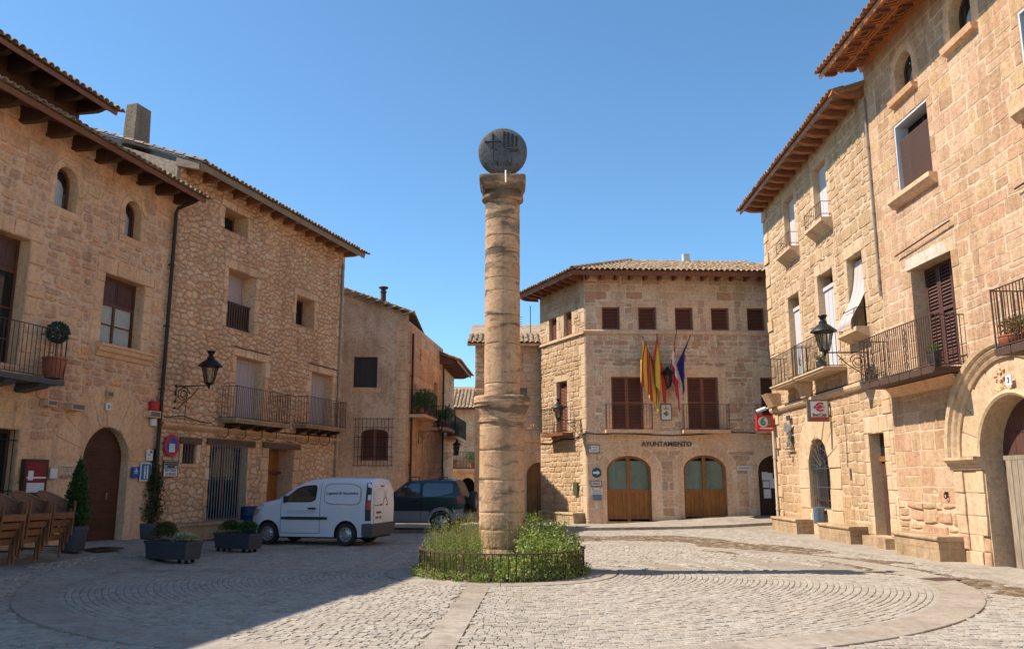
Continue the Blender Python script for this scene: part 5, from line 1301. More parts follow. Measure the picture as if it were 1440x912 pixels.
    for i in range(12):
        u = -2.75 + i * .8
        link('rafter', rm, rf, (u, 0, 0)); link('bracket', bm, rf, (u, .06, -.07)); link('bracket', bm, rf, (u, .64, -.07))
        for y in (.0, .59): link('coffer', cm, rf, (u + .4, y, 0)); link('coffer_panel', pm, rf, (u + .4, y, 0))
    b = MB(); b.box(-2.9, 9, .57, .63, -.085, -.005); b.box(-2.9, 9, 1.12, 1.2, -.2, -.005); b.build('eave_beam', 'wood_eave_red', rf)
    downpipe(root, -2.78, 6.6, 12.3, 'pipe_zinc', .035, .05)
house_r2()

# ================================================================== COLUMN, PLANTER, WEEDS
def column():
    R = random.Random(91)
    t = thing('stone_column', 'tall weathered stone column carrying a carved round emblem in the middle of the square', 'column', (PC.x, PC.y, 0))
    from mathutils import noise as mn
    def drum(name, prof, n=40, amp=.012, seed=0, scratch=0, square=None, rough=1.0):
        P = []
        for (r0, z0), (r1, z1) in zip(prof, prof[1:]):
            k = max(1, int(abs(z1 - z0) / .045)); P += [(r0 + (r1 - r0) * i / k, z0 + (z1 - z0) * i / k) for i in range(k)]
        P.append(prof[-1]); b = MB(); zc = prof[0][1]
        for r, z in P:
            for k in range(n):
                a = 2 * PI * k / n; ca, sa = math.cos(a), math.sin(a); q = 1
                if square: q = 1 + square * (min(1 / max(abs(ca), abs(sa)), 1.36) - 1)
                p = Vector((ca * 1.6 + seed, sa * 1.6, z * 2.6)); d = mn.fractal(p * 1.5, 1.0, 2.0, 5) * amp * .4
                d += min(0, mn.noise(p * 2.2 + Vector((7, 3, 1))) + .34) * amp * 1.8
                if scratch: d += -scratch * max(0, mn.noise(Vector((a * 1.2, seed, z * 11))) - .22) * 2
                b.v.append((r * q * ca + ca * d, r * q * sa + sa * d, z))
        m = len(P)
        for i in range(m - 1):
            for k in range(n): b.f.append((i * n + k, i * n + (k + 1) % n, (i + 1) * n + (k + 1) % n, (i + 1) * n + k)); b.m.append(0)
        b.f += [tuple(range(n))[::-1], tuple(range((m - 1) * n, m * n))]; b.m += [0, 0]
        return b.build(name, 'column_stone', t, smooth=True, angle=50)
    drum('base', [(.62, -.05), (.62, .12), (.56, .2), (.50, .34), (.46, .46)], amp=.04, seed=1)
    z = .46
    for i, h in enumerate((.36, .33, .62, .58, .47)):
        drum('drum', [(.449, z + .002), (.456, z + .008), (.454, z + h - .008), (.447, z + h - .001)], amp=.008, seed=3 + i, scratch=.016 if i in (0, 1, 3, 4) else .006); z += h
    drum('cornice', [(.45, 2.82), (.45, 2.90), (.475, 2.91), (.475, 2.97), (.455, 2.98), (.46, 3.06), (.49, 3.12), (.52, 3.19), (.525, 3.22), (.55, 3.225), (.56, 3.29), (.58, 3.295), (.58, 3.41), (.56, 3.43), (.36, 3.45)], amp=.012, seed=12)
    z = 3.45
    for i, h in enumerate((.24, .80, .60, .50, .28, .30, .32, .27, .38, .41)):
        r = .362 + .004 * (i % 2)
        drum('drum', [(r - .010, z + .002), (r, z + .010), (r + .001, z + h - .010), (r - .010, z + h - .002)], amp=.005 if i < 4 else .008, seed=20 + i, scratch=.004 if i < 4 else .016); z += h
    drum('capital', [(.36, z), (.40, z + .02), (.44, z + .05), (.44, z + .11), (.39, z + .125), (.375, z + .17), (.385, z + .2)], amp=.008, seed=33)
    drum('abacus', [(.39, z + .2), (.41, z + .24), (.44, z + .27), (.445, z + .31), (.455, z + .32), (.465, z + .37), (.485, z + .385), (.495, z + .47), (.48, z + .49)], n=48, amp=.005, seed=36, square=.95)
    # the round emblem stone
    cz = 8.70; b = MB(); b.box(-.17, .17, -.12, .12, 8.0, 8.3); b.build('emblem_foot', 'column_stone', t); b = MB(); r = .525
    b.lathe([(.02, -.17), (r * .8, -.165), (r * .93, -.13), (r, -.06), (r, .06), (r * .95, .13), (r * .88, .155), (r * .6, .172), (.02, .18)], 44, (0, 0, cz), axis='y')
    e = b.build('emblem', 'emblem_stone', t, smooth=True, angle=50, label='dark round stone with cross, four bars and a bull')
    y = -.182
    def cut(name, boxes, mat='emblem_relief_shade'):  # dark raised pieces; the shade of carved grooves is put into their colour
        c = MB()
        for x0, x1, z0, z1 in boxes: c.box(x0, x1, y, y + .03, cz + z0, cz + z1)
        c.build(name, mat, e)
    cut('cross', [(-.365, -.045, .150, .182), (-.221, -.187, .02, .15), (-.221, -.187, .182, .32), (-.375, -.355, .142, .19), (-.055, -.035, .142, .19), (-.228, -.18, .31, .335), (-.228, -.18, .01, .03)])
    for x0, z0, z1 in ((.012, .04, .40), (.10, .05, .385), (.19, .055, .35), (.275, .06, .30)): cut('stripe', [(x0, x0 + .042, z0, z1)])
    pts = [(-.19, -.10), (-.20, -.02), (-.16, .0), (-.10, -.03), (.10, -.03), (.17, -.06), (.18, -.16), (.16, -.24), (.17, -.36), (.13, -.36), (.11, -.24), (.07, -.36), (.035, -.36), (.05, -.22), (-.08, -.22), (-.10, -.36), (-.14, -.36), (-.15, -.24), (-.18, -.36), (-.21, -.33), (-.2, -.2)]
    c = MB(); c.prism([(p[0], y + .004, cz + p[1]) for p in pts], (0, .03, 0)); c.build('bull', 'emblem_stone', e)
    c = MB()
    for q in ([(-.20, -.02), (-.215, -.1), (-.205, -.2), (-.215, -.33)], [(-.20, -.02), (-.16, .012), (-.10, -.02)], [(.05, .0), (.15, .02), (.25, .0), (.34, .005)], [(.16, -.04), (.25, -.05), (.33, -.04)], [(-.13, -.26), (-.1, -.37)], [(.1, -.24), (.08, -.37)], [(.18, -.2), (.16, -.37)]):
        c.tube([(a, y, cz + b_) for a, b_ in q], .014, 5)
    c.build('bull_outline', 'emblem_relief_shade', e)
    c = MB(); c.tube([(.07, -.50, 8.10), (.075, -.515, 7.83)], .02, 5); c.build('white_rod', 'white', t)
column()
def planter():
    b = MB(); b.lathe([(1.62, -.03), (1.6, .06), (1.1, .14), (.5, .2)], 40, (PC.x, PC.y - .08, 0)); b.build('planter_soil', 'soil', kind='structure')
    t = thing('planter_railing', 'low round iron railing around the weeds at the foot of the column', 'railing', (PC.x, PC.y - .08, 0)); t.scale = (.885, .885, 1)
    n = 72
    for r0, r1, z0, z1, nm in ((1.775, 1.835, .465, .485, 'top_rail'), (1.80, 1.82, .05, .07, 'bottom_rail')):
        b = MB()
        for i in range(n):
            a0, a1 = 2 * PI * i / n, 2 * PI * (i + 1) / n; p = lambda r, a, z: (r * math.cos(a), r * math.sin(a), z)
            b.quad(p(r0, a0, z1), p(r0, a1, z1), p(r1, a1, z1), p(r1, a0, z1)); b.quad(p(r1, a0, z0), p(r1, a1, z0), p(r1, a1, z1), p(r1, a0, z1)); b.quad(p(r0, a0, z0), p(r0, a1, z0), p(r0, a1, z1), p(r0, a0, z1)); b.quad(p(r0, a0, z0), p(r0, a1, z0), p(r1, a1, z0), p(r1, a0, z0))
        b.build(nm, 'iron_rust', t)
    m = MB(); m.box(-.010, .010, -.010, .010, 0, .47); me = m.mesh('baluster', 'iron_rust')
    for i in range(72):
        a = 2 * PI * i / 72; link('baluster', me, t, (1.81 * math.cos(a), 1.81 * math.sin(a), .0), (0, 0, a))
planter()
def weeds():
    R = random.Random(17); g, s, d = MB(), MB(), MB()
    def stem(b, x, y, z, h, lean, lm, ls, n, asp, top=0):
        a = R.random() * 6.28; ex, ey = math.cos(a) * lean * h, math.sin(a) * lean * h
        P = lambda t: (x + ex * t * t, y + ey * t * t, z + h * t)
        b.tube([P(0), P(.5), P(1)], [.006, .004, .002], 3, cap=False)
        for k in range(n):
            t = R.uniform(.12, 1) if not top else R.uniform(.55, 1.02); q = P(t); w = ls * 1.3
            b.leaves([(q[0] + R.uniform(-w, w), q[1] + R.uniform(-w, w), q[2] + R.uniform(-w, w) * .5)], ls * (1.15 - .45 * t), 0, R, .8, asp)
    for i in range(1900):
        r = 1.74 * math.sqrt(R.random()); a = R.random() * 2 * PI; x, y = r * math.cos(a), r * math.sin(a)
        if r < .5: continue
        low = .35 if (abs(x - .02) < .42 and y < 0) else 1
        if low < 1 and R.random() < .45: continue
        zz = .2 - .16 * r / 1.86; right = x > -.05 + .3 * math.sin(y * 2); edge = 1 - .35 * sm(1.4, 1.86, r)
        if right:
            h = R.uniform(.45, .92) * edge * low * (1.15 if y > .3 else .9); stem(g, x, y, zz, h, .25, 0, .075, 19, .62)
        else:
            if R.random() < .55: stem(g, x, y, zz, R.uniform(.35, .65) * edge * low, .3, 0, .055, 13, .5)
            else: stem(s if R.random() < .45 else g, x, y, zz, R.uniform(.5, 1.0) * edge * low, .22, 0, .055, 15, .22, 1)
    for i in range(300):                                     # low growth spilling under the railing
        a = R.uniform(-PI, .12 * PI); r = R.uniform(1.74, 1.98 if a < -.55 * PI else 1.90)
        stem(g, r * math.cos(a), r * math.sin(a), 0, R.uniform(.08, .22), .5, 0, .055, 8, .6)
    for i in range(60):                                      # tall straggling stalks with seed heads
        a = R.uniform(0, 2 * PI); r = R.uniform(.6, 1.7); stem(s if math.cos(a) < .2 else g, r * math.cos(a), r * math.sin(a), .1, R.uniform(.85, 1.15), .12, 0, .04, 12, .4, 1)
    for i in range(40): stem(d, R.uniform(-1.2, -.4), R.uniform(.2, 1.2), .1, R.uniform(.7, 1.1), .2, 0, .05, 10, .3, 1)
    b = MB(); b.add(g.v, g.f, 0); b.add(s.v, s.f, 1); b.add(d.v, d.f, 1)
    w = b.build('weeds', ['leaf_weed', 'leaf_straw'], loc=(PC.x, PC.y - .08, 0), kind='stuff'); w.scale = (.885, .885, 1)
weeds()
def crown(b, R, fn, n, size, mi=0, asp=.5, up=.3):
    for i in range(n): b.leaves([fn()], size, mi, R, up, asp)

# ================================================================== VEHICLES
class Car:
    def __init__(s, L, W, top, wheels, ra, sill, belt, tum, zc, nose=.3, tail=.12):
        s.L, s.W, s.top, s.wh, s.ra, s.sill, s.belt, s.tum, s.zc, s.nose, s.tail = L, W, top, wheels, ra, sill, belt, tum, zc, nose, tail
        s.H = max(z for x, z in top)
    def zt(s, x):
        T = s.top
        for (x0, z0), (x1, z1) in zip(T, T[1:]):
            if x <= x1: return z0 + (z1 - z0) * (x - x0) / max(1e-6, x1 - x0)
        return T[-1][1]
    def zb(s, x):
        z = s.sill + .12 * max(0, 1 - x / .3) + .05 * max(0, 1 - (s.L - x) / .4)
        for w in s.wh:
            if abs(x - w) < s.ra: z = max(z, s.zc + math.sqrt(s.ra ** 2 - (x - w) ** 2))
        return z
    def y(s, x, z):
        h = s.W / 2
        if x < .55: h *= 1 - s.nose * ((.55 - x) / .55) ** 2
        if x > s.L - .25: h *= 1 - s.tail * ((x - s.L + .25) / .25) ** 2
        if z < s.belt: h *= 1 - .05 * ((s.belt - z) / s.belt) ** 2
        else: h *= 1 - s.tum * ((z - s.belt) / (s.H - s.belt)) ** 1.15
        e = s.zt(x) - z
        if e < .12: h *= 1 - .09 * (1 - max(0, e) / .12) ** 2
        return h
    def shell(s, name, mat, parent):
        b = MB(); xs = sorted(set([s.L * i / 80 for i in range(81)] + [w + s.ra * math.sin(PI * k / 16) for w in s.wh for k in range(-8, 9)] + [p[0] for p in s.top])); xs = [x for i, x in enumerate(xs) if i == 0 or x - xs[i - 1] > .004]
        nr, nc = 16, 8; st = nr * 2 + nc - 1
        for x in xs:
            zb, zt = s.zb(x), s.zt(x); zb = min(zb, zt - .02)
            col = [(x, -s.y(x, zb + (zt - zb) * i / (nr - 1)), zb + (zt - zb) * i / (nr - 1)) for i in range(nr)]
            ye = col[-1][1]; cr = [(x, ye + (-2 * ye) * k / nc, zt + .045 * math.sin(PI * k / nc)) for k in range(1, nc)]
            b.v += col + cr + [(p[0], -p[1], p[2]) for p in col[::-1]]
        for i in range(len(xs) - 1):
            for k in range(st - 1): b.f.append((i * st + k, (i + 1) * st + k, (i + 1) * st + k + 1, i * st + k + 1)); b.m.append(0)
        for i, fl in ((0, 1), (len(xs) - 1, 0)):
            for k in range(nr - 1):
                q = (i * st + k, i * st + k + 1, i * st + st - 2 - k, i * st + st - 1 - k); b.f.append(q if fl else q[::-1]); b.m.append(0)
            q = tuple(i * st + k for k in range(nr - 1, nr + nc)); b.f.append(q if fl else q[::-1]); b.m.append(0)
        return b.build(name, mat, parent, smooth=True, angle=38)
    def patch(s, pts, d=.008, side=-1):
        """polygon in (x, z) laid on the side of the body, cut into strips so that it follows the curve"""
        b = MB(); x0, x1 = min(p[0] for p in pts), max(p[0] for p in pts); z0, z1 = min(p[1] for p in pts), max(p[1] for p in pts)
        nx, nz = max(1, int((x1 - x0) / .12)), max(1, int((z1 - z0) / .12))
        if sum(pts[i][0] * pts[(i + 1) % len(pts)][1] - pts[(i + 1) % len(pts)][0] * pts[i][1] for i in range(len(pts))) < 0: pts = pts[::-1]
        for i in range(nx):
            q = clip(clip(list(pts), -1, 0, -(x0 + (x1 - x0) * i / nx)), 1, 0, x0 + (x1 - x0) * (i + 1) / nx)
            for j in range(nz):
                if len(q) < 3: break
                r = clip(clip(q, 0, -1, -(z0 + (z1 - z0) * j / nz)), 0, 1, z0 + (z1 - z0) * (j + 1) / nz)
                if len(r) > 2: b.poly([(p[0], side * (s.y(p[0], p[1]) + d), p[1]) for p in (r if side < 0 else r[::-1])])
        return b
def round_pts(pts, k=.18, it=2):
    for _ in range(it): pts = [q for i in range(len(pts)) for q in ((pts[i][0] * (1 - k) + pts[(i + 1) % len(pts)][0] * k, pts[i][1] * (1 - k) + pts[(i + 1) % len(pts)][1] * k), (pts[i][0] * k + pts[(i + 1) % len(pts)][0] * (1 - k), pts[i][1] * k + pts[(i + 1) % len(pts)][1] * (1 - k)))]
    return pts
def wheel(parent, x, y, r, w, side, alloy=False, zc=None, axis='y', name='wheel'):
    b = MB(); pr = [(r * .62, -w * .5), (r * .72, -w * .54), (r * .93, -w * .5), (r, -w * .36), (r, w * .36), (r * .93, w * .5), (r * .72, w * .54), (r * .62, w * .5)]
    b.lathe(pr, 28, axis='y', cap=False); o = b.build(name, 'tyre', parent, smooth=True, angle=40, loc=(x, y, r if zc is None else zc), rot=(0, 0, 0 if axis == 'y' else rad(90)))
    b = MB(); sg = -1 if side < 0 else 1
    if axis != 'y': sg = -1
    rim = r * .63
    b.lathe([(rim, -w * .45), (rim * .93, -w * .5), (rim * .86, -w * .4), (rim * .8, -w * .25)], 24, axis='y', cap=False) if False else None
    f = lambda h: h * (-sg)
    b.lathe([(rim, f(-w * .2)), (rim, f(w * .5)), (rim * .9, f(w * .5)), (rim * .84, f(w * .3))], 24, axis='y', cap=False)
    if alloy:
        for k in range(5):
            a = 2 * PI * k / 5 + .3; ca, sa = math.cos(a), math.sin(a); ww = .04
            p = lambda q, s, h: (ca * q - sa * s, -f(h), sa * q + ca * s)
            b.add([p(.04, -ww * .8, w * .42), p(rim * .9, -ww * 1.3, w * .36), p(rim * .9, ww * 1.3, w * .36), p(.04, ww * .8, w * .42), p(.04, -ww * .8, w * .25), p(rim * .9, -ww * 1.3, w * .2), p(rim * .9, ww * 1.3, w * .2), p(.04, ww * .8, w * .25)], [(0, 1, 2, 3), (0, 4, 5, 1), (3, 2, 6, 7)])
        b.lathe([(.07, f(w * .2)), (.065, f(w * .46)), (.002, f(w * .48))], 12, axis='y', cap=False)
    else:
        b.lathe([(rim * .84, f(w * .3)), (rim * .6, f(w * .36)), (rim * .48, f(w * .44)), (rim * .3, f(w * .44)), (rim * .26, f(w * .34)), (.002, f(w * .36))], 24, axis='y', cap=False)
    b.build('rim', 'rim', o, smooth=True, angle=35)
    c = MB(); c.lathe([(rim * .84, f(w * .05)), (.002, f(w * .06))], 16, axis='y', cap=False); c.build('brake_disc', 'black', o)
    if not alloy:
        c = MB()
        for k in range(10):
            a = 2 * PI * k / 10; c.lathe([(.018, f(w * .40)), (.018, f(w * .415)), (.002, f(w * .416))], 6, (rim * .7 * math.cos(a), 0, rim * .7 * math.sin(a)), axis='y', cap=False)
        c.build('rim_holes', 'black', o)
    return o
def van():
    t = thing('delivery_van', 'white delivery van with lettering on its side parked beside the planter boxes', 'van', (-7.3, 24.9, .0), rad(-12.5)); t.scale = (.935, 1, 1)
    c = Car(3.98, 1.80, [(0, .62), (.03, .82), (.09, .93), (.2, 1.05), (.45, 1.14), (.95, 1.25), (1.1, 1.33), (1.4, 1.53), (1.75, 1.70), (2.05, 1.78), (2.5, 1.825), (3.1, 1.83), (3.7, 1.81), (3.86, 1.78), (3.94, 1.70), (3.98, 1.58)], (.70, 3.20), .37, .24, 1.1, .14, .315, .34, .04)
    body = c.shell('body', 'van_paint', t); N_ = lambda nm, pts, mat, d=.008, par=t, side=-1, **k: c.patch(pts, d, side).build(nm, mat, par, **k)
    for sd in (-1, 1):
        N_('side_window', round_pts([(1.17, 1.17), (1.24, 1.29), (1.62, 1.57), (1.86, 1.63), (2.24, 1.65), (2.22, 1.17)], .15, 2), 'black', .006, side=sd)
        N_('side_window', round_pts([(1.21, 1.19), (1.28, 1.29), (1.64, 1.545), (1.87, 1.605), (2.21, 1.62), (2.19, 1.19)], .15, 2), 'glass_car', .012, side=sd)
        N_('panel_edge_shade', round_pts([(2.47, 1.12), (2.47, 1.69), (3.37, 1.69), (3.66, 1.58), (3.66, 1.18), (3.52, 1.09)], .16, 2), 'sign_grey', .006, side=sd)  # grey margin paints the shade along the rim of the panel
        N_('panel_recess', round_pts([(2.5, 1.15), (2.5, 1.66), (3.35, 1.66), (3.62, 1.56), (3.62, 1.2), (3.5, 1.12)], .16, 2), 'van_paint', .014, side=sd)
        N_('rub_strip', round_pts([(1.13, .70), (1.13, .78), (2.62, .78), (2.62, .70)], .12, 1), 'plastic', .022, side=sd)
        for pts in ([(2.36, .33), (2.36, 1.70), (2.372, 1.70), (2.372, .33)], [(1.10, .33), (1.10, 1.2), (1.112, 1.2), (1.112, .33)], [(1.12, .33), (2.36, .33), (2.36, .342), (1.12, .342)]):
            N_('door_gap', pts, 'black', .003, side=sd)
        N_('door_handle', round_pts([(1.98, .98), (1.98, 1.03), (2.26, 1.03), (2.26, .98)], .2, 1), 'plastic', .03, side=sd)
        N_('rear_corner', [(3.70, .28), (3.70, .60), (3.97, .62), (3.97, .28)], 'bumper', .012, side=sd)
        N_('lamp_surround', [(3.80, .68), (3.80, 1.70), (3.90, 1.72), (3.955, 1.62), (3.97, .68)], 'plastic', .010, side=sd)
        N_('tail_lamp', round_pts([(3.84, .98), (3.85, 1.36), (3.955, 1.36), (3.965, .96)], .15, 1), 'lamp_red', .02, side=sd)
        N_('reversing_lamp', round_pts([(3.87, 1.24), (3.87, 1.38), (3.955, 1.38), (3.955, 1.24)], .15, 1), 'lamp_white', .026, side=sd)
        N_('wheel_arch', [(.70 + .42 * math.cos(a), .315 + .42 * math.sin(a)) for a in [PI * k / 12 for k in range(13)]] , 'plastic', -.02, side=sd) if False else None
        N_('headlight', round_pts([(.05, .84), (.22, .80), (.55, 1.06), (.5, 1.12), (.25, 1.05)], .18, 2), 'rim', .008, side=sd)
        N_('fuel_flap', round_pts([(3.02, 1.0), (3.02, 1.12), (3.28, 1.12), (3.28, 1.0)], .2, 2), 'white', .004, side=sd)
        b = MB(); b.box(1.2, 1.3, sd * .88 - .08, sd * .88 + .1, 1.16, 1.34); b.build('mirror', 'plastic', t)
        for wx in (.70, 3.20): wheel(t, wx, sd * .78, .312, .2, sd)
    lt = link('lettering', TXT['van'], t, (3.05, -c.y(3.05, 1.4) - .018, 1.42), (rad(-8), 0, 0)); TXT['van'].materials.append(M('text_dark'))
    b = MB()
    for k in range(2):
        for i in range(9): b.add([(1.3 + i * .1, -c.y(1.7, .9) - .009, .93 - k * .05), (1.38 + i * .1, -c.y(1.7, .9) - .009, .93 - k * .05), (1.38 + i * .1, -c.y(1.7, .9) - .009, .945 - k * .05), (1.3 + i * .1, -c.y(1.7, .9) - .009, .945 - k * .05)], [(0, 1, 2, 3)])
    b.build('small_print', 'sign_grey', t)
    # rear: doors, bumper, plate, hinges, blue ribbon emblem
    X = 3.985
    b = MB(); b.box(X - .06, X + .03, -.86, .86, .26, .60); b.box(X - .25, X + .005, -.885, .885, .25, .54); b.build('rear_bumper', 'bumper', t)
    b = MB(); b.box(X, X + .012, -.70, -.01, .62, 1.52); d1 = b.build('rear_door', 'van_paint', t); b = MB(); b.box(X, X + .012, .01, .70, .62, 1.52); d2 = b.build('rear_door', 'van_paint', t)
    b = MB(); b.box(X + .012, X + .016, -.62, -.14, .70, .82); pl = b.build('number_plate', 'white', t)
    b = MB(); [b.box(X + .016, X + .018, -.60 + i * .058, -.56 + i * .058, .725, .795) for i in range(8) if i != 4]; b.build('plate_print', 'text_dark', pl)
    b = MB(); b.box(X + .012, X + .03, -.52, -.2, .87, .92); b.box(X + .012, X + .02, -.66, -.38, 1.08, 1.1); b.box(X + .012, X + .025, -.3, -.12, 1.08, 1.12); b.box(X + .012, X + .025, .2, .3, 1.08, 1.12); b.box(X - .04, X + .02, -.2, .0, 1.60, 1.63); b.build('rear_trim', 'plastic', t)
    b = MB(); q = X + .014
    for (y0, z0, y1, z1) in ((-.02, 1.5, .26, 1.25), (.26, 1.5, -.0, 1.25)): b.prism([(q, y0 - .02, z0), (q, y0 + .02, z0), (q, y1 + .02, z1), (q, y1 - .02, z1)], (.002, 0, 0))
    b.build('ribbon_emblem', 'sign_grey', t); b = MB()
    for (y0, z0, y1, z1) in ((.16, 1.3, .34, 1.12), (.10, 1.3, -.08, 1.12)): b.prism([(q, y0 - .02, z0), (q, y0 + .02, z0), (q, y1 + .02, z1), (q, y1 - .02, z1)], (.002, 0, 0))
    b.build('ribbon_emblem', 'sign_blue', t)
    b = MB(); b.box(.1, 3.9, -.8, .8, .2, .4); b.build('underbody', 'black', t)
    b = MB(); b.box(-.03, .3, -.66, .66, .3, .62); b.prism([(.02, -.6, .62), (.22, -.78, .56), (.22, -.78, .3), (.02, -.6, .3)], (0, 1.4, 0)); b.build('front_bumper', 'plastic', t)
    return t
van()
def suv():
    t = thing('off_roader', 'dark blue off-roader with a spare wheel on its back parked behind the white van', 'car', (-5.5, 30.4, .0), rad(-8))
    c = Car(4.0, 1.72, [(0, .75), (.05, .98), (.15, 1.06), (.6, 1.12), (1.15, 1.16), (1.3, 1.22), (1.85, 1.66), (2.0, 1.73), (2.6, 1.79), (3.4, 1.79), (3.66, 1.76), (3.74, 1.66), (3.90, 1.28), (3.95, 1.22), (4.0, 1.1)], (.78, 3.22), .42, .42, 1.22, .17, .37, .2, .05)
    c.shell('body', 'suv_blue', t); P = lambda nm, pts, mat, d=.008, sd=-1: c.patch(pts, d, sd).build(nm, mat, t)
    for sd in (-1, 1):
        P('side_window', round_pts([(1.42, 1.25), (1.9, 1.64), (2.45, 1.68), (2.45, 1.24)], .12, 1), 'glass_car', .01, sd)
        P('side_window', round_pts([(2.56, 1.22), (2.56, 1.68), (3.58, 1.67), (3.62, 1.6), (3.62, 1.36), (3.1, 1.24)], .12, 2), 'glass_car', .01, sd)
        P('cladding', [(1.2, .42), (1.2, .74), (2.8, .74), (2.8, .42)], 'suv_grey', .02, sd)
        P('door_gap', [(2.5, .45), (2.5, 1.7), (2.515, 1.7), (2.515, .45)], 'black', .024, sd); P('door_handle', [(2.2, 1.05), (2.2, 1.1), (2.42, 1.1), (2.42, 1.05)], 'black', .02, sd)
        P('cladding', [(3.64, .5), (3.64, .78), (3.99, .82), (3.99, .5)], 'suv_grey', .02, sd)
        P('tail_lamp', round_pts([(3.80, 1.02), (3.80, 1.26), (3.90, 1.24), (3.96, 1.0)], .12, 1), 'lamp_red', .02, sd)
        for wx in (.78, 3.22):
            b = MB()
            for k in range(12):
                a0, a1 = PI * k / 12, PI * (k + 1) / 12; f = lambda r, a, e: (wx + r * math.cos(a), sd * (c.y(wx, .7) + e), .37 + r * math.sin(a))
                b.quad(f(.40, a0, .03), f(.40, a1, .03), f(.50, a1, .02), f(.50, a0, .02)); b.quad(f(.50, a0, .02), f(.50, a1, .02), f(.52, a1, -.02), f(.52, a0, -.02)); b.quad(f(.40, a0, .03), f(.40, a1, .03), f(.40, a1, -.1), f(.40, a0, -.1))
            b.build('wheel_flare', 'suv_grey', t, smooth=True, angle=30); wheel(t, wx, sd * .78, .37, .24, sd, True)
        b = MB(); b.box(1.25, 2.8, sd * .84 - .06, sd * .84 + .06, .36, .41); b.build('side_step', 'suv_grey', t)
        b = MB(); b.box(1.5, 1.62, sd * .9 - .1, sd * .9 + .1, 1.2, 1.36); b.build('mirror', 'suv_blue', t)
    b = MB(); b.poly([(3.735, -.60, 1.66), (3.735, .60, 1.66), (3.91, .68, 1.26), (3.91, -.68, 1.26)]); o = b.build('rear_window', 'glass_dusty', t); o.location.x = .012
    b = MB(); b.prism([(3.70, -.62, 1.69), (3.93, -.72, 1.22), (3.93, .72, 1.22), (3.70, .62, 1.69)], (.004, 0, .001)); b.build('window_seal', 'sign_brown', t)
    wheel(t, 4.16, .12, .36, .22, 1, True, 1.04, axis='x', name='spare_wheel')
    b = MB(); b.box(3.9, 4.14, -.8, .8, .46, .66); b.build('rear_bumper', 'suv_grey', t); b = MB(); b.box(4.14, 4.16, -.62, -.4, .5, .62); b.build('rear_fog_lamp', 'lamp_red', t)
    for x in (2.05, 3.1):
        b = MB(); b.tube([(x, -.62, 1.80), (x, -.62, 1.89), (x, .62, 1.89), (x, .62, 1.80)], .02, 6); b.box(x - .05, x + .05, -.67, -.57, 1.74, 1.84); b.build('roof_bar', 'plastic', t)
    b = MB(); b.box(.1, 3.95, -.72, .72, .32, .6); b.build('underbody', 'black', t)
suv()

# ================================================================== LANTERNS
def lantern(F, u, zp, za, off, label, size=1.0, group='wall lanterns', mirror=1):
    t = on_wall(F, 'wall_lantern', label, 'street lamp', u, 0, 0, group); s = size
    b = MB(); b.box(-.03, .03, -.03, 0, zp, za + .06); b.tube([(0, -.02, za), (0, -off, za)], .02 * s, 6)
    for r, cy, cz in ((.22, .30, -.25), (.12, .30, -.25)):
        b.tube([(0, -(cy * s + r * s * math.cos(k * .42) * (1 - k * .02)), za + cz * s + r * s * math.sin(k * .42) * (1 - k * .02)) for k in range(16)], .013 * s, 5)
    b.tube([(0, -.03, zp + .04), (0, -.12 * s, zp - .02 * s), (0, -.35 * s, za - .48 * s), (0, -.62 * s, za - .3 * s), (0, -.85 * s, za - .06)], .014 * s, 5)
    b.build('bracket', 'iron', t)
    zb = za + .06 * s; n = 6; R0, R1, H = .13 * s, .25 * s, .52 * s; rg = lambda r, z: [(r * math.cos(2 * PI * k / n), -off + r * math.sin(2 * PI * k / n), z) for k in range(n)]
    c = MB(); lo, hi = rg(R0, zb), rg(R1, zb + H)
    for k in range(n): c.tube([lo[k], hi[k]], .012 * s, 4); c.tube([lo[k], lo[(k + 1) % n]], .012 * s, 4); c.tube([hi[k], hi[(k + 1) % n]], .014 * s, 4)
    c.lathe([(.02, -.16 * s), (.045, -.1 * s), (.03, -.06 * s), (.14 * s, -.01)], 8, (0, -off, zb)); c.build('cage', 'iron', t)
    for k in range(n):
        g = MB(); e = .98; a, q, r, w = lo[k], lo[(k + 1) % n], hi[(k + 1) % n], hi[k]; f = lambda p: (p[0] * e, -off + (p[1] + off) * e, p[2]); g.quad(f(a), f(q), f(r), f(w)); g.build('pane', 'glass_lamp', t)
    g = MB(); g.lathe([(.36 * s, H - .01), (.35 * s, H + .02), (.20 * s, H + .15 * s), (.11 * s, H + .22 * s), (.11 * s, H + .27 * s), (.08 * s, H + .3 * s), (.05 * s, H + .33 * s), (.09 * s, H + .38 * s), (.09 * s, H + .40 * s), (.13 * s, H + .43 * s), (.12 * s, H + .46 * s)], 12, (0, -off, zb)); g.build('cap', 'iron', t, smooth=True, angle=40)
    g = MB(); g.lathe([(.03, .05), (.05, .16 * s), (.03, .26 * s)], 8, (0, -off, zb)); g.build('bulb', 'offwhite', t)
lantern(FB, .55, 3.9, 4.58, 1.2, 'black wrought iron lantern on the rubble house above the no parking sign')
lantern(FR1, 2.66, 4.62, 5.27, 1.2, 'black wrought iron lantern in front of the sunlit balconies on the right', 1.02)
lantern(FTL, -.42, 3.62, 4.2, 1.05, 'dark green lantern on the left corner of the town hall', .82)
lantern(FS, 2.3, 3.4, 3.95, 1.0, 'small lantern on an arm over the lane below the flower balcony', .7)
lantern(FS2, 1.4, 2.8, 3.2, .8, 'farthest small lantern in the lane near the archway', .7)
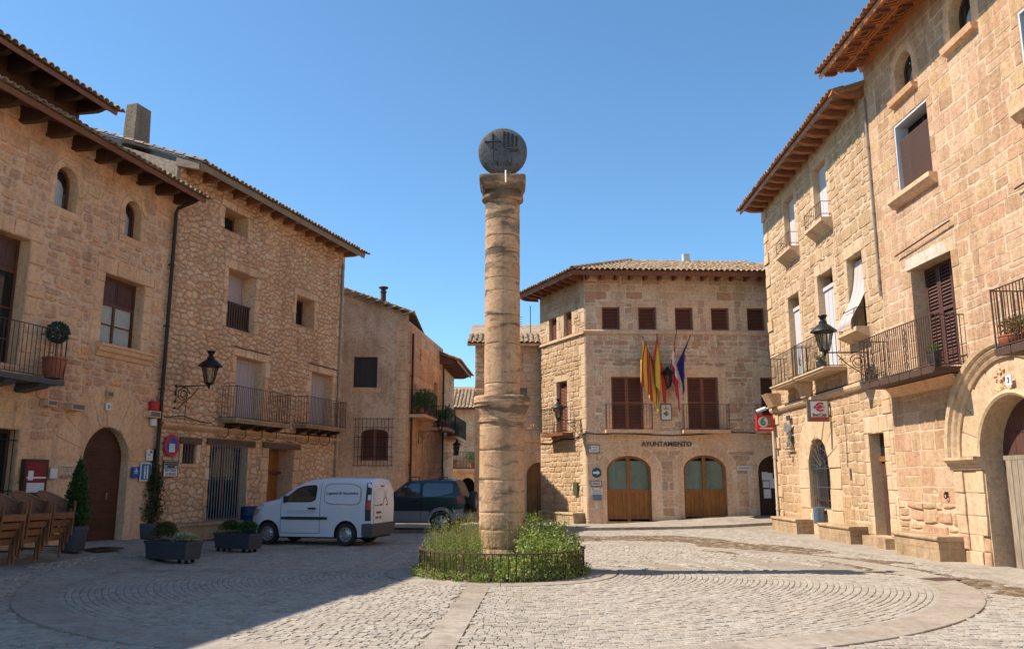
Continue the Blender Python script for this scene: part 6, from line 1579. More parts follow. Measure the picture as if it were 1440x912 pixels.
def hall_lantern():
    t = on_wall(FT, 'wall_lantern', 'black lantern on the town hall front behind the flags', 'street lamp', 3.3, 5.42, .5, 'wall lanterns')
    n = 6; b = MB(); lo = [(.1 * math.cos(k * PI / 3), .1 * math.sin(k * PI / 3), .1) for k in range(n)]; hi = [(.24 * math.cos(k * PI / 3), .24 * math.sin(k * PI / 3), .62) for k in range(n)]
    for k in range(n): b.tube([lo[k], hi[k]], .016, 4); b.tube([hi[k], hi[(k + 1) % n]], .018, 4); b.tube([lo[k], lo[(k + 1) % n]], .016, 4)
    b.lathe([(.02, .0), (.05, .05), (.1, .1)], 8); b.tube([(0, 0, .1), (0, .25, .0), (0, .5, .1)], .02, 5); b.build('cage', 'iron', t)
    for k in range(n): g = MB(); g.quad(lo[k], lo[(k + 1) % n], hi[(k + 1) % n], hi[k]); g.build('pane', 'glass_lamp', t)
    b = MB(); b.lathe([(.3, .62), (.2, .72), (.1, .8), (.06, .88), (.01, .92)], 10); b.build('cap', 'iron', t)
hall_lantern()

# ================================================================== FLAGS
def flag(label, base, tip, drop, cols, by='a', hoist=1.0, squeeze=.36, seed=0):
    """base, tip = (u, z, out) of the pole on the town hall front; the cloth hangs limp from the upper pole"""
    t = on_wall(FT, 'flag', label, 'flag', base[0], base[1], base[2], 'flags on the town hall'); R = random.Random(seed)
    d = Vector((tip[0] - base[0], -(tip[2] - base[2]), tip[1] - base[1])); L = d.length
    b = MB(); b.tube([(0, 0, 0), tuple(d)], .018, 6); b.lathe([(.03, 0), (.03, .05), (.002, .07)], 6, tuple(d)); b.build('pole', 'wood_beam', t)
    n, m = 26, 20; top = d * (1 - .04 / L); dn = d.normalized(); pts = []; ph = R.random() * 6
    cx = top - dn * hoist * .75
    for j in range(m + 1):
        v = j / m
        for i in range(n + 1):
            a = i / n; p = top - dn * hoist * a; g = squeeze * min(1, v * 1.6)
            x = p.x + (cx.x - p.x) * g * .5 + (a - .5) * .42 * min(1, v * 2) + .05 * math.sin(a * 15 + ph + v * 2) * min(1, v * 3)
            y = p.y + (cx.y - p.y) * g + .07 * math.sin(a * 13 + ph * 2 + v * 1.5) * min(1, v * 2.5)
            z = p.z - v * drop * (.82 + .18 * a) + .03 * math.sin(a * 9 + ph) * v
            pts.append((x, y, z))
    b = MB(); b.v = pts; names = list(dict.fromkeys(c for _, c in cols))
    for j in range(m):
        for i in range(n):
            s = (i + .5) / n if by == 'a' else (j + .5) / m; c = next(q for e, q in cols if s <= e)
            b.f.append((j * (n + 1) + i, j * (n + 1) + i + 1, (j + 1) * (n + 1) + i + 1, (j + 1) * (n + 1) + i)); b.m.append(names.index(c))
    b.build('cloth', names, t, smooth=True)
Y, RR = 'yellow', 'flag_red'
flag('flag with yellow and red stripes, leftmost on the town hall', (2.9, 6.3, .15), (2.22, 7.42, 1.0), 2.1, [(i / 9, Y if i % 2 else RR) for i in range(1, 10)], hoist=1.2, seed=1)
flag('red and yellow national flag hanging beside the town hall lantern', (3.1, 6.3, .15), (2.82, 7.55, .9), 2.1, [(.26, RR), (.74, Y), (1, RR)], hoist=1.0, seed=2, squeeze=.4)
flag('crimson and white flag on the tallest pole of the town hall', (3.5, 6.3, .15), (3.66, 7.85, .85), 2.35, [(.3, 'flag_crimson'), (.62, 'flag_white'), (1, 'flag_crimson')], by='b', hoist=1.1, seed=3, squeeze=.45)
flag('dark blue flag, rightmost on the town hall', (3.65, 6.2, .15), (4.18, 7.52, .9), 1.45, [(1, 'flag_navy')], hoist=1.3, seed=4, squeeze=.3)

# ================================================================== SIGNS AND SMALL WALL FITTINGS
def plate(F, name, label, u0, u1, z0, z1, mat, cat='sign', d=.025, off=.05, border=None, bw=.025, group=None):
    t = on_wall(F, name, label, cat, (u0 + u1) / 2, (z0 + z1) / 2, off, group); w, h = (u1 - u0) / 2, (z1 - z0) / 2
    b = MB(); b.box(-w, w, -d, 0, -h, h); b.build('board', border or mat, t)
    if border: b = MB(); b.box(-w + bw, w - bw, -d - .004, -d + .01, -h + bw, h - bw); b.build('face', mat, t)
    return t
def word(t, key, mat, x=0, z=0, y=-.035):
    me = TXT[key]
    if not me.materials: me.materials.append(M(mat))
    return link('lettering', me, t, (x, y, z))
def disc(t, name, r, mat, y, d=.006, n=32, x=0, z=0):
    b = MB(); b.lathe([(r, -y), (r, -y + d)], n, (x, 0, z), axis='y'); return b.build(name, mat, t, smooth=True, angle=40)
m_ = plate(FA, 'menu_case', 'wooden framed menu case with red poster on the wall behind the stacked chairs', -2.92, -2.2, 1.40, 2.26, 'red_dark', 'menu board', .12, .05, 'wood_dark', .07)
b = MB(); b.box(-.27, .27, -.13, -.126, -.34, -.12); b.build('price_list', 'paper', m_); b = MB(); b.box(-.3, .3, -.135, -.13, -.02, .02); b.box(-.26, -.1, -.134, -.13, -.06, .16); b.build('picture', 'lamp_white', m_)
plate(FA, 'blank_plaque', 'small white plaque beside the menu case', -2.03, -1.76, 1.80, 2.08, 'white', 'plaque', border='sign_grey', bw=.02)
h_ = on_wall(FA, 'hook_rail', 'iron rail with three hooks beside the arched door', 'hook rail', -1.46, 2.05, .05)
b = MB(); b.tube([(-.22, -.03, .05), (.2, -.03, .05)], .012, 5)
for x in (-.14, 0, .12): b.tube([(x, -.03, .05), (x + .02, -.06, -.12), (x + .01, -.12, -.17), (x - .03, -.12, -.13)], .012, 5)
b.box(-.18, .16, -.06, -.02, -.22, -.16); b.build('hooks', 'grey_metal', h_)
p_ = plate(FA, 'house_number', 'small white house number tile above the arched wooden door', -.25, -.06, 3.62, 3.82, 'white', 'house number'); word(p_, 'two', 'text_dark', 0, -.01)
plate(FA, 'stone_crest', 'small square relief stone at the top of the door arch', -.26, .0, 3.97, 4.14, 'sign_brown', 'relief', d=.04, border='dressed', bw=.03)
for u0, u1, z0, z1, l in ((-2.53, -2.21, 3.53, 3.69, 'small beige box on the wall under the balcony'), (-1.71, -1.25, 3.5, 3.68, 'beige speaker box left of the door arch'), (1.38, 1.86, 3.55, 3.74, 'beige speaker box beside the downpipe')):
    t = on_wall(FA, 'wall_box', l, 'box', (u0 + u1) / 2, (z0 + z1) / 2, .04); b = MB(); w, h = (u1 - u0) / 2, (z1 - z0) / 2
    b.box(-w, w, -.22, 0, -h, h); b.build('case', 'dressed_hall', t); b = MB(); b.box(-w + .03, w - .03, -.226, -.22, -h + .03, h - .03); b.build('grille', 'sign_brown', t)
t = on_wall(FA, 'alarm_box', 'red alarm box above the speaker beside the downpipe', 'alarm', 1.70, 3.76, .12); b = MB(); b.lathe([(.14, 0), (.15, .03), (.15, .24), (.12, .27), (.02, .28)], 14); b.build('cover', 'red', t, smooth=True, angle=40); b = MB(); b.box(-.1, .1, .0, .06, 0, .26); b.build('back_plate', 'offwhite', t)
plate(FA, 'junction_box', 'small white box below the speaker beside the downpipe', 1.66, 1.86, 3.33, 3.53, 'white', 'box', d=.09)
t = plate(FA, 'tourist_plaque', 'small blue plaque right of the arched door', 1.04, 1.36, 1.83, 2.14, 'blue'); b = MB(); b.box(-.08, .08, -.033, -.027, .02, .05); b.box(-.06, .06, -.033, -.027, -.03, -.01); b.lathe([(.03, .027), (.03, .033)], 8, (0, 0, .09), axis='y'); b.build('print', 'white', t)
t = plate(FA, 'restaurant_sign', 'blue sign with white fork and knife beside the downpipe', 1.40, 1.88, 1.75, 2.27, 'sign_blue', border='white', bw=.035)
b = MB(); b.box(-.09, -.03, -.036, -.03, -.2, .06); b.box(.03, .09, -.036, -.03, -.2, .06)
for x in (-.1, -.07, -.04): b.box(x, x + .014, -.036, -.03, .06, .17)
b.box(.035, .08, -.036, -.03, .06, .19); b.build('print', 'white', t)
t = plate(FA, 'bird_plaque', 'pale plaque with a black bird above the blue restaurant sign', 1.62, 1.90, 2.33, 2.64, 'paper'); b = MB(); b.box(.0, .09, -.03, -.024, .06, .13); b.box(-.09, .0, -.03, -.024, .0, .03); b.build('print', 'text_dark', t); b = MB(); b.box(-.12, .12, -.031, -.025, -.14, -.03); b.build('print', 'lamp_white', t)
# no parking sign with a sheet of paper over it
t = on_wall(FB, 'no_parking_sign', 'round red and blue no parking sign with white paper taped on it', 'traffic sign', .47, 2.80, .08)
disc(t, 'disc', .335, 'red', -.0, .02); disc(t, 'blue_field', .25, 'blue', -.021, .003)
b = MB(); c45 = math.sqrt(.5); b.prism([(-.2, -.026, .15), (-.15, -.026, .2), (.2, -.026, -.15), (.15, -.026, -.2)], (0, -.003, 0)); b.build('bar', 'red', t)
b = MB(); b.box(-.13, .12, -.034, -.030, -.2, .05); b.build('paper', 'paper', t)
b = MB()
for k in range(4): b.box(-.09, .08, -.0355, -.034, -.14 + k * .045, -.125 + k * .045)
b.build('print', 'sign_grey', t)
t = on_wall(FB, 'plaza_sign', 'rectangular sign with black arrows and EN TODA LA PLAZA below the no parking sign', 'sign', .5, 2.12, .06)
b = MB(); b.box(-.32, .32, -.03, 0, -.24, .24); b.build('board', 'dark_grey', t); b = MB(); b.box(-.29, .29, -.034, -.028, .01, .22); b.build('face', 'sign_grey', t); b = MB(); b.box(-.29, .29, -.034, -.028, -.225, -.005); b.build('face', 'white', t)
b = MB()
for z in (.155, .095): b.box(-.27, .27, -.037, -.033, z, z + .038)
b.box(-.16, .16, -.037, -.033, .03, .075); b.build('arrows', 'black', t); word(t, 'en', 'text_dark', 0, -.06, -.037); word(t, 'la', 'text_dark', 0, -.165, -.037)
# signs on the town hall
t = plate(FT, 'street_name_plaque', 'framed white street name plaque on the town hall corner', .04, .52, 2.86, 3.2, 'white', border='sign_brown', bw=.035)
b = MB(); b.box(-.06, .17, -.033, -.028, .05, .085); b.box(-.02, .13, -.033, -.028, -.01, .02); b.box(-.14, .17, -.033, -.028, -.08, -.045); b.build('print', 'sign_grey', t); b = MB(); b.box(-.18, -.12, -.033, -.028, .0, .11); b.build('crest', 'sign_brown', t)
t = on_wall(FT, 'arrow_sign', 'round dark blue sign with a white arrow on the town hall corner', 'traffic sign', .37, 2.08, .08)
disc(t, 'rim', .215, 'white', 0, .02); disc(t, 'disc', .203, 'teal', -.021, .003)
b = MB(); b.box(-.15, .02, -.03, -.025, -.045, .045); b.prism([(.02, -.03, .1), (.15, -.03, 0), (.02, -.03, -.1)], (0, .005, 0)); b.build('arrow', 'white', t)
t = plate(FT, 'exit_sign', 'small sign reading SALIDA under the round arrow sign', .13, .58, 1.55, 1.76, 'white', border='sign_brown', bw=.03); word(t, 'salida', 'text_dark', 0, 0, -.031)
t = plate(FT, 'notice', 'white notice sheet under the SALIDA sign', .15, .6, 1.23, 1.5, 'paper'); b = MB(); b.box(-.2, -.12, -.03, -.024, .07, .1); b.build('print', 'text_dark', t); b = MB(); b.box(.1, .18, -.03, -.024, .08, .11); b.build('print', 'red', t); b = MB(); [b.box(-.18, .18, -.03, -.024, -.1 + k * .03, -.09 + k * .03) for k in range(5)]; b.build('print', 'sign_grey', t)
plate(FT, 'blue_plaque', 'small light blue plaque lowest in the row of signs on the town hall', .22, .56, 1.0, 1.22, 'bin_blue')
t = plate(FT, 'coat_of_arms', 'white framed coat of arms with a gold crown between the town hall balconies', 3.05, 3.51, 4.18, 4.85, 'offwhite', border='sign_brown', bw=.04)
b = MB(); b.prism([(-.1, -.031, .1), (-.12, -.031, .2), (-.06, -.031, .15), (0, -.031, .22), (.06, -.031, .15), (.12, -.031, .2), (.1, -.031, .1)], (0, -.004, 0)); b.build('crown', 'gold', t)
b = MB(); b.prism([(0, -.031, .06), (.12, -.031, -.06), (0, -.031, -.18), (-.12, -.031, -.06)], (0, -.003, 0)); b.build('shield', 'dark_grey', t)
for x, z, mt in ((0, -.01, 'gold'), (-.055, -.06, 'green_sign'), (.055, -.06, 'yellow'), (0, -.115, 'green_sign')): b = MB(); b.prism([(x, -.036, z + .04), (x + .04, -.036, z), (x, -.036, z - .04), (x - .04, -.036, z)], (0, -.002, 0)); b.build('quarter', mt, t)
t = plate(FT, 'name_plaque', 'small rounded white plaque between the town hall doors and the right arch', 6.1, 6.68, 2.17, 2.36, 'offwhite'); b = MB(); b.box(-.22, .22, -.03, -.024, -.03, .03); b.build('print', 'sign_grey', t)
plate(FTL, 'meter_box', 'dark green meter box on the sunlit left side of the town hall', -.99, -.66, 1.2, 1.7, 'green_box', 'box', .06)
# bank sign, red sign, metal figure lettering, camera
t = thing('bank_sign', 'square bank sign with a red euro symbol sticking out from the sunlit house', 'sign', (9.60, 26.06, 3.92), rad(-3))
b = MB(); b.box(-.33, .33, -.06, .06, -.34, .34); b.build('box', 'sign_brown', t); b = MB(); b.box(-.23, .29, -.064, -.058, -.2, .29); b.build('face', 'offwhite', t); b = MB(); b.box(-.23, .29, -.065, -.058, -.28, -.215); b.build('red_band', 'red', t)
TXT['euro'].materials.append(M('red')); link('symbol', TXT['euro'], t, (.03, -.07, .09)); b = MB(); b.box(-.16, .2, -.075, -.069, .085, .105); b.build('blue_line', 'blue', t); word(t, 'iber', 'text_dark', .03, -.135, -.066)
b = MB(); b.box(.33, .42, -.03, .03, -.2, -.14); b.box(.33, .42, -.03, .03, .14, .2); b.build('arm', 'iron', t)
t = thing('red_sign', 'red box sign with a green 6 on the corner of the bank house', 'sign', (9.66, 31.85, 3.93), rad(8))
b = MB(); b.box(-.33, .33, -.07, .07, -.3, .3); b.build('box', 'red', t); TXT['six'].materials.append(M('green_sign')); g = link('numeral', TXT['six'], t, (-.09, -.08, .04))
for x, z, r in ((.17, .12, .07), (.15, -.05, .055), (.07, .22, .03)): disc(t, 'dot', r, 'green_sign', -.071, .01, 16, x, z)
disc(t, 'numeral_field', .2, 'offwhite', -.0705, .002, 24, -.09, .04); b = MB(); b.box(-.24, .3, -.076, -.07, -.225, -.18); b.build('print', 'lamp_white', t); b = MB(); b.tube([(.33, 0, .1), (.55, 0, .1)], .02, 5); b.build('arm', 'iron', t)
t = on_wall(FR1, 'metal_figure', 'grey cut-metal figure and letters on the sunlit wall left of the arched window', 'wall sculpture', -4.62, 3.3, .1)
b = MB(); b.prism([(-.52, -.02, .28), (-.42, -.02, .52), (-.2, -.02, .55), (.1, -.02, .42), (.42, -.02, .46), (.3, -.02, .24), (-.1, -.02, .16)], (0, .03, 0)); b.prism([(-.2, -.02, -.05), (.1, -.02, .16), (.3, -.02, .1), (.12, -.02, -.12)], (0, .03, 0)); b.build('figure', 'grey_metal', t)
b = MB(); b.box(-.1, .28, -.03, .0, .6, .78); b.prism([(0, -.03, -.02), (.3, -.03, .2), (.4, -.03, .05), (.2, -.03, -.25)], (0, .02, 0)); b.build('dark_piece', 'dark_grey', t)
word(t, 'villa', 'grey_metal', .05, -.22, -.03); word(t, 'a', 'grey_metal', .05, -.62, -.03); b = MB(); b.box(-.42, .5, -.05, .0, -.44, -.4); b.build('bar', 'dark_grey', t)
t = on_wall(FR1, 'security_camera', 'white security camera on the corner of the bank house', 'camera', -6.66, 4.55, .1); b = MB(); b.tube([(0, 0, 0), (-.1, -.25, -.05)], .03, 6); b.build('arm', 'white', t); b = MB(); b.tube([(-.02, -.18, -.02), (-.18, -.5, -.14)], .07, 8); b.build('housing', 'white', t)
t = on_wall(FR2, 'house_number', 'white tile with number 3 beside the carved relief of the portal', 'house number', 2.45, 3.72, .1); b = MB(); b.box(-.09, .09, -.02, 0, -.1, .1); b.build('tile', 'white', t); word(t, 'three', 'blue', 0, 0, -.024)
t = on_wall(FR2, 'wall_ring', 'iron ring hook on the ashlar wall left of the portal', 'hook', -.42, 1.42, .02); b = MB(); b.tube([(.06 * math.cos(a), -.05, .06 * math.sin(a)) for a in [k * PI / 6 for k in range(13)]], .014, 5); b.box(-.03, .03, -.05, 0, .03, .09); b.build('ring', 'iron', t)

# ================================================================== BENCHES, BIN, BARREL
def bench(label, x0, x1, y0, y1, h, group='stone benches along the right-hand houses', rotz=0, loc=None):
    t = thing('stone_bench', label, 'bench', loc or ((x0 + x1) / 2, (y0 + y1) / 2, 0), rotz, group); w, l = (x1 - x0) / 2, (y1 - y0) / 2; R = random.Random(int(abs(y0) * 50))
    n = 3; 
    for z0, z1, k in ((-.03, h * .5, 2), (h * .5 + .004, h - .1, 3)):
        for i in range(k):
            a, e = -l + .03 + (2 * l - .06) * i / k, -l + .03 + (2 * l - .06) * (i + 1) / k - .006; b = MB(); o = R.uniform(0, .012); b.box(-w + .04 + o, w, a, e, z0, z1); b.build('block', 'bench_stone', t)
    n = 2
    for i in range(n):
        a, e = -l + 2 * l * i / n, -l + 2 * l * (i + 1) / n - .006; b = MB(); r = .045; pr = [(-w + r * (1 - math.sin(q)), h - .1 + .05 - .05 * math.cos(q)) for q in [PI * j / 6 for j in range(7)]]
        b.prism([(p[0], a, p[1]) for p in pr] + [(w, a, h), (w, a, h - .1)], (0, e - a, 0)); b.build('seat_slab', 'bench_stone', t)
bench('largest stone bench on the right, left of the portal', 9.3, 9.93, 18.7, 20.9, .55)
bench('stone bench below the narrow brown door on the right', 9.38, 9.97, 23.75, 26.2, .5)
bench('small stone bench at the far corner of the bank house', 9.42, 10.04, 28.3, 31.0, .5)
tw_ = FTL.w(-1.75, 0, .3); bench('stone bench in the shade along the left side of the town hall', -.27, .27, -1.55, 1.55, .5, None, FTL.a + rad(90), tuple(tw_))
t = on_wall(FR1, 'litter_bin', 'blue grey litter bin on the wall under the arched bank window', 'litter bin', -1.55, .42, .24)
b = MB(); b.lathe([(.15, 0), (.165, .02), (.18, .48), (.19, .5), (.175, .51), (.165, .45)], 18); b.build('bin', 'bin_blue', t, smooth=True, angle=40); b = MB(); b.box(-.1, -.0, -.225, -.2, .12, .34); b.build('sticker', 'white', t); b = MB(); b.box(-.05, .05, .18, .34, .3, .36); b.build('bracket', 'iron', t)
t = on_wall(FB, 'barrel', 'dark blue barrel standing between the planter box and the front of the van', 'barrel', 3.9, 0, .6)
b = MB(); b.lathe([(.28, 0), (.3, .03), (.3, .3), (.315, .33), (.3, .36), (.3, .62), (.315, .65), (.3, .68), (.3, .9), (.26, .93)], 18); b.build('drum', 'barrel_blue', t, smooth=True, angle=40)
t = thing('drain_cover', 'rusty drain cover in the paving near the arched door', 'drain cover', (-9.15, 18.95, ground_z(-9.15, 18.95) + .012), FA.a); b = MB(); b.box(-.45, .45, -.3, .3, -.03, 0); b.build('frame', 'iron_rust', t); b = MB(); [b.box(-.38 + i * .1, -.32 + i * .1, -.24, .24, 0, .006) for i in range(8)]; b.build('grating', 'iron', t)

t = thing('drain_slab', 'brown metal drain slab set in the paving ring at right', 'drain cover', (7.75, 15.6, .006), rad(20)); b = MB(); b.box(-.3, .3, -.22, .22, -.03, .004); b.build('slab', 'iron_rust', t)
# ================================================================== CHAIRS
def chair_proto():
    t = thing('stacking_chair', 'x', 'chair', group='wicker chairs stacked by the stone house')
    n = 16; b = MB(); sh = []
    for i in range(n + 1):
        a = PI + PI * i / n if False else -.12 * PI + 1.24 * PI * i / n; x, y = .285 * math.cos(a), .02 + .27 * math.sin(a); back = max(0, math.sin(a)); zt = .665 + .145 * back ** 1.4; zb = .40
        sh.append((x, y, zb, zt, back))
    for r_, off in ((1, 0), (.93, 1)):
        for x, y, zb, zt, bk in sh: b.v += [(x * r_, y * r_, zb), (x * r_ * (1 + .03 * bk), y * r_ * (1 + .1 * bk), (zb + zt) / 2), (x * r_ * (1 + .05 * bk), y * r_ * (1 + .22 * bk), zt)]
    m = (n + 1) * 3
    for i in range(n):
        for k in range(2): b.f += [(i * 3 + k, i * 3 + 3 + k, i * 3 + 4 + k, i * 3 + 1 + k), (m + i * 3 + 1 + k, m + i * 3 + 4 + k, m + i * 3 + 3 + k, m + i * 3 + k)]; b.m += [0, 0]
        b.f += [(i * 3 + 2, i * 3 + 5, m + i * 3 + 5, m + i * 3 + 2)]; b.m += [0]
    b.build('backrest', 'wicker', t, smooth=True, angle=40)
    b = MB(); b.tube([(x * (.97 + .05 * k), y * (.97 + .2 * k), zt) for x, y, zb, zt, k in sh], .024, 6); b.build('arm_rail', 'wicker', t, smooth=True)
    b = MB(); b.box(-.25, .25, -.235, .22, .40, .44); b.build('seat', 'wicker', t)
    b = MB(); b.box(-.255, .255, -.262, -.237, .335, .445); b.build('apron', 'wood_chair', t)
    b = MB(); b.box(-.018, .018, -.015, .015, 0, .66); me = b.mesh('leg', 'wood_chair')
    for x in (-.268, .268): link('leg', me, t, (x, -.245, 0), (0, 0, 0))
    b = MB(); b.box(-.018, .018, -.015, .015, 0, .45); me = b.mesh('leg', 'wood_chair')
    for x in (-.235, .235): link('leg', me, t, (x, .235, 0), (rad(-3), 0, 0))
    b = MB(); b.box(-.01, .01, -.23, .22, .2, .225); me = b.mesh('stretcher', 'wood_chair')
    for x in (-.255, .255): link('stretcher', me, t, (x, 0, 0))
    return t
def chairs():
    pr = chair_proto(); first = True; lv = ('bottom', 'second', 'third', 'top'); fwd = FA.n
    for s, (x, y, nm) in enumerate(((-9.2, 16.62, 'nearest the arched door'), (-9.24, 15.86, 'in the middle of the row'), (-9.28, 15.1, 'at the left edge of the photo'), (-9.32, 14.34, 'beyond the left edge of the row'))):
        for k in range(4):
            c = pr if first else copy_tree(pr); first = False
            c.location = (x + fwd.x * .075 * k, y + fwd.y * .075 * k, ground_z(x, y) + .148 * k); c.rotation_euler = (rad(1.2 * k), 0, FA.a + rad(RND.uniform(-2, 2)))
            c['label'] = '%s wicker armchair of the stack %s' % (lv[k], nm); c['category'] = 'chair'
chairs()

# ================================================================== POTTED PLANTS
def cypress(label, x, y, h, w, pot_h, pot_r, mats, seed, taper=1.0):
    R = random.Random(seed); t = thing('potted_cypress', label, 'potted plant', (x, y, ground_z(x, y)), 0, 'potted cypresses at the arched door')
    b = MB(); b.lathe([(pot_r * .82, 0), (pot_r * .86, .03), (pot_r, pot_h - .16), (pot_r * 1.0, pot_h - .1), (pot_r * 1.06, pot_h - .09), (pot_r * 1.06, pot_h), (pot_r * .92, pot_h), (pot_r * .9, pot_h - .06)], 22); b.build('pot', 'planter_grey', t, smooth=True, angle=35)
    b = MB(); b.tube([(0, 0, pot_h - .1), (0, 0, pot_h + h * .8)], [.04, .015], 6); b.build('trunk', 'wood_beam', t)
    b = MB()
    cl = [(R.random() ** .75, R.random() * 6.28) for i in range(300)]
    for v, a in cl:
        rr = w * (1 - v) ** .62 * min(1, .35 + v * 6) ; r = rr * R.uniform(.35, 1.0); c = (r * math.cos(a), r * math.sin(a), pot_h + .02 + v * h)
        for k in range(22):
            b.leaves([(c[0] + R.gauss(0, .045) * (1.3 - v), c[1] + R.gauss(0, .045) * (1.3 - v), c[2] + R.gauss(0, .09) * (1.2 - v * .6))], .085, 0 if R.random() < .8 else 1, R, .0, .35)
    b.build('crown', mats, t)
cypress('slim green cypress in a round grey pot between chairs and arched door', -9.3, 18.1, 1.26, .27, .52, .26, ['leaf_cypress', 'leaf_green'], 5)
cypress('taller brownish cypress in a dark pot beside the downpipe', -9.55, 22.3, 1.85, .46, .40, .34, ['leaf_brownish', 'leaf_cypress'], 6)
def planter_box(label, x, y, rot, kinds, seed):
    R = random.Random(seed); t = thing('planter_box', label, 'planter', (x, y, ground_z(x, y)), rad(rot), 'wheeled planter boxes'); L, D, H = .60, .24, .37
    b = MB(); z0, z1 = .085, .085 + H
    lo = [(-L * .94, -D * .9, z0), (L * .94, -D * .9, z0), (L * .94, D * .9, z0), (-L * .94, D * .9, z0)]; hi = [(-L, -D, z1), (L, -D, z1), (L, D, z1), (-L, D, z1)]; ins = [(p[0] * .95, p[1] * .9, z1) for p in hi]; inl = [(p[0] * .95, p[1] * .9, z1 - .06) for p in hi]
    b.add(lo + hi + ins + inl, [(3, 2, 1, 0)] + [(i, (i + 1) % 4, 4 + (i + 1) % 4, 4 + i) for i in range(4)] + [(4 + i, 4 + (i + 1) % 4, 8 + (i + 1) % 4, 8 + i) for i in range(4)] + [(8 + i, 8 + (i + 1) % 4, 12 + (i + 1) % 4, 12 + i) for i in range(4)] + [(12, 13, 14, 15)])
    b.build('box', 'planter_grey', t); b = MB()
    b.box(-L - .02, L + .02, -D - .02, -D + .0, z1 - .05, z1 + .012); b.box(L - .0, L + .02, -D, D, z1 - .05, z1 + .012); b.box(-L - .02, -L, -D, D, z1 - .05, z1 + .012); b.box(-L, L, D, D + .02, z1 - .05, z1 + .012); b.build('rim', 'planter_grey', t)
    for sx in (-1, 1):
        for q in (-.1, .1):
            b = MB(); b.lathe([(.042, -.02), (.045, 0), (.042, .02)], 12, axis='y'); b.build('castor', 'black', t, loc=(sx * L * .72 + q, -D * .55, .045))
        b = MB(); b.lathe([(.042, -.02), (.045, 0), (.042, .02)], 12, axis='y'); b.build('castor', 'black', t, loc=(sx * L * .72, D * .6, .045))
    for cx, rx, hz, mat, n, sz in kinds:
        b = MB(); st = [(R.gauss(0, .38) * rx, R.gauss(0, .33) * D * 1.4, R.random()) for i in range(n)]
        for sx, sy, v in st:
            q = math.sqrt(min(1, (sx / rx) ** 2 + (sy / (D * 1.5)) ** 2)); hh = hz * math.sqrt(max(.05, 1 - q * q)) * (.3 + .7 * v ** .5)
            b.leaves([(cx + sx * (1 + .15 * v), sy, z1 - .02 + hh)], sz, 0, R, .5, .3)
        b.build('shrub', mat, t)
planter_box('nearest grey planter box on castors with a shrub and pale flowers', -7.42, 18.75, -24, [(-.28, .30, .44, 'leaf_brownish', 1300, .075), (-.26, .28, .40, 'leaf_green', 400, .06), (.32, .27, .22, 'flower', 600, .05), (.32, .27, .18, 'leaf_green', 300, .06)], 8)
planter_box('grey planter box on castors beside the front of the van with two shrubs', -6.92, 21.6, -27, [(-.3, .26, .34, 'leaf_brownish', 900, .08), (-.3, .26, .34, 'leaf_green', 400, .06), (.3, .3, .32, 'leaf_cypress', 600, .08), (.3, .3, .32, 'leaf_green', 600, .08)], 9)
def pot_plant(F, label, u, z, off, pr, ph, pot, leaf, lh, lr, n, sz, seed, ball=False, group=None, cat='potted plant'):
    R = random.Random(seed); t = on_wall(F, 'pot_plant', label, cat, u, z, off, group)
    b = MB(); b.lathe([(pr * .68, 0), (pr * .9, ph * .3), (pr, ph * .75), (pr * .94, ph * .88), (pr * 1.04, ph * .9), (pr * 1.04, ph), (pr * .85, ph), (pr * .8, ph * .9)], 16); b.build('pot', pot, t, smooth=True, angle=40)
    b = MB()
    if ball: b.tube([(0, 0, ph * .8), (0, 0, ph + lh)], .02, 5); b.build('stem', 'wood_beam', t); b = MB()
    for i in range(n):
        v = Vector((R.gauss(0, 1), R.gauss(0, 1), R.gauss(0, 1))).normalized() * (R.random() ** .4 if not ball else R.uniform(.75, 1.05))
        b.leaves([(v.x * lr, v.y * lr, ph + lh + v.z * lr * (1 if ball else .9))], sz, 0, R, .3, .5)
    b.build('foliage', leaf, t)
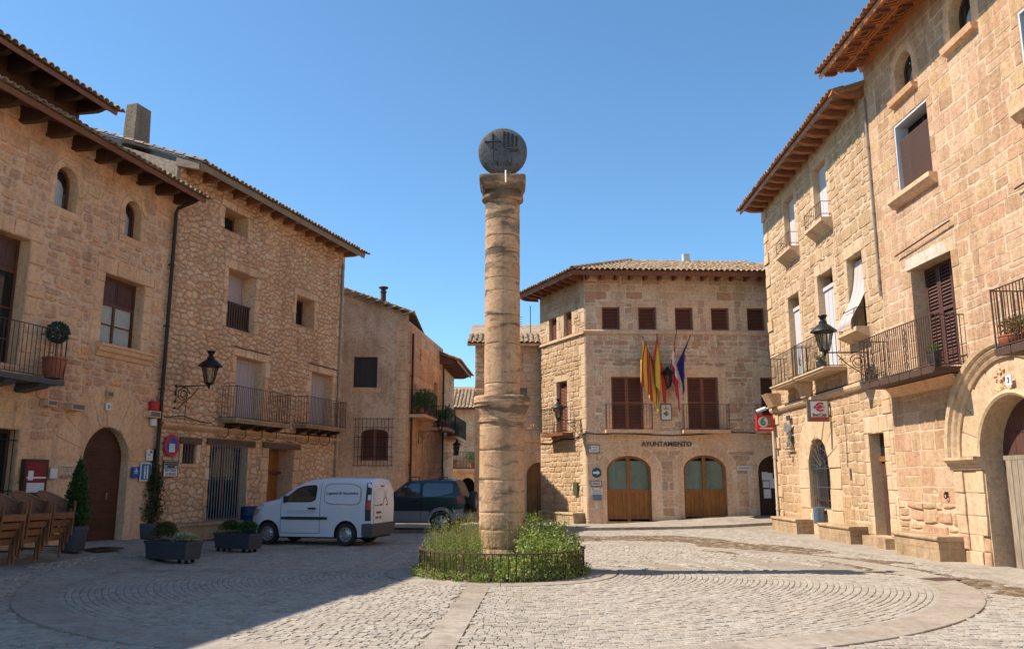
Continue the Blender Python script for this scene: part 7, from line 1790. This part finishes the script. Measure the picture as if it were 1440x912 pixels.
pot_plant(FA, 'round clipped topiary ball in a red clay pot on the left balcony', -2.72, 4.16, .5, .27, .5, 'terracotta', 'leaf_topiary', .62, .26, 1500, .06, 3, True)
pot_plant(FR2, 'dark pot with a small succulent on the long right balcony', .6, 4.24, .56, .15, .34, 'pot_dark', 'leaf_green', .08, .13, 160, .06, 4)
pot_plant(FR2, 'small pot with a plant at the far end of the long right balcony', -2.42, 4.24, .6, .14, .2, 'planter_grey', 'leaf_brownish', .12, .16, 220, .06, 5)
pot_plant(FR2, 'red geraniums in a pot on the balcony at the right edge', 3.45, 4.24, .55, .26, .2, 'terracotta', 'flower_red', .14, .26, 420, .06, 6)
pot_plant(FR2, 'green plant beside the geraniums at the right edge', 3.3, 4.24, .35, .16, .2, 'terracotta', 'leaf_green', .26, .2, 300, .06, 16)
pot_plant(FR1, 'potted plant on the bank house balcony behind the lantern', .2, 5.12, .45, .16, .24, 'planter_grey', 'leaf_green', .1, .14, 200, .06, 7)
for k, (F, u, z, o, h, r, n, l) in enumerate(((FS, .9, 4.57, .4, .55, .5, 900, 'bushy plant on the first lane balcony nearest the corner'), (FS, 1.8, 4.57, .4, 1.0, .5, 900, 'tall plant on the first lane balcony'), (FS, 2.5, 4.57, .4, .45, .42, 600, 'low plant at the far end of the first lane balcony'), (FS, 5.7, 4.32, .4, .5, .42, 600, 'plant on the second lane balcony nearest the lantern'), (FS, 6.9, 4.32, .4, .8, .45, 700, 'tallest plant on the second lane balcony'), (FS2, 1.6, 4.0, .4, .5, .42, 500, 'plant on the farthest lane balcony'), (FS2, 4.0, 4.0, .4, .6, .42, 500, 'last plant on the farthest lane balcony'), (FE, 1.4, 2.6, .5, .7, .45, 500, 'dark plant on the terrace above the archway'), (FE, .2, 2.6, .5, .25, .2, 200, 'small red flower pot on the terrace above the archway'))):
    pot_plant(F, l, u, z, o, .18, .3, 'terracotta', 'leaf_green' if k != 8 else 'flower_red', h * .55, r, n, .085, 30 + k, group='plants on the lane balconies')
